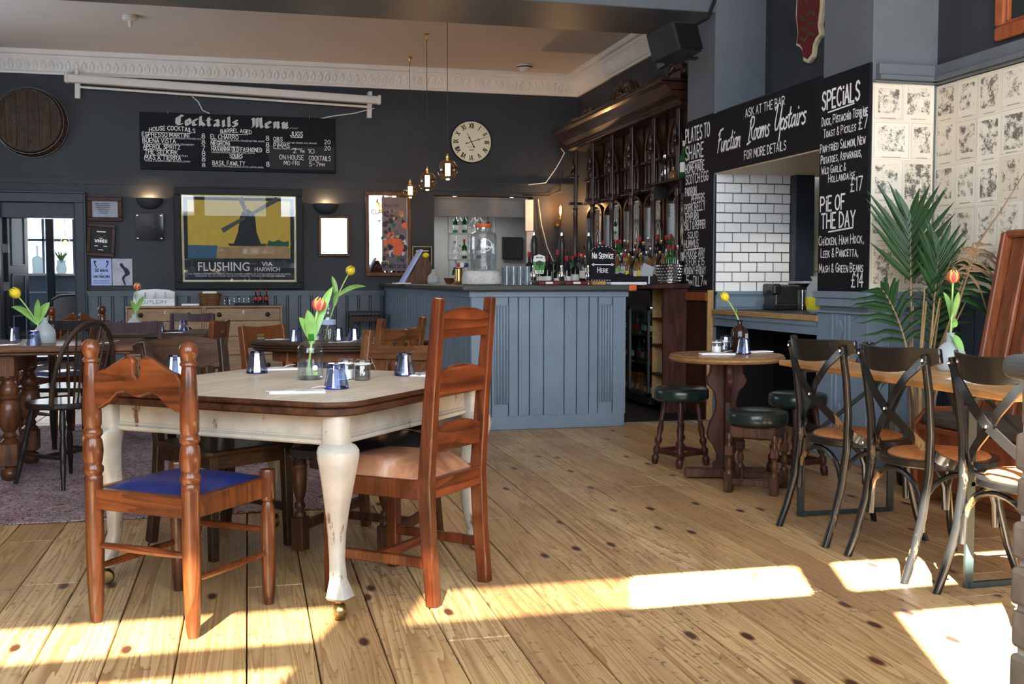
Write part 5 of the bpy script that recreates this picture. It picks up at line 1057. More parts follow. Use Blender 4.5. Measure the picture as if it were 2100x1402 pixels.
g = MB(); letters(g, 'LE PLUS SAIN', -.2, .15, .03, frB(-.0175), t=.16, width=.1); letters(g, 'DES', -.18, .04, .03, frB(-.0175), t=.16, width=.08); obj('lettering', g, 'ink', t); print_text('lettering', 'APERITIFS', ((.02, -.0178, -.425), (1, 0, 0), (0, 0, 1)), .045, 'ink', t, width=.40, bold=.02)
# clock
t = thing('wall_clock', 'round cream wall clock with roman numerals', 'clock', (2.773, YB-.02, 2.925), 0); obj('case', MB().lathe([(.268, 0), (.268, .02), (.26, .03), (.255, .03)], (0, 0, 0), 48, RX), 'black', t, smooth=40); obj('dial', MB().lathe([(.256, 0), (.001, .0005)], (0, -.0305, 0), 48, RX), 'clock_face', t)
g = MB(); F = frB(-.0325)
for i, rn in enumerate(('XII', 'I', 'II', 'III', 'IV', 'V', 'VI', 'VII', 'VIII', 'IX', 'X', 'XI')):
    a = R(90-30*i); eu = V((math.sin(a), 0, -math.cos(a))); ev = V((math.cos(a), 0, math.sin(a))); words('numeral', 'black', t, rn, 0, .172, .058, ((0, -.0325, 0), eu, ev), t=.17, align='c', width=.014*sum({'X': 2.2, 'V': 2}.get(ch, .8) for ch in rn), gap=1.6)
for i in range(60):
    a = R(6*i); g.ball((.243*math.cos(a), -.032, .243*math.sin(a)), .0035, 6, 3)
letters(g, 'LONDON', 0, -.11, .014, F, t=.2, align='c', width=.06); letters(g, 'REGISTERED TRADE', 0, -.07, .007, F, t=.2, align='c', width=.09); obj('minute_dots', g, 'black', t)['kind'] = 'stuff'
for nm, a, L, w_ in (('hour_hand', R(90+27.5), .12, .012), ('minute_hand', R(18), .225, .009)):
    d = V((math.cos(a), 0, math.sin(a))); q = V((-d.z, 0, d.x)); mb = MB(); mb.add([V((0, -.036, 0))-d*.07+q*w_*.5, V((0, -.036, 0))-d*.07-q*w_*.5, V((0, -.036, 0))+d*L-q*w_*.25, V((0, -.036, 0))+d*L+q*w_*.25], [(0, 1, 2, 3)]); mb.ball(V((0, -.036, 0))+d*L*.45, w_*.95, 8, 5); mb.ball(V((0, -.036, 0))-d*.07, w_, 8, 5); obj(nm, mb, 'black', t)
# small black sign near the bar
t = thing('wall_sign', 'small black framed notice right of the aperitif mirror', 'sign', (2.14, YB-.015, 1.413), 0); obj('plate', MB().box(-.12, .12, -.01, .01, -.185, .185), 'black', t, bevel=.003); frame_parts(t, .245, .375, .008, 'old_brass', .016)
g = MB(); F = frB(-.0115)
for i in range(6): line(g, -.08+.012*(i % 3), .13-.05*i, .08-.01*(i % 2), .13-.05*i, .012, F)
obj('lettering', g, 'old_brass', t)
# smoke detectors
for x, y, r, lab in ((-1.103, 11.434, .075, 'white ceiling detector above the barrel'), (3.312, 12.835, .10, 'white and black ceiling detector near the corner')):
    t = thing('smoke_detector', lab, 'detector', (x, y, 3.8), 0); obj('base', MB().lathe([(r*.9, 0), (r, -.015), (r*.95, -.05)], seg=20), 'screen_white', t, smooth=40); obj('sensor', MB().lathe([(r*.62, -.05), (r*.5, -.085), (.001, -.09)] if r > .09 else [(r*.3, -.05), (r*.22, -.11), (.001, -.12)], seg=16), 'screen_white', t, smooth=40); obj('band', MB().lathe([(r*.97, -.03), (r*1.0, -.032), (r*.98, -.044)], seg=20, caps=False), 'black' if r > .09 else 'screen_white', t)
# hanging globe bulbs
def pendant(loc, zt, zb, lab):
    t = thing('pendant_bulb', lab, 'pendant lamp', (loc[0], loc[1], 3.8), 0, 'hanging globe bulbs over the bar'); zc = (zt+zb)/2-3.8-.03; rr = (zt-zb)*.45
    obj('ceiling_hook', MB().lathe([(.028, 0), (.03, -.01), (.012, -.025), (.008, -.05)], seg=12).torus((0, 0, -.06), .012, .004, 10, 5, RX), 'brass', t, smooth=40)
    obj('flex', MB().tube([(0, 0, -.06), (0, 0, zt-3.8)], .0035, 6), 'frame_brown', t); s0 = zt-3.8
    obj('lamp_holder', MB().lathe([(.006, 0), (.012, -.01), (.012, -.025), (.018, -.03), (.018, -.065), (.014, -.07)], (0, 0, s0), 12), 'brass', t, smooth=40)
    zb_ = s0-.065; prof = [(.014, zb_)]+[(max(.014, rr*math.sin(R(a))), zb_-rr*.9-rr*-math.cos(R(180-a))*-1) for a in (20, 35, 50, 70, 90, 110, 130, 150, 168)]
    prof = [(.014, zb_)]+[(rr*math.sin(R(a)), zb_-rr*.95+rr*math.cos(R(a))) for a in (15, 35, 55, 75, 90, 105, 125, 145, 165)]+[(.001, zb_-rr*1.95)]
    g_ = obj('globe', MB().lathe(prof, seg=20), 'bulb_glass', t, smooth=60); f = MB()
    for i in range(6): a = 2*PI*i/6; f.tube([(.020*math.cos(a), .020*math.sin(a), zb_-rr*.35), (.020*math.cos(a), .020*math.sin(a), zb_-rr*1.5)], .0045, 5)
    obj('filament', f, 'filament', g_)
    d = bpy.data.lights.new('bulb_light', 'POINT'); d.energy = 3; d.color = (1, .62, .3); d.shadow_soft_size = .03; o = bpy.data.objects.new('bulb_light', d); COL.objects.link(o); o.parent = t; o.location = (0, 0, zb_-rr*2.2)
pendant((1.886, 12.743), 2.38, 2.188, 'hanging globe bulb farthest from view and lowest in the picture'); pendant((1.891, 11.527), 2.40, 2.173, 'middle one of three hanging globe bulbs'); pendant((1.925, 10.492), 2.42, 2.192, 'hanging globe bulb in front of the clock')
# -- black loudspeaker under the beam
t = thing('loudspeaker', 'black loudspeaker hung from the beam at the pier', 'loudspeaker', (3.30, 8.04, 3.04), R(28)); t.rotation_euler = (R(-14), R(-6), R(28)); t.scale = (.86,)*3
obj('cabinet', MB().prism([(-.16, -.16), (.16, -.16), (.20, .15), (-.20, .15)], (0, 0, 0), (1, 0, 0), (0, 1, 0), .27), 'black_plastic', t, bevel=.012); obj('grille', MB().box(-.165, .165, -.172, -.162, -.12, .12), 'black', t, bevel=.004); obj('bracket', MB().box(-.03, .03, .15, .24, -.15, -.10).box(.12, .26, -.02, .02, -.15, -.13), 'black_plastic', t)
tag(obj('cable', MB().tube([(3.40, 8.15, 3.12), (3.52, 8.2, 3.22), (3.66, 8.22, 3.30), (3.72, 8.22, 3.45)], .014, 6), 'black', smooth=True), 'thick black cable from the loudspeaker to the beam', 'cable')

# ================================================================== right side: boards on the piers (text runs from far to near)
def frR(x): return ((x, 0, 0), (0, -1, 0), (0, 0, 1))
F = frR(-.0215)
t = thing('chalkboard', 'tall narrow chalkboard headed PLATES TO SHARE', 'chalkboard', (XP, 8.56, 1.82), 0); obj('panel', MB().box(-.02, 0, -.285, .28, -.73, .725), 'black_board', t, bevel=.003); g = MB()
for s_, z, h, w_, u in (('PLATES TO', 2.365, .125, .50, -.26), ('SHARE', 2.215, .125, .38, -.26), ('HOMEMADE', 2.10, .085, .40, -.26), ('SCOTCH EGG', 2.005, .085, .47, -.25), ('PADRON', 1.905, .075, .24, -.26), ('PEPPERS', 1.835, .075, .27, -.12), ('PORK BELLY', 1.765, .075, .43, -.265), ('TEMPURA', 1.69, .07, .30, -.265), ('SALT & PEPPER', 1.61, .075, .44, -.265), ('SQUID', 1.535, .06, .23, -.20), ('HUMMUS', 1.455, .072, .30, -.265), ('CHOOSE ANY', 1.375, .072, .44, -.27), ('3 FOR £15', 1.30, .07, .40, -.24), ('MONDAY-FRIDAY', 1.225, .068, .46, -.27)): words('lettering', 'chalk', t, s_, u, z-1.82, h*.92, F, t=.13, width=w_)
words('lettering', 'chalk', t, '5', -.22, 1.125-1.82, .085, F, t=.13, width=.06); words('lettering', 'chalk', t, 'PM', -.145, 1.13-1.82, .04, F, t=.15, width=.06); words('lettering', 'chalk', t, 'TILL', -.07, 1.125-1.82, .08, F, t=.13, width=.14); words('lettering', 'chalk', t, '7', .085, 1.125-1.82, .085, F, t=.13, width=.05); words('lettering', 'chalk', t, 'PM', .155, 1.13-1.82, .04, F, t=.15, width=.055)
line(g, -.18, 2.19-1.82, .10, 2.19-1.82, .010, F); line(g, -.20, 1.44-1.82, .12, 1.445-1.82, .008, F); obj('lettering', g, 'chalk', t)
# fascia over the recess with its lettered board
m = MB().box(XP+.02, 4.2, 6.55, 8.27, 2.06, 2.555); struct(obj('wall_fascia', m, 'dark_trim'), 'boxed fascia over the serving recess')
t = thing('chalkboard', 'long sign board lettered Function Rooms Upstairs over the recess', 'chalkboard', (XP, 7.41, 2.295), 0); obj('panel', MB().box(-.02, .018, -.86, .86, -.24, .24), 'black_board', t, bevel=.003); g = MB()
words('lettering', 'chalk', t, 'ASK AT THE BAR', 7.41-7.66, .125, .062, F, t=.13, width=.62); words('lettering', 'chalk', t, 'FOR MORE DETAILS', 7.41-7.67, -.195, .064, F, t=.13, width=.66)
words('lettering', 'chalk', t, 'Function', 7.41-8.17, -.085, .155, F, t=.10, font=_SC, width=.40, slant=.25, jit=.01); words('lettering', 'chalk', t, 'Rooms', 7.41-7.61, -.06, .155, F, t=.10, font=_SC, width=.31, slant=.25); words('lettering', 'chalk', t, 'Upstairs', 7.41-7.20, -.045, .155, F, t=.10, font=_SC, width=.43, slant=.25)
# specials
t = thing('chalkboard', 'tall chalkboard headed SPECIALS on the near pier', 'chalkboard', (XP, 6.255, 1.80), 0); obj('panel', MB().box(-.02, 0, -.295, .295, -.70, .71), 'black_board', t, bevel=.003); g = MB()
for s_, z, h, w_, u in (('SPECiALS', 2.30, .115, .45, -.265), ('PiE OF', 1.63, .095, .30, -.265), ('THE DAY', 1.515, .097, .41, -.25)): words('lettering', 'chalk', t, s_, u, z-1.8, h, F, t=.14, width=w_)
for s_, z, h, w_, u in (('Duck, Pistachio Terrine', 2.195, .056, .545, -.265), ('Toast & Pickles', 2.115, .052, .39, -.24), ('Pan-fried Salmon, New', 2.02, .056, .54, -.28), ('Potatoes, Asparagus,', 1.945, .054, .49, -.27), ('Wild Garlic &', 1.875, .05, .30, -.26), ('Hollandaise', 1.815, .052, .32, -.17), ('Chicken, Ham Hock,', 1.405, .058, .54, -.28), ('Leek & Pancetta,', 1.325, .056, .45, -.25), ('Mash & Green Beans', 1.225, .056, .53, -.27)): words('lettering', 'chalk', t, s_, u, z-1.8, h, F, t=.12, width=w_, jit=.04)
for s_, z, h, w_, u in (('£7', 2.115, .075, .10, .18), ('£17', 1.735, .085, .135, .10), ('£14', 1.13, .085, .135, .13)): words('lettering', 'chalk', t, s_, u, z-1.8, h, F, t=.11, width=w_)
line(g, -.19, .475, .13, .485, .009, F); line(g, -.16, -.31, .14, -.295, .010, F); obj('lettering', g, 'chalk', t)
# crest on the dark wall above the fascia
t = thing('crest_sign', 'dark red shield with cream border and a letter K, high on the wall', 'sign', (4.2, 7.50, 3.12), 0)
sh = [(0, -.30), (.07, -.27), (.09, -.19), (.135, -.15), (.19, -.13), (.165, -.05), (.20, .10), (.19, .26), (.13, .36), (0, .40)]; full = [(u, v) for u, v in sh]+[(-u, v) for u, v in reversed(sh[1:-1])]
obj('border', MB().prism(full, (-.02, 0, 0), (0, -1, 0), (0, 0, 1), .04), 'shield_cream', t, bevel=.006); obj('field', MB().prism([(u*.84, v*.89) for u, v in full], (-.043, 0, 0), (0, -1, 0), (0, 0, 1), .008), 'shield_red', t)
g = MB(); letters(g, 'K', -.10, .15, .15, frR(-.0485), t=.12, width=.10); [g.add([V((-.0485, -u, z0+.02*math.sin(u*40)+dz)) for u, dz in [(-.11+.22*i/10, .012) for i in range(11)]+[(.11-.22*i/10, -.012) for i in range(11)]], [tuple(range(22))]) for z0 in (.06, -.02, -.10)]; obj('emblem', g, 'old_brass', t)
# orange-framed picture at the top right
t = thing('framed_picture', 'picture in a glossy orange-brown wood frame at the top right corner', 'picture', (4.2, 4.93, 2.98), 0)
for y0, y1, z0, z1 in ((-.45, .45, .37, .45), (-.45, .45, -.45, -.37), (-.45, -.37, -.37, .37), (.37, .45, -.37, .37)): obj('frame', MB().box(-.05, 0, y0, y1, z0, z1), 'frame_orange', t, bevel=.015, seg=3)
for y0, y1, z0, z1 in ((-.37, .37, .35, .37), (-.37, .37, -.37, -.35), (-.37, -.35, -.35, .35), (.35, .37, -.35, .35)): obj('slip', MB().box(-.035, 0, y0, y1, z0, z1), 'frame_orange', t, bevel=.004)
obj('canvas', MB().box(-.012, 0, -.36, .36, -.36, .36), 'poster_dark', t)
# -- old pages pasted to the pier and the wall
def page(w_, h): 
    mb = MB(); mb.add([(0, 0, 0), (w_, 0, 0), (w_, 0, h), (0, 0, h), (0, -.0015, 0), (w_, -.0015, 0), (w_, -.0015, h), (0, -.0015, h)], [(4, 5, 6, 7), (0, 1, 5, 4), (1, 2, 6, 5), (2, 3, 7, 6), (3, 0, 4, 7)]); mb.uv = {0: (0, 0), 1: (1, 0), 2: (1, 1), 3: (0, 1), 4: (0, 0), 5: (1, 0), 6: (1, 1), 7: (0, 1)}; return mb
pg = {}
def paste(parent, w_, h, loc, rot):
    k = (w_, h)
    if k not in pg: pg[k] = obj('pasted_page', page(w_, h), 'newsprint', parent, loc=loc, rot=(0, 0, rot))
    else: share(pg[k], loc, rot=(0, 0, rot), parent=parent)
z = 1.10
for r, (h, cols) in enumerate(((.30, (.215, .215)), (.25, (.16, .27)), (.27, (.215, .215)), (.24, (.27, .16)), (.235, (.215, .215)))):
    x = XP+.002
    for w_ in cols: paste(pier_b, w_, h, (x, 5.96-.0006*(r % 2), z), 0); x += w_
    z += h-.001
for cidx in range(8):
    z = 1.10+random.uniform(-.002, 0)
    for h in ((.27, .25, .26, .27, .235), (.25, .27, .27, .25, .245), (.26, .26, .24, .27, .255))[cidx % 3]: paste(wall_near, .201, h, (4.2-.0006*(cidx % 2), 5.96-.2*cidx, z), -PI/2); z += h-.001
# -- serving recess: counter, toaster, tumbler, bread bag, downlight
t = thing('serving_counter', 'dark topped counter with a plywood edge in the recess', 'counter', (XP, 7.41, 0), 0)
obj('worktop', MB().box(0, 1.55, -.86, .835, .90, .93), 'black', t); obj('plywood_edge', MB().box(-.022, 0, -.86, .835, .893, .932), 'ply_edge', t, bevel=.003); obj('apron', MB().box(.0, .03, -.86, .835, .80, .893), 'blue_paint', t); obj('moulding', MB().box(-.012, .0, -.86, .835, .862, .89).box(-.006, 0, -.86, .835, .80, .81), 'blue_paint', t); obj('back_panel', MB().box(.55, .58, -.86, .835, 0, .90), 'black', t); obj('side_panel', MB().box(.03, .55, .83, .852, 0, .80), 'black', t)  # black back and side panels paint in the shade under the counter
t = thing('toaster', 'black and steel toaster on the recess counter', 'toaster', (4.33, 8.02, .93), R(-4)); obj('body', MB().box(-.19, .20, -.11, .11, .03, .205), 'dark_steel', t, bevel=.02, seg=3); obj('base', MB().box(-.195, .205, -.115, .115, 0, .05), 'black_plastic', t, bevel=.008); obj('end_cap', MB().box(-.205, -.13, -.117, .117, .12, .215), 'black_plastic', t, bevel=.02, seg=2); obj('top_slot', MB().box(-.15, .17, -.06, -.02, .203, .207).box(-.15, .17, .02, .06, .203, .207), 'black', t); obj('lever', MB().box(-.225, -.2, -.03, .03, .14, .16), 'black_plastic', t)
t = thing('tumbler', 'tall clear tumbler in front of the toaster', 'glass', (4.30, 7.78, .93), 0); obj('glass_wall', MB().lathe([(.03, 0), (.033, .002), (.041, .165), (.039, .165), (.031, .012), (.001, .012)], seg=18), 'glass', t, smooth=40)
t = thing('bread_bag', 'loaf in a clear and yellow plastic bag beside the pier', 'bag', (4.02, 7.05, .93), R(20)); mb = MB(); mb.lathe([(.05, 0), (.075, .02), (.085, .10), (.075, .19), (.04, .24), (.055, .27), (.02, .275)], seg=14, flute=.06, nf=5); obj('plastic', mb, 'frosted', t, smooth=60); obj('print_band', MB().lathe([(.077, .03), (.086, .08), (.084, .12)], seg=14, caps=False, flute=.06, nf=5), 'lemon', t, smooth=60)
tag(obj('paper_stack', MB().box(4.35, 4.75, 7.86, 8.12, 1.145, 1.165), 'flyer_grey', bevel=.003), 'pale papers lying on top of the toaster', 'paper')
t = thing('downlight', 'recessed downlight in the cream soffit', 'downlight', (4.25, 7.6, 2.06), 0); obj('rim', MB().lathe([(.05, 0), (.05, -.006), (.036, -.008)], seg=18, caps=False), 'chrome', t); obj('lamp', MB().lathe([(.036, -.004), (.001, -.003)], seg=16), 'downlight', t)
d = bpy.data.lights.new('downlight_beam', 'SPOT'); d.energy = 26; d.spot_size = R(120); d.spot_blend = .6; d.color = (1, .9, .74); d.shadow_soft_size = .04; o = bpy.data.objects.new('downlight_beam', d); COL.objects.link(o); o.parent = t; o.location = (0, 0, -.02)
# -- palm in a pot
t = thing('potted_palm', 'large potted palm with green fronds and one dry brown frond, by the papered pier', 'plant', (3.72, 5.36, 0), 0)
obj('pot', MB().lathe([(.11, 0), (.12, .01), (.15, .26), (.158, .265), (.158, .29), (.145, .29), (.14, .26)], seg=24), 'black', t, smooth=40); obj('soil', MB().lathe([(.142, .262), (.001, .27)], seg=20), 'soil', t)
def frond(p0, p1, p2, n, L0, mat, name='frond', spread=62, droop=.25, w_=.022, start=.35, side=(1, 0, 0), stem='palm_stem', tipL=.35):
    p0, p1, p2 = V(p0), V(p1), V(p2); ps = [(1-u)**2*p0+2*u*(1-u)*p1+u*u*p2 for u in [i/16 for i in range(17)]]
    st = obj('stalk', MB().tube(ps, [.009*(1-.75*i/16)+.0015 for i in range(17)], 6), stem, t, smooth=True)
    mb = MB(); sd = V(side).normalized()
    for i in range(n):
        u = start+(1-start)*(i+.5)/n; a = (1-u)**2*p0+2*u*(1-u)*p1+u*u*p2; d = (2*(1-u)*(p1-p0)+2*u*(p2-p1)).normalized(); lat = (sd-d*sd.dot(d)).normalized(); f = (u-start)/(1-start); L = L0*(math.sin(PI*(.18+.74*f))**.7)*(1 if f < .8 else 1-tipL*(f-.8)/.2)
        for s in (-1, 1):
            ang = R(spread*(1-.55*f)+random.uniform(-5, 5)*(1 if mat == 'palm_green' else 6)); L = L*(1 if mat == 'palm_green' else random.uniform(.6, 1.35)); dr = (d*math.cos(ang)+lat*s*math.sin(ang)).normalized(); nrm = lat.cross(d)*1.0; up_ = (nrm+V((0, 0, 0))).normalized(); K = 5; vs = []
            for k in range(K+1):
                q = k/K; c_ = a+dr*L*q+V((0, 0, -1))*droop*L*q*q*random.uniform(.8, 1.2); wd = w_*(.55+1.2*q if q < .3 else (1-q)**.8*1.25)*.5; ww = dr.cross(up_).normalized(); fold = up_*wd*.5; vs += [c_+ww*wd+fold, c_, c_-ww*wd+fold]
            mb.add(vs, [(k*3+j, k*3+j+1, k*3+4+j, k*3+3+j) for k in range(K) for j in (0, 1)])
    obj(name, mb, mat, t, smooth=True, fix=False)
frond((-.02, .02, .27), (.02, .14, .95), (.07, .25, 1.54), 9, .46, 'palm_green', spread=42, droop=.05, w_=.050, start=.68, side=(1, -.25, 0), tipL=.0)
frond((.02, .02, .27), (.08, .02, .9), (.12, .04, 1.36), 7, .32, 'palm_green', spread=34, droop=.06, w_=.046, start=.70, side=(1, -.25, 0), tipL=.0)
frond((.02, 0, .27), (.12, -.04, .95), (.20, -.13, 1.27), 7, .36, 'palm_green', spread=70, droop=1.0, w_=.040, start=.70, side=(1, -.4, 0))
frond((0, .02, .27), (-.10, .0, .95), (-.20, -.02, .66), 12, .25, 'palm_green', spread=62, droop=.35, w_=.028, start=.45, side=(.3, -1, .3))
frond((0, .0, .27), (-.04, .05, .9), (-.20, .10, 1.12), 9, .30, 'palm_green', spread=56, droop=.45, w_=.034, start=.50, side=(1, -.4, 0))
frond((.02, .02, .27), (.16, .1, .85), (.22, .14, 1.12), 9, .32, 'palm_green', spread=56, droop=.5, w_=.034, start=.5, side=(1, -.3, 0))
frond((.03, -.02, .27), (.10, -.10, .95), (.19, -.22, 1.38), 11, .25, 'palm_dry', 'dry_frond', spread=85, droop=1.1, w_=.020, start=.80, side=(1, -.4, 0), stem='palm_dry')
obj('stalk', MB().tube([(.18, -.21, 1.36), (.24, -.34, 1.56), (.30, -.46, 1.78)], [.006, .004, .002], 5), 'palm_dry', t, smooth=True)
for i in range(7):
    a = random.uniform(0, 2*PI); obj('stalk', MB().tube([(.06*math.cos(a), .06*math.sin(a), .26), (.09*math.cos(a), .08*math.sin(a), .7), (.20*math.cos(a)+.08, .10*math.sin(a), 1.05+random.uniform(-.1, .15))], [.010, .008, .004], 6), random.choice(['palm_stem', 'palm_dry', 'palm_stem']), t, smooth=True)

# ================================================================== the bar
t = thing('bar_counter', 'slate-blue boarded bar counter with fluted pilasters', 'bar counter', (1.67, 8.13, 0), 0)
obj('carcass', MB().box(.02, 1.26, .02, .55, 0, 1.085).box(.02, .50, .55, 5.34, 0, 1.085), 'dark_trim', t)
seams = [962, 1003, 1038, 1058, 1081, 1110, 1153, 1179, 1205, 1224, 1255, 1284]
for a, b in zip(seams, seams[1:]): x0, x1 = (a-962)/322*1.27, (b-962)/322*1.27; obj('front_board', MB().box(x0+.003, x1-.003, 0, .02, .10, 1.045), 'blue_paint', t, bevel=.004)
obj('plinth', MB().box(-.012, 1.255, -.014, .02, 0, .11), 'blue_paint', t, bevel=.006); obj('frieze', MB().box(-.012, 1.285, -.014, .03, 1.04, 1.088), 'blue_paint', t, bevel=.004)
for x0, x1 in (((1008-962)/322*1.27, (1038-962)/322*1.27), ((1226-962)/322*1.27, (1255-962)/322*1.27)):
    n = 5; w_ = (x1-x0)/n
    for i in range(n):
        xc = x0+w_*(i+.5); obj('flute', MB().tube([(xc, -.001, .20), (xc, -.001, .21), (xc, -.001, .97), (xc, -.001, .98)], [.005, w_*.46, w_*.46, .005], 10), 'blue_paint', t, smooth=60)
for i in range(26): obj('side_board', MB().box(0, .02, .003+.205*i, .202+.205*i, .10, 1.045), 'blue_paint', t, bevel=.004)
obj('plinth', MB().box(-.014, .02, -.012, 5.34, 0, .11), 'blue_paint', t, bevel=.004); obj('frieze', MB().box(-.014, .03, -.012, 5.34, 1.04, 1.088), 'blue_paint', t)
m = MB(); m.prism([(1.59, 8.05), (2.99, 8.05), (2.99, 8.72), (2.28, 8.72), (2.28, 13.46), (1.59, 13.46)], (0, 0, 1.112), (1, 0, 0), (0, 1, 0), .045); bt = obj('worktop', m, 'slab', bevel=.012, seg=3); tag(bt, 'dark grey-green rounded worktop along the slate-blue bar', 'worktop')
obj('copper_corner', MB().box(2.93, 2.998, 8.042, 8.13, 1.087, 1.137), 'orange_rubber', bt, bevel=.012, seg=2)
# threshold strip and dark bar floor
tag(obj('floor_mat', MB().box(2.98, 3.72, 8.26, 13.4, .001, .012), 'black'), 'black rubber matting on the floor behind the bar', 'mat'); struct(obj('trim_10', MB().box(2.93, 3.75, 8.235, 8.26, .0, .014), 'steel'), 'pale threshold strip at the end of the bar')
# back counter: cabinet with pigeonholes, fridge, wooden top
t = thing('back_counter', 'dark mahogany back-counter cabinet with pigeonholes of glassware', 'cabinet', (3.50, 8.74, 0), 0)
obj('worktop', MB().box(-.03, .69, -.03, 4.6, 1.10, 1.145), 'mahogany', t, bevel=.006); obj('end_panel', MB().box(0, .24, -.0, .025, 0, 1.10), 'mahogany', t, bevel=.003); obj('side_panel', MB().box(.215, .24, -.47, 0, .02, 1.085), 'mahogany', t, bevel=.003); obj('top_rail', MB().box(.19, .215, -.46, -.02, 1.00, 1.07), 'frame_orange', t, bevel=.003); obj('edge_post', MB().box(.20, .248, -.485, -.465, 0, 1.09), 'ply_edge', t)
obj('pigeonhole_lining', MB().box(.02, .24, .03, .04, .1, 1.09).box(.02, .24, .30, .31, .1, 1.09).box(.23, .24, .03, .31, .1, 1.09), 'ply_edge', t)
for z in (.10, .33, .585, .82): obj('pigeonhole_shelf', MB().box(.01, .23, .04, .30, z, z+.02), 'mahogany', t)
obj('carcass', MB().box(.06, .69, 1.95, 4.6, 0, 1.10), 'mahogany', t)
t = thing('drinks_fridge', 'black glass-fronted bottle fridge under the back counter', 'fridge', (3.50, 9.05, 0), 0)
obj('cabinet', MB().box(.28, .60, .01, 1.6, .08, 1.0).box(.0, .60, .01, 1.6, .05, .10).box(0, .60, .01, 1.6, .93, 1.08).box(0, .60, 1.58, 1.62, .05, 1.0), 'black', t)
for k in range(3):
    y0 = .03+.52*k; fm = MB()
    for b in ((-.01, .01, y0, y0+.03, .12, .93), (-.01, .01, y0+.48, y0+.51, .12, .93), (-.01, .01, y0, y0+.51, .12, .15), (-.01, .01, y0, y0+.51, .90, .93)): fm.box(*b)
    dr = obj('door', fm, 'dark_steel', t); obj('pane', MB().box(-.002, .002, y0+.03, y0+.48, .15, .90), 'fridge_glass', dr)
for z in (.40, .66): obj('shelf', MB().box(.02, .28, .03, 1.58, z, z+.012), 'steel', t)
obj('light_strip', MB().box(.24, .27, .04, 1.57, .905, .925), 'cooler_light', t)
# -- bottles
def bottle_prof(h, r, neck=.28, nr=.32):
    b = h*(1-neck); return [(r*.9, 0), (r, .006), (r, b*.86), (r*.85, b*.95), (r*nr, b*1.06), (r*nr, h*.97), (r*nr*1.15, h*.972), (r*nr*1.1, h), (.001, h)]
BP = {}
def bottle(loc, h, r, mat, cap, lab, label, group, neck=.28, lm='white_label'):
    key = (h, r, mat, cap, lm, neck)
    if key not in BP:
        t = thing('bottle', label, 'bottle', loc, random.uniform(0, 6), group); obj('glass_body', MB().lathe(bottle_prof(h, r, neck), seg=12), mat, t, smooth=50)
        obj('cap', MB().lathe([(r*.40, h*.86), (r*.42, h*.865), (r*.42, h*1.005), (.001, h*1.008)], seg=10), cap, t, smooth=40)
        if lm: obj('paper_label', MB().lathe([(r*1.02, h*.16), (r*1.02, h*.42)], seg=12, caps=False), lm, t, smooth=50)
        BP[key] = t; return t
    return copy_tree(BP[key], loc, random.uniform(0, 6), label, group)
random.seed(11)
_on = ['first', 'second', 'third', 'fourth', 'fifth', 'sixth', 'seventh', 'eighth', 'ninth', 'tenth', 'eleventh']; _sh = {.10: 'bottom', .412: 'middle', .672: 'top'}
for k in range(11):
    y = 9.12+.14*k
    for z in (.10, .412, .672): bottle((3.60+random.uniform(0, .04), y, z), .20, .03, random.choice(['dark_bottle', 'green_bottle', 'amber']), random.choice(['red', 'brass', 'steel']), 1, f'{_on[10-k]} bottle from the left inside the fridge, {_sh[z]} shelf', 'bottles in the drinks fridge', .34, random.choice(['white_label', 'blue_label', 'red']))
for i, (z, n) in enumerate(((.84, 3), (.35, 2))):
    for k in range(n): t = thing('shot_glass' if i == 0 else 'jar', f'{_on[n-1-k]} small glass from the left on the upper pigeonhole shelf' if i == 0 else f'{_on[n-1-k]} tall pale jar from the left on the lower pigeonhole shelf', 'glass' if i == 0 else 'jar', (3.56+.02*k, 8.82+.075*k, z), 0, 'glasses in the pigeonholes'); obj('glass_wall', MB().lathe([(.022, 0), (.028, .11), (.026, .11), (.02, .01), (.001, .01)] if i == 0 else [(.035, 0), (.035, .17), (.028, .18), (.028, .2), (.001, .2)], seg=12), 'glass' if i == 0 else 'frosted', t, smooth=40)
# -- carved back bar
t = thing('back_bar', 'dark carved gothic back bar with etched mirrors and a crested cornice', 'back bar', (3.85, 9.15, 1.145), 0); Y0, Y1 = 0, 3.45
obj('back_panel', MB().box(.24, .34, Y0, Y1, 0, 1.66), 'backbar_wood', t)
obj('base_shelf', MB().box(-.06, .30, Y0, Y1, .0, .045), 'backbar_wood', t, bevel=.008); obj('bottle_step', MB().box(.0, .24, Y0, Y1, .045, .16), 'backbar_wood', t, bevel=.008)
cor = [(.0, 1.60), (-.05, 1.61), (-.06, 1.66), (-.12, 1.70), (-.20, 1.78), (-.24, 1.80), (-.25, 1.84), (.34, 1.84), (.34, 1.60)]
obj('cornice', MB().prism(cor, (0, (Y0+Y1)/2, 0), (1, 0, 0), (0, 0, 1), Y1-Y0+.1), 'backbar_wood', t, bevel=.006)
for z in (1.635, 1.725, 1.80): obj('cornice_bead', MB().box(-.065 if z < 1.7 else -.15 if z < 1.78 else -.248, .0, Y0-.05, Y1+.05, z, z+.018), 'backbar_wood', t, bevel=.004)
cols = [.18, .80, 1.42, 2.04, 2.72, 3.38]
def finial(mb, y, z0, r=.03):
    mb.lathe([(r, z0), (r*1.1, z0+.04), (r*.5, z0+.06), (r*.9, z0+.10), (r*.3, z0+.15), (.002, z0+.20)], (-.01, y, 0), 10)
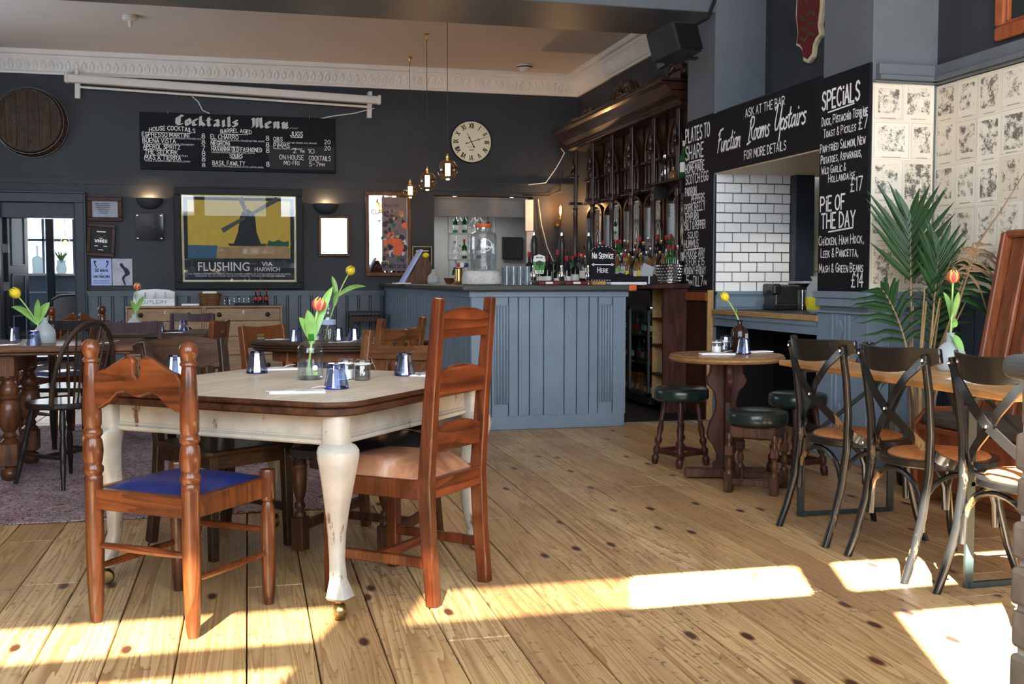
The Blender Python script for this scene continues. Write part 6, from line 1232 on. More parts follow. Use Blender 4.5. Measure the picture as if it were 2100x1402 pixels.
for y in cols:
    mb = MB().lathe([(.035, .045), (.038, .10), (.026, .13), (.030, .17), (.026, .20), (.026, .80), (.034, .83), (.022, .86), (.036, .90)], (.02, y, 0), 12); c_ = obj('column', mb, 'backbar_wood', t, smooth=45)
    mb = MB(); 
    for dy in (-.028, 0, .028): mb.tube([(.02, y+dy, .90), (.02, y+dy, 1.60)], .012, 8)
    obj('reeding', mb, 'backbar_wood', c_, smooth=50); obj('bracket', MB().box(-.06, .10, y-.035, y+.035, .94, .97), 'backbar_wood', c_, bevel=.004); obj('bracket', MB().box(-.045, .06, y-.03, y+.03, 1.27, 1.295), 'backbar_wood', c_, bevel=.004)
    fm = MB(); finial(fm, y, 1.30); obj('pinnacle', fm, 'backbar_wood', c_, smooth=45)
for a, b in zip(cols, cols[1:]):
    yc, w_ = (a+b)/2, (b-a)-.11
    ar = [(-w_/2, .17), (w_/2, .17)]+[(w_/2*math.cos(th), .78+.12*math.sin(th)) for th in [PI*i/12 for i in range(13)]]
    o = obj('mirror_panel', MB().prism(ar, (.20, yc, 0), (0, -1, 0), (0, 0, 1), .012), 'mirror', t)
    g = MB(); FR = ((.193, yc, 0), (0, -1, 0), (0, 0, 1)); w2 = w_/2*.82
    for i in range(10):
        a0, a1 = PI*i/10, PI*(i+1)/10; line(g, w2*math.cos(a0), .78+.09*math.sin(a0), w2*math.cos(a1), .78+.09*math.sin(a1), .010, FR)
    for s in (-1, 1):
        for k in range(4): line(g, s*(w2-.01), .76-.03*k, s*(w2-.035), .74-.03*k, .012, FR)
    for zz, s_ in ((.70, .018), (.62, .012), (.50, .04), (.38, .055)):
        g.add([V(FR[0])+V((0, -u*s_, zz+v*s_*1.9)) for u, v in ((0, 1), (.8, 0), (0, -1), (-.8, 0))], [(0, 1, 2, 3)])
    for s in (-1, 1):
        for k in range(5): a0 = .9*k/5; line(g, s*.02+s*.06*math.sin(a0*PI), .26+.07*k, s*.02+s*.06*math.sin((a0+.18)*PI), .26+.07*(k+1), .009, FR)
    obj('etching', g, 'chalk', o)
    fr = MB(); n = 14
    for i in range(n): 
        a0, a1 = PI*i/n, PI*(i+1)/n; fr.bar((.17, yc-(w_/2+.012)*math.cos(a0), .78+.135*math.sin(a0)), (.17, yc-(w_/2+.012)*math.cos(a1), .78+.135*math.sin(a1)), .03, .05, (1, 0, 0))
    for s in (-1, 1): fr.bar((.17, yc+s*(w_/2+.012), .16), (.17, yc+s*(w_/2+.012), .79), .03, .05, (1, 0, 0))
    obj('arch_moulding', fr, 'backbar_wood', t)
    # lancet tracery panel above
    sp = [(-w_/2-.01, .93), (w_/2+.01, .93), (w_/2+.01, 1.60), (-w_/2-.01, 1.60)]; obj('tracery_panel', MB().prism(sp, (.17, yc, 0), (0, -1, 0), (0, 0, 1), .03), 'backbar_wood', t)
    for k in range(5): obj('baluster', MB().lathe([(.014, .96), (.020, 1.0), (.015, 1.05), (.020, 1.16), (.014, 1.20)], (.135, yc+(-2+k)*w_/5.2, 0), 8), 'backbar_wood', t, smooth=45)
    obj('tracery_rail', MB().box(.10, .18, yc-w_/2, yc+w_/2, 1.21, 1.235), 'backbar_wood', t); obj('tracery_rail', MB().box(.10, .18, yc-w_/2, yc+w_/2, .935, .955), 'backbar_wood', t)
    for s in (-1, 1): obj('lancet_arch', MB().tube([(.135, yc+s*w_*.36, 1.24), (.13, yc+s*w_*.34, 1.36), (.125, yc+s*w_*.22, 1.47), (.12, yc, 1.58)], [.022, .022, .02, .014], 8), 'backbar_wood', t, smooth=60)
    fm = MB().lathe([(.05, 1.24), (.06, 1.30), (.035, 1.36), (.045, 1.40), (.02, 1.46), (.002, 1.50)], (.13, yc, 0), 10); obj('carved_niche', fm, 'backbar_wood', t, smooth=50)
# crest scrolls on the cornice
def scroll(yc, w_, h, nm='crest_scroll'):
    mb = MB()
    for s in (-1, 1): mb.tube([(.0, yc+s*w_*(.95-.9*u), 1.85+h*(.1+.75*math.sin(u*1.5))+.02*math.sin(u*16)) for u in [i/12 for i in range(13)]], [.025+.03*math.sin(PI*i/12) for i in range(13)], 8)
    mb.ball((0, yc, 1.85+h*.78), h*.28, 10, 6, (.6, 1.2, 1)); mb.ball((0, yc-w_*.3, 1.85+h*.55), h*.2, 8, 5); mb.ball((0, yc+w_*.3, 1.85+h*.55), h*.2, 8, 5); mb.box(-.03, .05, yc-w_*.45, yc+w_*.45, 1.84, 1.85+h*.45); obj(nm, mb, 'backbar_wood', t, smooth=60)
scroll(1.58, .45, .27); scroll(2.75, .30, .13); scroll(.15, .30, .17); scroll(3.25, .2, .09); scroll(.95, .2, .09)
# bottles ranged along the back bar
kinds = [(.30, .038, 'glass', 'steel', 'white_label'), (.28, .036, 'amber', 'black', 'white_label'), (.31, .035, 'green_bottle', 'red', 'white_label'), (.27, .042, 'glass', 'blue_vinyl', 'blue_label'), (.32, .034, 'dark_bottle', 'red', 'paper'), (.29, .037, 'amber', 'brass', 'lemon'), (.30, .036, 'glass', 'red', 'paper'), (.26, .04, 'dark_bottle', 'brass', 'maroon')]
kn = {'glass': 'clear', 'amber': 'amber', 'green_bottle': 'green', 'dark_bottle': 'dark'}; y = 9.22
ordn = ['first', 'second', 'third', 'fourth', 'fifth', 'sixth', 'seventh', 'eighth', 'ninth', 'tenth', 'eleventh', 'twelfth', 'thirteenth', 'fourteenth', 'fifteenth', 'sixteenth', 'seventeenth', 'eighteenth', 'nineteenth', 'twentieth', 'twenty-first', 'twenty-second', 'twenty-third', 'twenty-fourth', 'twenty-fifth', 'twenty-sixth', 'twenty-seventh', 'twenty-eighth', 'twenty-ninth', 'thirtieth']; rown = {3.95: 'rear', 3.84: 'middle', 3.70: 'front'}; nb = 28
while y < 12.5:
    nb += -1
    for X_, Z_ in ((3.95, 1.305), (3.84, 1.19), (3.70, 1.146)):
        if X_ == 3.70 and y < 9.5: continue
        kd = random.choice(kinds); bottle((X_+random.uniform(-.01, .01), y+random.uniform(-.012, .012), Z_), *kd[:4], 1, f'{ordn[nb]} bottle from the left in the {rown[X_]} row of the back bar, {kn[kd[2]]} glass', 'spirit bottles along the back bar', .30, kd[4])
    y += .118
# side shelf at the near end with bottles
t = thing('wall_shelf', 'short dark shelf with bottles beside the PLATES TO SHARE board', 'shelf', (3.72, 9.30, 2.06), 0); obj('board', MB().box(-.02, .16, -.43, .28, 0, .022), 'ebony', t, bevel=.004); obj('bracket', MB().box(0, .14, .22, .25, -.12, 0), 'ebony', t); obj('bracket', MB().box(0, .14, -.40, -.37, -.12, 0), 'ebony', t)
bottle((3.78, 9.42, 2.083), .25, .042, 'glass', 'steel', 1, 'squat clear bottle on the short dark shelf', None, .30, None); bottle((3.80, 9.02, 2.083), .33, .038, 'green_bottle', 'white_label', 1, 'tall green bottle on the short dark shelf', None, .34, 'paper'); bottle((3.78, 9.22, 2.083), .12, .034, 'amber', 'amber', 1, 'little amber bottle on the short dark shelf', None, .3, None)
# brass wall lamp in the corner
t = thing('wall_lamp', 'brass wall lamp with a glowing tubular bulb in the corner by the back bar', 'wall lamp', (3.92, 13.48, 1.90), 0); obj('arm', MB().tube([(0, 0, 0), (0, -.10, -.02), (0, -.14, .02), (0, -.14, .06)], .008, 8).lathe([(.035, 0), (.03, .015)], (0, .0, 0), 14, RX), 'brass', t, smooth=50); obj('lamp_holder', MB().lathe([(.01, 0), (.022, .01), (.018, .05)], (0, -.14, .05), 12), 'brass', t, smooth=40)
b_ = obj('bulb', MB().lathe([(.016, .10), (.032, .13), (.034, .20), (.026, .24), (.001, .25)], (0, -.14, 0), 14), 'bulb_glass', t, smooth=60); obj('filament', MB().tube([(0, -.14, .13), (0, -.14, .22)], .012, 6), 'filament', b_); d = bpy.data.lights.new('lamp_glow', 'POINT'); d.energy = 16; d.color = (1, .55, .22); d.shadow_soft_size = .03; o = bpy.data.objects.new('lamp_glow', d); COL.objects.link(o); o.parent = t; o.location = (0, -.20, .20)
# -- on the bar
ZT = 1.135
t = thing('water_dispenser', 'large glass water dispenser jar with cork-red lid', 'water dispenser', (1.845, 8.48, ZT+.115), 0); rj = .104
jp = [(rj*.94, .0), (rj, .012), (rj, .125), (rj*1.03, .13), (rj*1.06, .145), (rj*1.06, .26), (rj*.96, .295), (rj*.62, .315), (rj*.58, .33), (rj*.58, .345)]
obj('glass_jar', MB().lathe(jp, seg=28), 'jar_glass', t, smooth=35); obj('water', MB().lathe([(rj*.9, .006), (rj*.94, .02), (rj*.94, .125), (.001, .126)], seg=28), 'water', t, smooth=40); obj('lid', MB().lathe([(rj*.60, .345), (rj*.64, .35), (rj*.64, .375), (.001, .378)], seg=24), 'orange_rubber', t, smooth=40); obj('steel_cap', MB().lathe([(rj*.5, .378), (rj*.45, .388), (.001, .39)], seg=20), 'steel', t)
g = MB().torus((0, -rj*1.05, .20), .045, .004, 16, 5, RX); letters(g, 'Original', 0, .18, .025, ((0, -rj*1.075, 0), (1, 0, 0), (0, 0, 1)), t=.2, align='c', font=_SC, width=.09); obj('embossing', g, 'chalk', t); obj('tap', MB().tube([(0, -rj*.95, .03), (0, -rj*1.25, .03), (0, -rj*1.3, .01)], .009, 8), 'steel', t, smooth=40)
t = thing('dispenser_stand', 'speckled grey concrete plinth under the water dispenser', 'stand', (1.83, 8.48, ZT), 0); obj('plinth', MB().lathe([(.148, 0), (.160, .008), (.162, .06), (.150, .10), (.13, .114), (.001, .115)], seg=36), 'concrete', t, smooth=40)
sm = MB()
for i in range(150):
    a = random.uniform(0, 2*PI); z = random.uniform(.01, .10); r = .1612 if z < .06 else .1612-(z-.06)*.27; sm.ball((r*math.cos(a), r*math.sin(a), z), random.uniform(.0012, .003), 5, 3)
obj('speckle', sm, 'pepper', t)['kind'] = 'stuff'
def straight_glass(loc, label, group, r=.027, h=.15):
    if 'sg' not in BP:
        t = thing('beer_glass', label, 'glass', loc, 0, group); obj('glass_wall', MB().lathe([(r*.8, 0), (r*.82, .004), (r*.95, h*.55), (r, h), (r*.94, h), (r*.88, h*.55), (r*.74, .012), (.001, .012)], seg=14), 'jar_glass', t, smooth=35); BP['sg'] = t; return t
    return copy_tree(BP['sg'], loc, 0, label, group)
for i in range(4):
    for j in range(2): straight_glass((2.045+.057*i, 8.50+.075*j, ZT), f'{["first", "second", "third", "fourth"][i]} clear glass from the dispenser, {["front", "rear"][j]} row of the cluster on the bar', 'glasses beside the dispenser', .027)
def hand_pump(x, label, clip):
    t = thing('beer_pump', label, 'beer pump', (x, 8.60, ZT), 0); obj('column', MB().lathe([(.034, 0), (.036, .02), (.024, .035), (.03, .05), (.03, .10), (.018, .115), (.014, .16)], seg=16), 'chrome', t, smooth=45); obj('handle', MB().lathe([(.014, .16), (.020, .20), (.028, .27), (.030, .33), (.022, .38), (.014, .395), (.018, .40), (.014, .405)], seg=14), 'black_plastic', t, smooth=45); obj('ferrule', MB().lathe([(.012, .405), (.013, .42), (.010, .432), (.013, .44), (.001, .455)], seg=12), 'chrome', t, smooth=45); obj('spout', MB().tube([(0, -.03, .07), (0, -.09, .075), (0, -.11, .05), (0, -.11, .02)], .009, 8), 'chrome', t, smooth=45)
    if clip:
        c_ = obj('pump_clip', MB().prism([(-.036, 0), (.036, 0), (.052, .11), (.045, .145), (0, .16), (-.045, .145), (-.052, .11)], (.03, -.055, .09), (1, 0, 0), (0, 0, 1), .008), 'white_label', t); FR = ((.03, -.0605, .09), (1, 0, 0), (0, 0, 1)); g = MB(); g.add([V(FR[0])+V((u, 0, v)) for u, v in ((-.04, .03), (.04, .03), (.05, .10), (-.05, .10))], [(0, 1, 2, 3)]); obj('clip_field', g, 'green', c_)
        g = MB(); g.add([V(FR[0])+V((u, -.0008, v)) for u, v in ((-.006, .05), (.006, .05), (.006, .065), (.035, .075), (.025, .10), (0, .11), (-.025, .10), (-.035, .075), (-.006, .065))], [tuple(range(9))]); obj('clip_tree', g, 'palm_green', c_); g = MB(); letters(g, 'TEA', 0, .006, .026, FR, t=.2, align='c', width=.055); obj('lettering', g, 'green', c_); g = MB(); letters(g, 'HOGS BACK', 0, .128, .012, FR, t=.2, align='c', width=.06); obj('lettering', g, 'ink', c_)
hand_pump(2.30, 'black-handled beer pump with a green TEA clip', True); hand_pump(2.54, 'black-handled beer pump in the middle, before the wine bottles', False); hand_pump(2.775, 'black-handled beer pump behind the NO SERVICE sign', False)
for x0, x1, lab in ((2.24, 2.42, 'maroon drip tray under the TEA pump'), (2.46, 2.66, 'maroon drip tray under the middle pump')): 
    t = thing('drip_tray', lab, 'tray', ((x0+x1)/2, 8.34, ZT), 0); obj('tray', MB().box(-(x1-x0)/2, (x1-x0)/2, -.10, .10, 0, .03), 'maroon', t, bevel=.005); obj('emblem', MB().box(-.03, .03, -.102, -.100, .008, .024), 'white_label', t); obj('towel', MB().box(-(x1-x0)/2+.01, (x1-x0)/2-.01, -.09, .09, .03, .034), 'black_cloth', t)
WK = [(.30, .037, 'dark_bottle', 'red', 'paper'), (.30, .037, 'dark_bottle', 'maroon', 'white_label'), (.26, .036, 'dark_bottle', 'black', 'white_label')]
for i, (x, y, z) in enumerate([(2.36, 8.98, 1.145), (2.44, 9.02, 1.145), (2.53, 8.98, 1.165), (2.62, 9.0, 1.165), (2.70, 9.03, 1.165), (2.78, 9.0, 1.145), (2.41, 8.84, 1.10), (2.48, 8.84, 1.10), (2.58, 8.86, 1.10), (2.66, 8.86, 1.10)]): bottle((x, y, z-.03 if i < 6 else z-.02), *WK[i % 3][:4], 1, f'{ordn[i if i < 6 else i-6]} dark wine bottle from the left behind the pumps, {"rear" if i < 6 else "front"} row', 'wine bottles behind the pumps', .32, WK[i % 3][4])
tag(obj('bottle_shelf', MB().box(2.30, 2.95, 8.74, 9.12, 1.04, 1.075).box(2.30, 2.95, 8.92, 9.12, 1.075, 1.113), 'black'), 'stepped black speed rail holding wine bottles behind the bar', 'shelf')
# NO SERVICE sign
t = thing('table_sign', 'small arched chalk sign reading NO SERVICE HERE', 'sign', (2.815, 8.36, ZT), 0); obj('wood_foot', MB().box(-.10, .02, -.035, .035, 0, .03), 'pine_top', t, bevel=.004); ar = [(-.108, .03), (.108, .03), (.108, .27)]+[(.108*math.cos(a), .27+.05*math.sin(a)) for a in [PI*i/10 for i in range(1, 10)]]+[(-.108, .27)]
obj('panel', MB().prism(ar, (0, 0, 0), (1, 0, 0), (0, 0, 1), .012), 'black_board', t); FR = ((0, -.0072, 0), (1, 0, 0), (0, 0, 1)); g = MB(); letters(g, 'No Service', 0, .215, .046, FR, t=.13, align='c', width=.18); letters(g, 'Here', 0, .10, .042, FR, t=.13, align='c', width=.09); line(g, -.08, .165, .08, .165, .008, FR)
for s in (-1, 1): line(g, s*.095, .165, s*.075, .175, .005, FR); line(g, s*.095, .165, s*.075, .155, .005, FR)
for i in range(9): line(g, -.10+.022*i, .038, -.088+.022*i, .038, .005, FR); a = PI*(.08+.84*i/8); line(g, .10*math.cos(a), .27+.042*math.sin(a), .10*math.cos(a+.12), .27+.042*math.sin(a+.12), .005, FR)
obj('lettering', g, 'chalk', t)
t = thing('serving_tray', 'flat white tray with a black cloth on it, at the end of the bar', 'tray', (2.92, 8.36, ZT), 0); obj('tray', MB().box(-.07, .24, -.12, .14, 0, .022), 'white_paint', t, bevel=.006)
mb = MB(); n = 9; vs = []
for j in range(n):
    for i in range(n): u, v = i/(n-1), j/(n-1); vs.append((-.08+.22*u, -.09+.18*v, .022+.085*math.sin(PI*u)**.5*math.sin(PI*v)**.5*(.75+.25*math.sin(u*13+v*7))))
mb.add(vs, [(j*n+i, j*n+i+1, (j+1)*n+i+1, (j+1)*n+i) for j in range(n-1) for i in range(n-1)]); tag(obj('bar_cloth', mb, 'black_cloth', smooth=True, loc=(2.955, 8.34, ZT)), 'crumpled black cloth heaped in front of the NO SERVICE sign', 'cloth')
t = thing('ice_tub', 'clear plastic tub with limes behind the black cloth', 'tub', (3.0, 8.56, ZT), 0); obj('tub_wall', MB().lathe([(.06, 0), (.085, .11), (.08, .11), (.055, .01), (.001, .01)], seg=16), 'frosted', t, smooth=40); mb = MB()
for i in range(7): a = 2*PI*i/7; mb.ball((.045*math.cos(a), .045*math.sin(a), .10+.01*(i % 3)), .028, 8, 5)
obj('limes', mb, 'green_leaf', t, smooth=True)
tag(obj('counter_flap', MB().box(3.0, 3.465, 8.42, 8.95, 1.10, 1.14), 'mahogany', bevel=.006), 'wooden lift-up flap bridging the bar and the back counter', 'flap')
t = thing('card_box', 'low black box tied with a white ribbon on the counter flap', 'box', (3.27, 8.60, 1.141), 0); obj('box_body', MB().box(-.12, .08, -.11, .10, 0, .065), 'black', t, bevel=.003); obj('ribbon', MB().box(-.005, .005, -.112, .102, 0, .067), 'white_paint', t); obj('papers', MB().bar((.0, 0, .06), (.04, 0, .16), .10, .012, (0, 1, 0)), 'frosted', t)
t = thing('ice_bucket', 'hammered silver ice bucket on the wooden back counter', 'bucket', (3.64, 8.95, 1.146), 0); obj('bucket_wall', MB().lathe([(.10, 0), (.112, .004), (.125, .165), (.130, .172), (.122, .172), (.105, .02), (.001, .02)], seg=28), 'steel', t, smooth=40); mb = MB()
for r in range(6):
    for i in range(26): a = 2*PI*(i+.5*(r % 2))/26; rr = .1135+.0125*(r/6)+.001; mb.ball((rr*math.cos(a), rr*math.sin(a), .02+.026*r), .0095, 6, 4, (1, 1, 1))
obj('hammering', mb, 'steel', t, smooth=True)['kind'] = 'stuff'
bottle((3.30, 8.56, ZT), .26, .036, 'green_bottle', 'red', 1, 'green gin bottle at the open end of the bar', None, .34, None) if False else bottle((2.96, 8.66, ZT), .28, .036, 'green_bottle', 'red', 1, 'green bottle with a red cap standing at the right end of the bar', None, .40, None)
# menu easel, bowl, brass font, frosted vase at the left leg of the bar
t = thing('menu_easel', 'wooden menu wedge with a clear-fronted price list leaning on it', 'menu holder', (1.75, 11.4, ZT), 0); obj('wooden_wedge', MB().prism([(-.13, 0), (.20, 0), (.14, .22), (.07, .32), (.03, .32)], (0, 0, 0), (1, 0, 0), (0, 0, 1), .20), 'frame_brown', t, bevel=.005); obj('menu_sheet', MB().bar((-.165, -.02, .0), (.035, -.02, .36), .24, .012, (0, 1, 0)) if False else MB().prism([(-.185, 0), (-.16, 0), (.05, .355), (.03, .365)], (0, -.02, 0), (1, 0, 0), (0, 0, 1), .25), 'flyer_blue', t); tag(obj('paper_slips', MB().box(1.50, 1.66, 11.2, 11.5, ZT, ZT+.012), 'paper'), 'loose paper slips at the foot of the menu easel', 'paper')
tag(obj('lemon', MB().ball((1.83, 11.28, ZT+.30), .03, 10, 7, (1.25, 1, 1)), 'lemon', smooth=True), 'lemon perched on the wooden menu wedge', 'lemon')
t = thing('bowl', 'small brown bowl on the bar left of the dispenser', 'bowl', (1.90, 10.3, ZT), 0); obj('bowl_wall', MB().lathe([(.025, 0), (.03, .004), (.055, .06), (.051, .06), (.026, .012), (.001, .012)], seg=18), 'frame_brown', t, smooth=40)
t = thing('vase', 'small frosted flask behind the menu easel', 'vase', (1.88, 11.1, ZT), 0); obj('flask', MB().lathe([(.05, 0), (.065, .02), (.06, .08), (.02, .12), (.018, .15), (.015, .15)], seg=16), 'frosted', t, smooth=40)
t = thing('beer_font', 'brass beer font with bottle-cap badges beside the dispenser', 'beer tap', (1.86, 9.6, ZT), 0); obj('pillar', MB().lathe([(.05, 0), (.055, .01), (.035, .03), (.035, .14), (.045, .15), (.001, .152)], seg=16), 'brass', t, smooth=40); mb = MB()
for i in range(5): mb.lathe([(.022, 0), (.024, .008), (.001, .009)], (-.05+.03*i, -.04, .17+.012*(i % 2)), 12, RX)
for i, mt in enumerate(('blue_label', 'red', 'white_label', 'blue_vinyl')): obj('badge', MB().lathe([(.021, 0), (.022, .012), (.001, .014)], (-.055+.037*i, -.04, .175), 12, RX), mt, t)
# -- behind the hatch
t = thing('bottle_rack', 'white metal rack of glassware and bottles seen through the hatch', 'shelving', (3.02, 14.65, 1.05), R(-38))
for x in (-.30, 0, .30):
    for y in (-.11, .11): obj('upright', MB().box(x-.01, x+.01, y-.01, y+.01, 0, 1.12), 'white_paint', t)
for z in (.06, .40, .76): obj('shelf', MB().box(-.31, .31, -.12, .12, z, z+.02), 'white_paint', t); obj('guard_rail', MB().box(-.31, .31, -.125, -.115, z+.07, z+.08), 'white_paint', t)
RK = t
for i in range(8):
    for z in (.08, .42, .78):
        M3 = rz3(R(-38)); p = M3 @ V((-.26+.075*i, random.uniform(-.03, .03), 0)); bottle((3.02+p.x, 14.65+p.y, 1.05+z+.001), *random.choice([(.26, .04, 'glass', 'steel'), (.27, .036, 'green_bottle', 'red'), (.20, .03, 'glass', 'steel')]), 1, f'{ordn[i]} bottle from the left on the { {.08: "bottom", .42: "middle", .78: "top"}[z] } shelf of the white rack', 'bottles on the white rack', .3, random.choice(['white_label', None]))
t = thing('television', 'small black screen on the grey wall behind the hatch', 'television', (3.92, 15.97, 1.66), 0); obj('case', MB().box(-.16, .16, -.04, 0, -.17, .17), 'black_plastic', t, bevel=.006); obj('screen', MB().box(-.145, .145, -.044, -.04, -.155, .155), 'acrylic', t)
for x in (2.585, 3.34): t = thing('downlight', 'recessed downlight over the hatch, %s one' % ('left' if x < 3 else 'right'), 'downlight', (x, 13.62, 2.25), 0); obj('rim', MB().lathe([(.04, 0), (.04, -.005), (.03, -.006)], seg=16, caps=False), 'brass', t); obj('lamp', MB().lathe([(.03, -.003), (.001, -.002)], seg=14), 'downlight', t)
area('hatch_room_lamp', (3.0, 15.2, 2.2), (0, 0, -1), 1.4, .6, 22, (1, .95, .88))
t = thing('paper_strip', 'tall strip of pale printed sheets on the hatch side', 'notice', (3.56, 13.47, 1.75), 0); obj('sheet', MB().box(-.06, .03, -.006, 0, -.65, .05), 'flyer_grey', t); obj('sheet', MB().box(-.075, .03, -.008, 0, .06, .46), 'paper', t)
for pts, lab, mt in (([(3.52, YB-.05, 2.40), (3.75, YB-.06, 2.43), (3.88, YB-.1, 2.62), (3.96, YB-.2, 2.80), (3.9, YB-.25, 2.85)], 'white cable climbing from the hatch to the back bar cornice', 'white_paint'), ([(3.66, YB-.02, 2.22), (3.70, YB-.03, 1.9), (3.78, YB-.03, 1.6), (3.86, YB-.04, 1.42)], 'thin grey cable hanging on the wall right of the hatch', 'screen_white'), ([(3.45, YB-.03, 2.27), (3.62, YB-.04, 2.27), (3.80, YB-.05, 2.27), (3.93, YB-.1, 2.33), (3.95, YB-.15, 2.6)], 'black cable running from the hatch corner to the back bar', 'black')): tag(obj('cable', MB().tube(pts, .010 if mt == 'black' else .006, 6), mt, smooth=True), lab, 'cable')
# -- pine plan chests under the windmill poster
for x0, x1, L_, lab in ((-1.372, -.508, 'C', 'left pine chest of drawers, marked C, under the cutlery box'), (-.503, .388, 'D', 'right pine chest of drawers, marked D, under the sauce bottles')):
    w_ = x1-x0; t = thing('chest_of_drawers', lab, 'chest', ((x0+x1)/2, 13.25, 0), 0); obj('carcass', MB().box(-w_/2, -w_/2+.02, -.22, .22, 0, .85).box(w_/2-.02, w_/2, -.22, .22, 0, .85).box(-w_/2, w_/2, .19, .22, 0, .85).box(-w_/2+.02, w_/2-.02, -.19, .2, .02, .84), 'chest_pine', t); obj('top', MB().box(-w_/2-.005, w_/2+.005, -.23, .225, .85, .875), 'chest_pine', t, bevel=.004)
    for z0, z1 in ((.70, .842), (.515, .69), (.30, .505), (.05, .29)):
        dr = obj('drawer', MB().box(-w_/2+.025, w_/2-.025, -.222, -.19, z0, z1), 'chest_pine', t, bevel=.004)
        for s in (-1, 1): obj('knob', MB().lathe([(.010, 0), (.012, .012), (.026, .018), (.028, .026), (.02, .036), (.001, .038)], (s*w_*.31, -.222, (z0+z1)/2), 14, RX), 'ebony', dr, smooth=50)
        g = MB(); letters(g, L_ if z0 > .6 else 'I', 0, z1-.055, .028, ((0, -.2235, 0), (1, 0, 0), (0, 0, 1)), t=.2, align='c', width=.016 if z0 > .6 else .006); obj('letter_plate', g, 'white_label' if z0 > .6 else 'black', dr)
ZC = .876
t = thing('cutlery_box', 'white four-compartment box lettered CUTLERY on the left chest', 'box', (-1.063, 13.18, ZC), 0); obj('front', MB().prism([(-.23, 0), (.23, 0), (.225, .085), (.17, .075), (.115, .088), (.06, .075), (0, .088), (-.06, .075), (-.115, .088), (-.17, .075), (-.225, .085)], (0, -.11, 0), (1, 0, 0), (0, 0, 1), .012), 'white_paint', t); obj('back', MB().prism([(-.23, 0), (.23, 0), (.225, .16), (.15, .185), (0, .195), (-.15, .185), (-.225, .16)], (0, .09, 0), (1, 0, 0), (0, 0, 1), .012), 'white_paint', t)
for x in (-.222, -.112, 0, .112, .222): obj('divider', MB().prism([(-.11, 0), (.09, 0), (.09, .16), (.0, .15), (-.11, .085)], (x, 0, 0), (0, 1, 0), (0, 0, 1), .01), 'white_paint', t)
obj('base', MB().box(-.225, .225, -.105, .085, 0, .01), 'white_paint', t); g = MB(); letters(g, 'CUTLERY', 0, .025, .036, ((0, -.117, 0), (1, 0, 0), (0, 0, 1)), t=.14, align='c', width=.29); obj('lettering', g, 'poster_grey', t)
tag(obj('napkin_stack', MB().box(-.76, -.56, 13.08, 13.25, ZC, ZC+.022), 'napkin_white', bevel=.004), 'flat stack of white napkins between the cutlery box and the basket', 'napkins')
t = thing('wicker_basket', 'brown wicker basket holding white napkins', 'basket', (-.44, 13.17, ZC), 0); mb = MB()
for k in range(7): f = k/6; mb.torus((0, 0, .01+.125*f), .095+.035*f, .010, 22, 5)
obj('weave', mb, 'wicker', t, smooth=True)['kind'] = 'stuff'; obj('stakes', MB().lathe([(.09, 0), (.128, .135), (.122, .135), (.085, .01), (.001, .01)], seg=22), 'wicker', t); tag(obj('napkin_stack', MB().box(-.52, -.36, 13.1, 13.24, ZC+.02, ZC+.165), 'napkin_white', bevel=.004), 'white napkins standing in the wicker basket', 'napkins')
t = thing('serving_board', 'low black tray for sauces on the right chest', 'tray', (.04, 13.17, ZC), 0); obj('tray', MB().box(-.20, .20, -.10, .10, 0, .02).box(.03, .20, -.10, .10, .02, .035), 'black', t, bevel=.004)
for i, x in enumerate((.085, .14, .21)): bottle((x, 13.15, ZC+.036), .15, .022, 'dark_bottle', 'red', 1, f'{["left", "middle", "right"][i]} one of three red-topped sauce bottles on the chest', 'sauce bottles on the chest', .45, 'red')
for i in range(6): 
    if 'cr' not in BP: t = thing('cruet', 'first glass cruet from the left beside the wicker basket', 'cruet', (-.27+.055*i, 13.12, ZC), 0, 'cruets on the chest'); obj('glass_body', MB().lathe([(.016, 0), (.019, .004), (.017, .04), (.011, .055), (.001, .055)], seg=10), 'glass', t, smooth=40); obj('cap', MB().lathe([(.012, .05), (.012, .066), (.001, .068)], seg=10), 'steel', t, smooth=40); BP['cr'] = t
    else: copy_tree(BP['cr'], (-.27+.055*i, 13.12, ZC+(.021 if i > 1 else 0)), 0, f'{ordn[i]} glass cruet from the left beside the wicker basket')

# ================================================================== laid on the tables
def tumbler(loc, label, group, s=1):
    if 'tumbler' not in BP:
        t = thing('tumbler', label, 'glass', loc, 0, group); H_, r0, r1 = .092, .043, .029; n = 20
        prof = [(r0*.92, .0), (r0, .004), (r0*.97, .012), (r1*1.16, H_*.62), (r1*1.02, H_*.93), (r1*.9, H_), (.001, H_)]
        obj('glass_wall', MB().lathe(prof[1:], seg=20, flute=.04, nf=10), 'glass_blue', t); obj('inner_wall', MB().lathe([(r0*.90, .001), (r0*.86, .014), (r1*1.0, H_*.60), (r1*.82, H_*.78), (.001, H_*.79)], seg=20), 'glass', t, smooth=40)
        obj('blue_rim', MB().torus((0, 0, .004), r0*.975, .0036, 24, 6), 'glass_rim', t, smooth=60); obj('blue_base', MB().torus((0, 0, H_-.003), r1*.93, .0036, 20, 6), 'glass_rim', t, smooth=60); obj('thick_base', MB().lathe([(r1*.8, H_*.8), (r1*.85, H_*.97), (.001, H_*.98)], seg=16), 'glass_blue', t, smooth=40)
        BP['tumbler'] = t; t.scale = (s,)*3; return t
    return copy_tree(BP['tumbler'], loc, random.uniform(0, 6), label, group, scale=s)
G = 'upturned blue-rimmed tumblers'
T0 = .7605
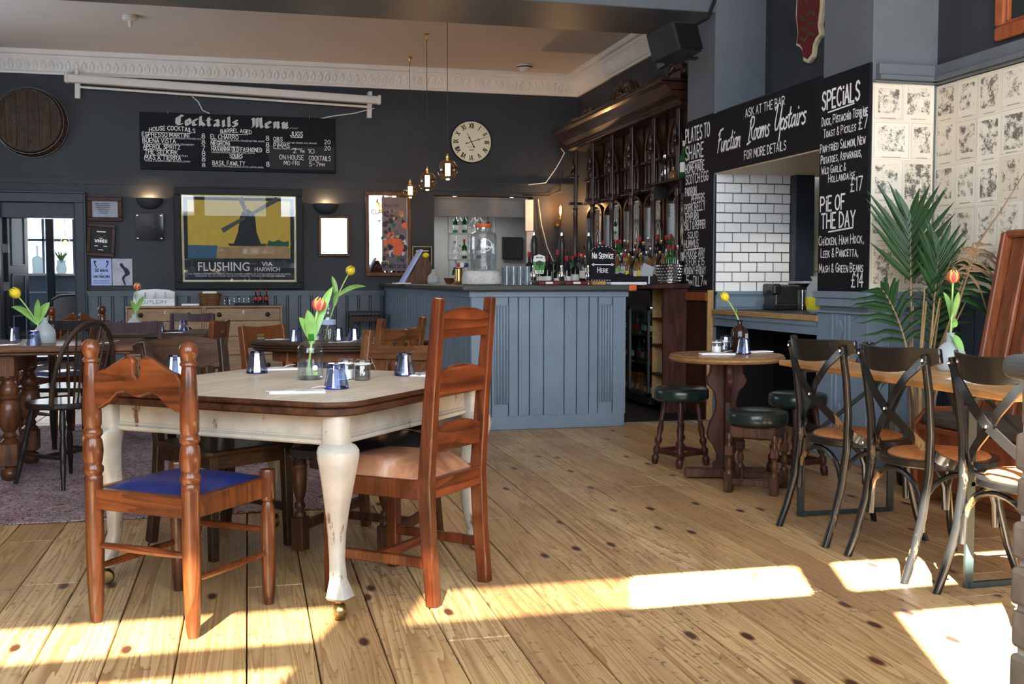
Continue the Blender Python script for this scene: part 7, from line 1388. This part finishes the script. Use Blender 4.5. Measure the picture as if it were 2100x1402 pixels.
for x, y, lab in ((.033, 4.872, 'upturned blue-rimmed tumbler far left on the scrubbed table, left of the vase'), (.32, 4.095, 'upturned blue-rimmed tumbler nearest, beside the fork on the scrubbed table'), (.651, 4.595, 'upturned blue-rimmed tumbler right of the salt and pepper jars'), (-.302, 4.709, 'upturned blue-rimmed tumbler half hidden behind the blue chair post')): tumbler((x, y, T0), lab, G, 1.05)
for x, y, z, lab in ((-1.43, 7.28, .7855, 'blue tumbler at the left end of the refectory table'), (-1.215, 6.72, .7855, 'blue tumbler in front of the frosted vase on the refectory table'), (-.765, 9.084, .7505, 'blue tumbler on the dark table right of the frosted vase'), (-.518, 9.194, .7505, 'tumbler on the dark table in front of the bluish chair'), (-1.02, 9.25, .7505, 'tumbler on the dark table left of the frosted vase'), (-.70, 9.1, .7505, 'small tumbler just right of the blue one on the dark table'),
    (.31, 7.38, .7525, 'blue tumbler on the left of the oval table'), (.60, 7.47, .7525, 'blue tumbler right behind the bottle vase on the oval table'), (.70, 7.40, .7525, 'blue tumbler farthest right on the oval table'), (2.83, 5.80, .7385, 'blue tumbler in front of the brown bottle on the round table'), (2.84, 6.07, .7385, 'blue tumbler behind the jars on the round table'), (2.95, 4.71, .7665, 'blue tumbler on the plank table behind the middle cross-back chair'), (3.04, 4.83, .7665, 'blue tumbler at the far end of the plank table'), (2.86, 4.93, .7665, 'blue tumbler at the far left corner of the plank table')): tumbler((x, y, z), lab, G, 1.0)
# napkin, fork and knife settings
def setting(loc, rz, where, cut=True):
    n = tag(obj('napkin', MB().box(-.10, .10, -.045, .045, 0, .004).box(-.10, .10, -.045, .03, .004, .0065), 'napkin_white', loc=loc, rot=(0, 0, rz), bevel=.001), 'folded white napkin '+where, 'napkin')
    if not cut: return
    z = loc[2]+.0085
    f = MB().tube([(-.10, .012, 0), (-.02, .010, .003), (.04, .010, .002), (.055, .010, .006)], 0, flat=[(.008, .002), (.005, .0025), (.006, .002), (.022, .002)])
    for k in range(4): f.tube([(.055, .0015+.006*k, .006), (.075, .0015+.006*k, .010), (.10, .0015+.006*k, .011)], .0013, 5)
    tag(obj('fork', f, 'steel', smooth=40, loc=(loc[0], loc[1], z), rot=(0, 0, rz+.10)), 'steel fork lying on the napkin '+where, 'fork')
    kf = MB().tube([(-.11, -.02, 0), (-.01, -.018, 0)], 0, flat=(.009, .004)).tube([(-.01, -.018, 0), (.03, -.018, 0), (.09, -.018, 0), (.11, -.022, 0)], 0, flat=[(.012, .0015), (.016, .0015), (.015, .0012), (.004, .001)]); tag(obj('knife', kf, 'steel', smooth=40, loc=(loc[0], loc[1], z), rot=(0, 0, rz-.05)), 'steel knife lying on the napkin '+where, 'knife')
setting((.17, 3.99, T0), R(-2), 'nearest on the scrubbed table'); setting((.115, 5.04, T0), R(12), 'at the far corner of the scrubbed table'); setting((.745, 4.62, T0), R(60), 'behind the ladder-back chair'); setting((-1.36, 6.78, .7855), R(15), 'at the left of the refectory table'); setting((-.85, 6.85, .7855), R(20), 'on the refectory table behind the hoop chair'); setting((.22, 7.62, .7525), R(-8), 'on the left of the oval table'); setting((.62, 7.20, .7525), R(5), 'at the front of the oval table'); setting((2.66, 5.80, .7385), R(-10), 'at the left of the round table'); setting((2.97, 5.93, .7385), R(8), 'right of the brown bottle on the round table', False); setting((2.80, 4.30, .7665), R(80), 'on the plank table behind the middle chair'); setting((2.80, 3.72, .7665), R(85), 'on the plank table behind the nearest chair'); setting((-.55, 8.85, .7505), R(5), 'on the dark table before the chest'); setting((3.05, 3.95, .7665), R(70), 'on the far side of the plank table', False)
# clip-top jars
def jar(loc, fill, label, rz=0, s=1):
    t = thing('clip_jar', label, 'jar', loc, rz); t.scale = (s,)*3
    obj('glass_body', MB().lathe([(.028, 0), (.031, .004), (.031, .048), (.026, .056), (.026, .060)], seg=18), 'glass', t, smooth=35); obj('contents', MB().lathe([(.027, .003), (.0285, .006), (.0285, .036), (.001, .037)], seg=18), fill, t, smooth=40); obj('lid', MB().lathe([(.028, .062), (.029, .065), (.028, .072), (.018, .077), (.001, .077)], seg=18), 'glass', t, smooth=35); obj('seal', MB().lathe([(.0285, .058), (.0295, .060), (.0285, .063)], seg=18, caps=False), 'white_label', t)
    obj('wire_clip', MB().torus((0, 0, .056), .0285, .0013, 18, 5).tube([(.029, .01, .056), (.038, .008, .066), (.034, 0, .078), (.038, -.008, .066), (.029, -.01, .056)], .0013, 5).tube([(.036, 0, .07), (.048, 0, .045), (.046, 0, .03)], .0016, 5), 'steel', t, smooth=40)
    return t
jar((.388, 4.475, T0), 'salt', 'clip-top jar of white salt on the scrubbed table', R(40), 1.12); jar((.452, 4.43, T0), 'pepper', 'clip-top jar of ground pepper on the scrubbed table', R(-10), 1.12); jar((2.735, 5.97, .7385), 'salt', 'clip-top jar of salt on the round table', R(-40)); jar((2.795, 6.0, .7385), 'pepper', 'clip-top jar of pepper on the round table', R(0)); jar((.44, 7.47, .7525), 'salt', 'clip-top jar beside the bottle vase on the oval table'); jar((-1.26, 7.25, .7855), 'salt', 'clip-top jar behind the blue tumblers on the refectory table')
# tulips
def tulip(root, base, head, mat, leaves, hs=1., tilt=None):
    """stem from inside the vase to the flower; leaves = list of (start u, tip offset, width)"""
    b, h = V(base), V(head); c_ = V((b.x*.6+h.x*.4, b.y*.6+h.y*.4, b.z+(h.z-b.z)*.62)); ps = [(1-u)**2*b+2*u*(1-u)*c_+u*u*h for u in [i/10 for i in range(11)]]
    f = thing('tulip', *tilt) if isinstance(tilt, tuple) else None
    st = obj('stem', MB().tube(ps, [.0042]*11, 8), 'stem_green', f, smooth=True); d = (ps[-1]-ps[-2]).normalized(); Mq = d.to_track_quat('Z', 'Y').to_matrix()
    for k in range(6):
        a = 2*PI*k/6+(.0 if k % 2 == 0 else .1); rr = .9 if k % 2 else 1.0; mb = MB(); n, m_ = 6, 5; vs = []; uv = {}
        for j in range(n+1):
            v = j/n; rad = .0255*math.sin(PI*min(1, (.12+v*.78)))**.75*rr*hs*(1 if v < .75 else 1-.12*(v-.75)/.25); hw = .95*(math.sin(PI*(.10+.86*v)))**.7 if v < .95 else .12
            for i in range(m_): u = i/(m_-1)*2-1; th = a+u*hw*.68; uv[len(vs)] = (i/(m_-1), v); vs.append(h+Mq @ V((rad*math.cos(th), rad*math.sin(th), (.047*v-.004+.004*(1-u*u)*v)*hs)))
        mb.add(vs, [(j*m_+i, j*m_+i+1, (j+1)*m_+i+1, (j+1)*m_+i) for j in range(n) for i in range(m_-1)]); mb.uv = uv; obj('petal', mb, mat, f, smooth=True)
    for u0, tip, w_ in leaves:
        a = (1-u0)**2*b+2*u0*(1-u0)*c_+u0*u0*h; tp = V(tip); mid = a.lerp(tp, .45)+V((0, 0, .25*(tp-a).length)); mb = MB(); vs = []; n = 9; dd = (tp-a).normalized(); sdv = dd.cross(V((.25, -1, .1))).normalized(); ndv = sdv.cross(dd)
        for i in range(n+1):
            q = i/n; c2 = (1-q)**2*a+2*q*(1-q)*mid+q*q*tp; wd = w_*(math.sin(PI*(.12+.88*q))**.8); vs += [c2+sdv*wd+ndv*wd*.45, c2, c2-sdv*wd+ndv*wd*.45]
        mb.add(vs, [(i*3+j, i*3+j+1, i*3+4+j, i*3+3+j) for i in range(n) for j in (0, 1)]); obj('leaf', mb, 'green_leaf', f, smooth=True, fix=False)
    return f
def vase(loc, prof, mat, label, rz=0, sx=1, sy=1, seg=24):
    t = thing('vase', label, 'vase', loc, rz); obj('glass_body', MB().lathe(prof, seg=seg, sx=sx, sy=sy), mat, t, smooth=45); return t
# main table: clear gin bottle, green collar
v = vase((.246, 4.506, T0), [(.048, 0), (.053, .005), (.053, .125), (.050, .138), (.038, .152), (.018, .162), (.016, .168)], 'glass_aqua', 'clear round bottle vase with a green collar on the scrubbed table'); obj('collar', MB().lathe([(.0165, .160), (.018, .162), (.018, .185), (.019, .188), (.016, .19)], seg=18, caps=False), 'green_glass', v, smooth=40); obj('water', MB().lathe([(.046, .006), (.050, .01), (.050, .118), (.001, .119)], seg=24), 'water', v, smooth=40); obj('thick_base', MB().lathe([(.05, .001), (.051, .012), (.001, .013)], seg=24), 'glass_aqua', v, smooth=40)
g = MB(); g.add([V((.016+.011*math.cos(a), -.0525+.003, .052+.011*math.sin(a))) for a in [2*PI*i/12 for i in range(12)]], [tuple(range(12))]); obj('white_print', g, 'white_label', v); g = MB(); g.add([V((u, -.0505, z)) for u, z in ((.008, .022), (.026, .022), (.026, .036), (.008, .036))], [(0, 1, 2, 3)]); obj('green_print', g, 'green_leaf', v); g = MB(); letters(g, 'TOC', .0, 0, .012, ((.0425, -.032, .12), (0, 0, -1), (.6, .8, 0)), t=.2, width=.06); obj('side_lettering', g, 'ink', v)
tulip(None, (.236, 4.506, .78), (.278, 4.50, 1.05), 'petal_red', [(.45, (.20, 4.47, 1.02), .020), (.45, (.345, 4.55, 1.145), .020), (.42, (.235, 4.48, 1.05), .024)], 1.15, ('red and yellow tulip in the clear bottle on the scrubbed table', 'tulip', (0, 0, 0)))
# oval table: square gin bottle
v = vase((.525, 7.345, .7525), [(.046, 0), (.05, .005), (.05, .17), (.046, .178), (.020, .19), (.017, .20), (.017, .24), (.02, .245), (.02, .252)], 'glass', 'tall embossed gin bottle vase on the oval table', R(20), 1, .8); obj('paper_label', MB().lathe([(.0512, .12), (.0512, .155)], seg=24, caps=False, sy=.8), 'blue_label', v, smooth=40); mb = MB()
for r in range(9):
    for i in range(14): a = 2*PI*i/14; mb.box(-.004, .004, -.001, .001, -.003, .003, Matrix.Translation((.0505*math.cos(a), .0404*math.sin(a), .012+.0115*r)) @ Matrix.Rotation(a+PI/2, 4, 'Z'))
obj('embossing', mb, 'pepper', v)['kind'] = 'stuff'
tulip(None, (.50, 7.345, .78), (.66, 7.31, 1.215), 'petal_yellow', [(.55, (.55, 7.34, 1.20), .018), (.6, (.78, 7.36, 1.13), .016), (.45, (.58, 7.3, 1.10), .018)], 1.3, ('yellow tulip in the tall gin bottle on the oval table', 'tulip', (0, 0, 0)))
FV = [(.052, 0), (.060, .006), (.063, .05), (.058, .085), (.035, .115), (.02, .128), (.017, .15), (.024, .16), (.02, .16)]
vase((-1.20, 6.98, .7855), FV, 'frosted', 'frosted bottle vase on the refectory table at the left'); tulip(None, (-1.20, 6.98, .80), (-1.335, 6.93, 1.075), 'petal_yellow', [(.35, (-1.165, 6.96, 1.04), .024), (.35, (-1.40, 7.05, 1.01), .020), (.35, (-1.22, 6.9, 1.06), .018)], 1.35, ('yellow drooping tulip in the frosted vase at the left', 'tulip', (0, 0, 0)))
vase((-.875, 8.93, .7505), FV, 'frosted', 'frosted bottle vase on the dark table before the chest'); tulip(None, (-.875, 8.93, .77), (-.85, 8.92, 1.10), 'petal_red', [(.4, (-.79, 8.93, 1.05), .018), (.4, (-.90, 8.9, 1.02), .016)], 1.15, ('red and yellow tulip in front of the cutlery box', 'tulip', (0, 0, 0)))
v = vase((2.875, 5.95, .7385), [(.046, 0), (.05, .005), (.05, .125), (.045, .138), (.02, .16), (.015, .165), (.015, .185), (.019, .187), (.019, .195)], 'brown_bottle', 'dark brown bottle vase with a pale label on the round table'); obj('paper_label', MB().tube([(.0505*math.cos(a), .0505*math.sin(a), .072) for a in [R(-75+8*i) for i in range(10)]], 0, flat=(.001, .085), up=(0, 0, 1)), 'flyer_grey', v)
obj('purple_badge', MB().lathe([(.009, 0), (.001, .001)], (.012, -.0515, .055), 12, RX), 'maroon', v); tulip(None, (2.88, 5.95, .90), (2.80, 5.97, 1.055), 'petal_yellow', [(.4, (2.835, 5.93, 1.0), .010)], 1.15, ('yellow tulip bud in the brown bottle on the round table', 'tulip', (0, 0, 0)))
v = vase((3.05, 4.19, .7665), [(.03, 0), (.045, .004), (.068, .045), (.064, .085), (.035, .118), (.018, .13), (.016, .165), (.02, .17)], 'frosted', 'bulbous frosted vase on the plank table behind the nearest cross-back chair'); tulip(None, (3.05, 4.19, .80), (3.05, 4.18, 1.165), 'petal_red', [(.45, (3.0, 4.18, 1.12), .018), (.5, (3.055, 4.15, 1.12), .022), (.4, (3.09, 4.2, .99), .02), (.3, (3.07, 4.12, .80), .026)], 1.15, ('red and yellow tulip in the bulbous vase on the plank table', 'tulip', (0, 0, 0)))
# -- seen through the doorway
t = thing('window_bench', 'curved blue bench below the window in the room through the doorway', 'bench', (-2.7, 17.6, 0), 0); obj('back', MB().box(-.9, .9, .22, .30, .4, 1.24), 'blue_paint', t); obj('sill', MB().box(-.9, .9, .0, .32, 1.24, 1.28), 'screen_white', t, bevel=.008); obj('seat', MB().box(-.9, .9, -.3, .25, .40, .48), 'black_leather', t, bevel=.02); obj('bead', MB().box(-.9, .9, .2, .22, .98, 1.0), 'screen_white', t)
t = thing('room_pillar', 'tall blue pillar between the windows through the doorway', 'pillar', (-2.90, 17.5, 0), 0); obj('shaft', MB().box(-.05, .05, -.05, .05, 0, 2.75), 'dark_trim', t, bevel=.01); obj('shaft_bead', MB().box(-.065, -.05, -.03, .03, 0, 2.75), 'blue_paint', t)
t = thing('glass_bottle', 'clear bottle on the window sill through the doorway', 'bottle', (-3.12, 17.68, 1.281), 0); obj('glass_body', MB().lathe(bottle_prof(.42, .075, .4, .2), seg=14), 'frosted', t, smooth=40); t = thing('glass_bottle', 'pale vase with a green sprig on the window sill through the doorway', 'vase', (-2.78, 17.68, 1.281), 0); obj('glass_body', MB().lathe([(.06, 0), (.08, .06), (.06, .16), (.07, .2)], seg=14), 'frosted', t, smooth=40); mb = MB()
for i in range(14): a = 2*PI*i/14; mb.tube([(0, 0, .15), (.05*math.cos(a), .05*math.sin(a), .26), (.10*math.cos(a), .1*math.sin(a), .30+.03*(i % 3))], [.004, .012, .002], 5)
obj('sprig', mb, 'green_leaf', t)
for x, y, z, lab in ((-2.52, 16.4, 1.72, 'glowing globe lamp nearest the door casing in the far room'), (-3.1, 17.0, 1.99, 'glowing globe lamp left in the far room'), (-2.72, 17.2, 2.0, 'glowing globe lamp in the middle of the far room')):
    t = thing('pendant_bulb', lab, 'pendant lamp', (x, y, 2.75), 0); obj('flex', MB().tube([(0, 0, 0), (0, 0, z-2.75+.08)], .004, 5), 'black', t); b_ = obj('globe', MB().ball((0, 0, z-2.75), .06, 14, 8), 'bulb_glass', t, smooth=True); obj('filament', MB().ball((0, 0, z-2.75), .022, 8, 5), 'filament', b_)
d_ = thing('open_door', 'dark panelled door standing open at the left of the doorway', 'door', (-2.77, YB+.26, 0), R(84)); obj('leaf', MB().box(0, .78, -.02, .02, .01, 2.06), 'dark_trim', d_, bevel=.004)
for z0, z1 in ((.2, .75), (.85, 1.25), (1.35, 1.95)):
    fm = MB()
    for b in ((.14, .64, -.028, -.018, z0, z0+.02), (.14, .64, -.028, -.018, z1-.02, z1), (.14, .16, -.028, -.018, z0, z1), (.62, .64, -.028, -.018, z0, z1)): fm.box(*b)
    obj('panel_moulding', fm, 'screen_white' if False else 'blue_paint', d_)
obj('hinge', MB().box(-.008, .012, -.03, .03, 1.05, 1.15), 'steel', d_); obj('hinge', MB().box(-.008, .012, -.03, .03, 1.5, 1.6), 'steel', d_)

# ------------------------------------------------------------------ rest what stands on the rug on its surface
for o in list(COL.objects):
    if o.parent is None and o.get('category') in ('chair', 'table') and abs(o.location.z) < 1e-4 and o.location.x < .75 and 5.6 < o.location.y < 9.2: o.location.z = .0095
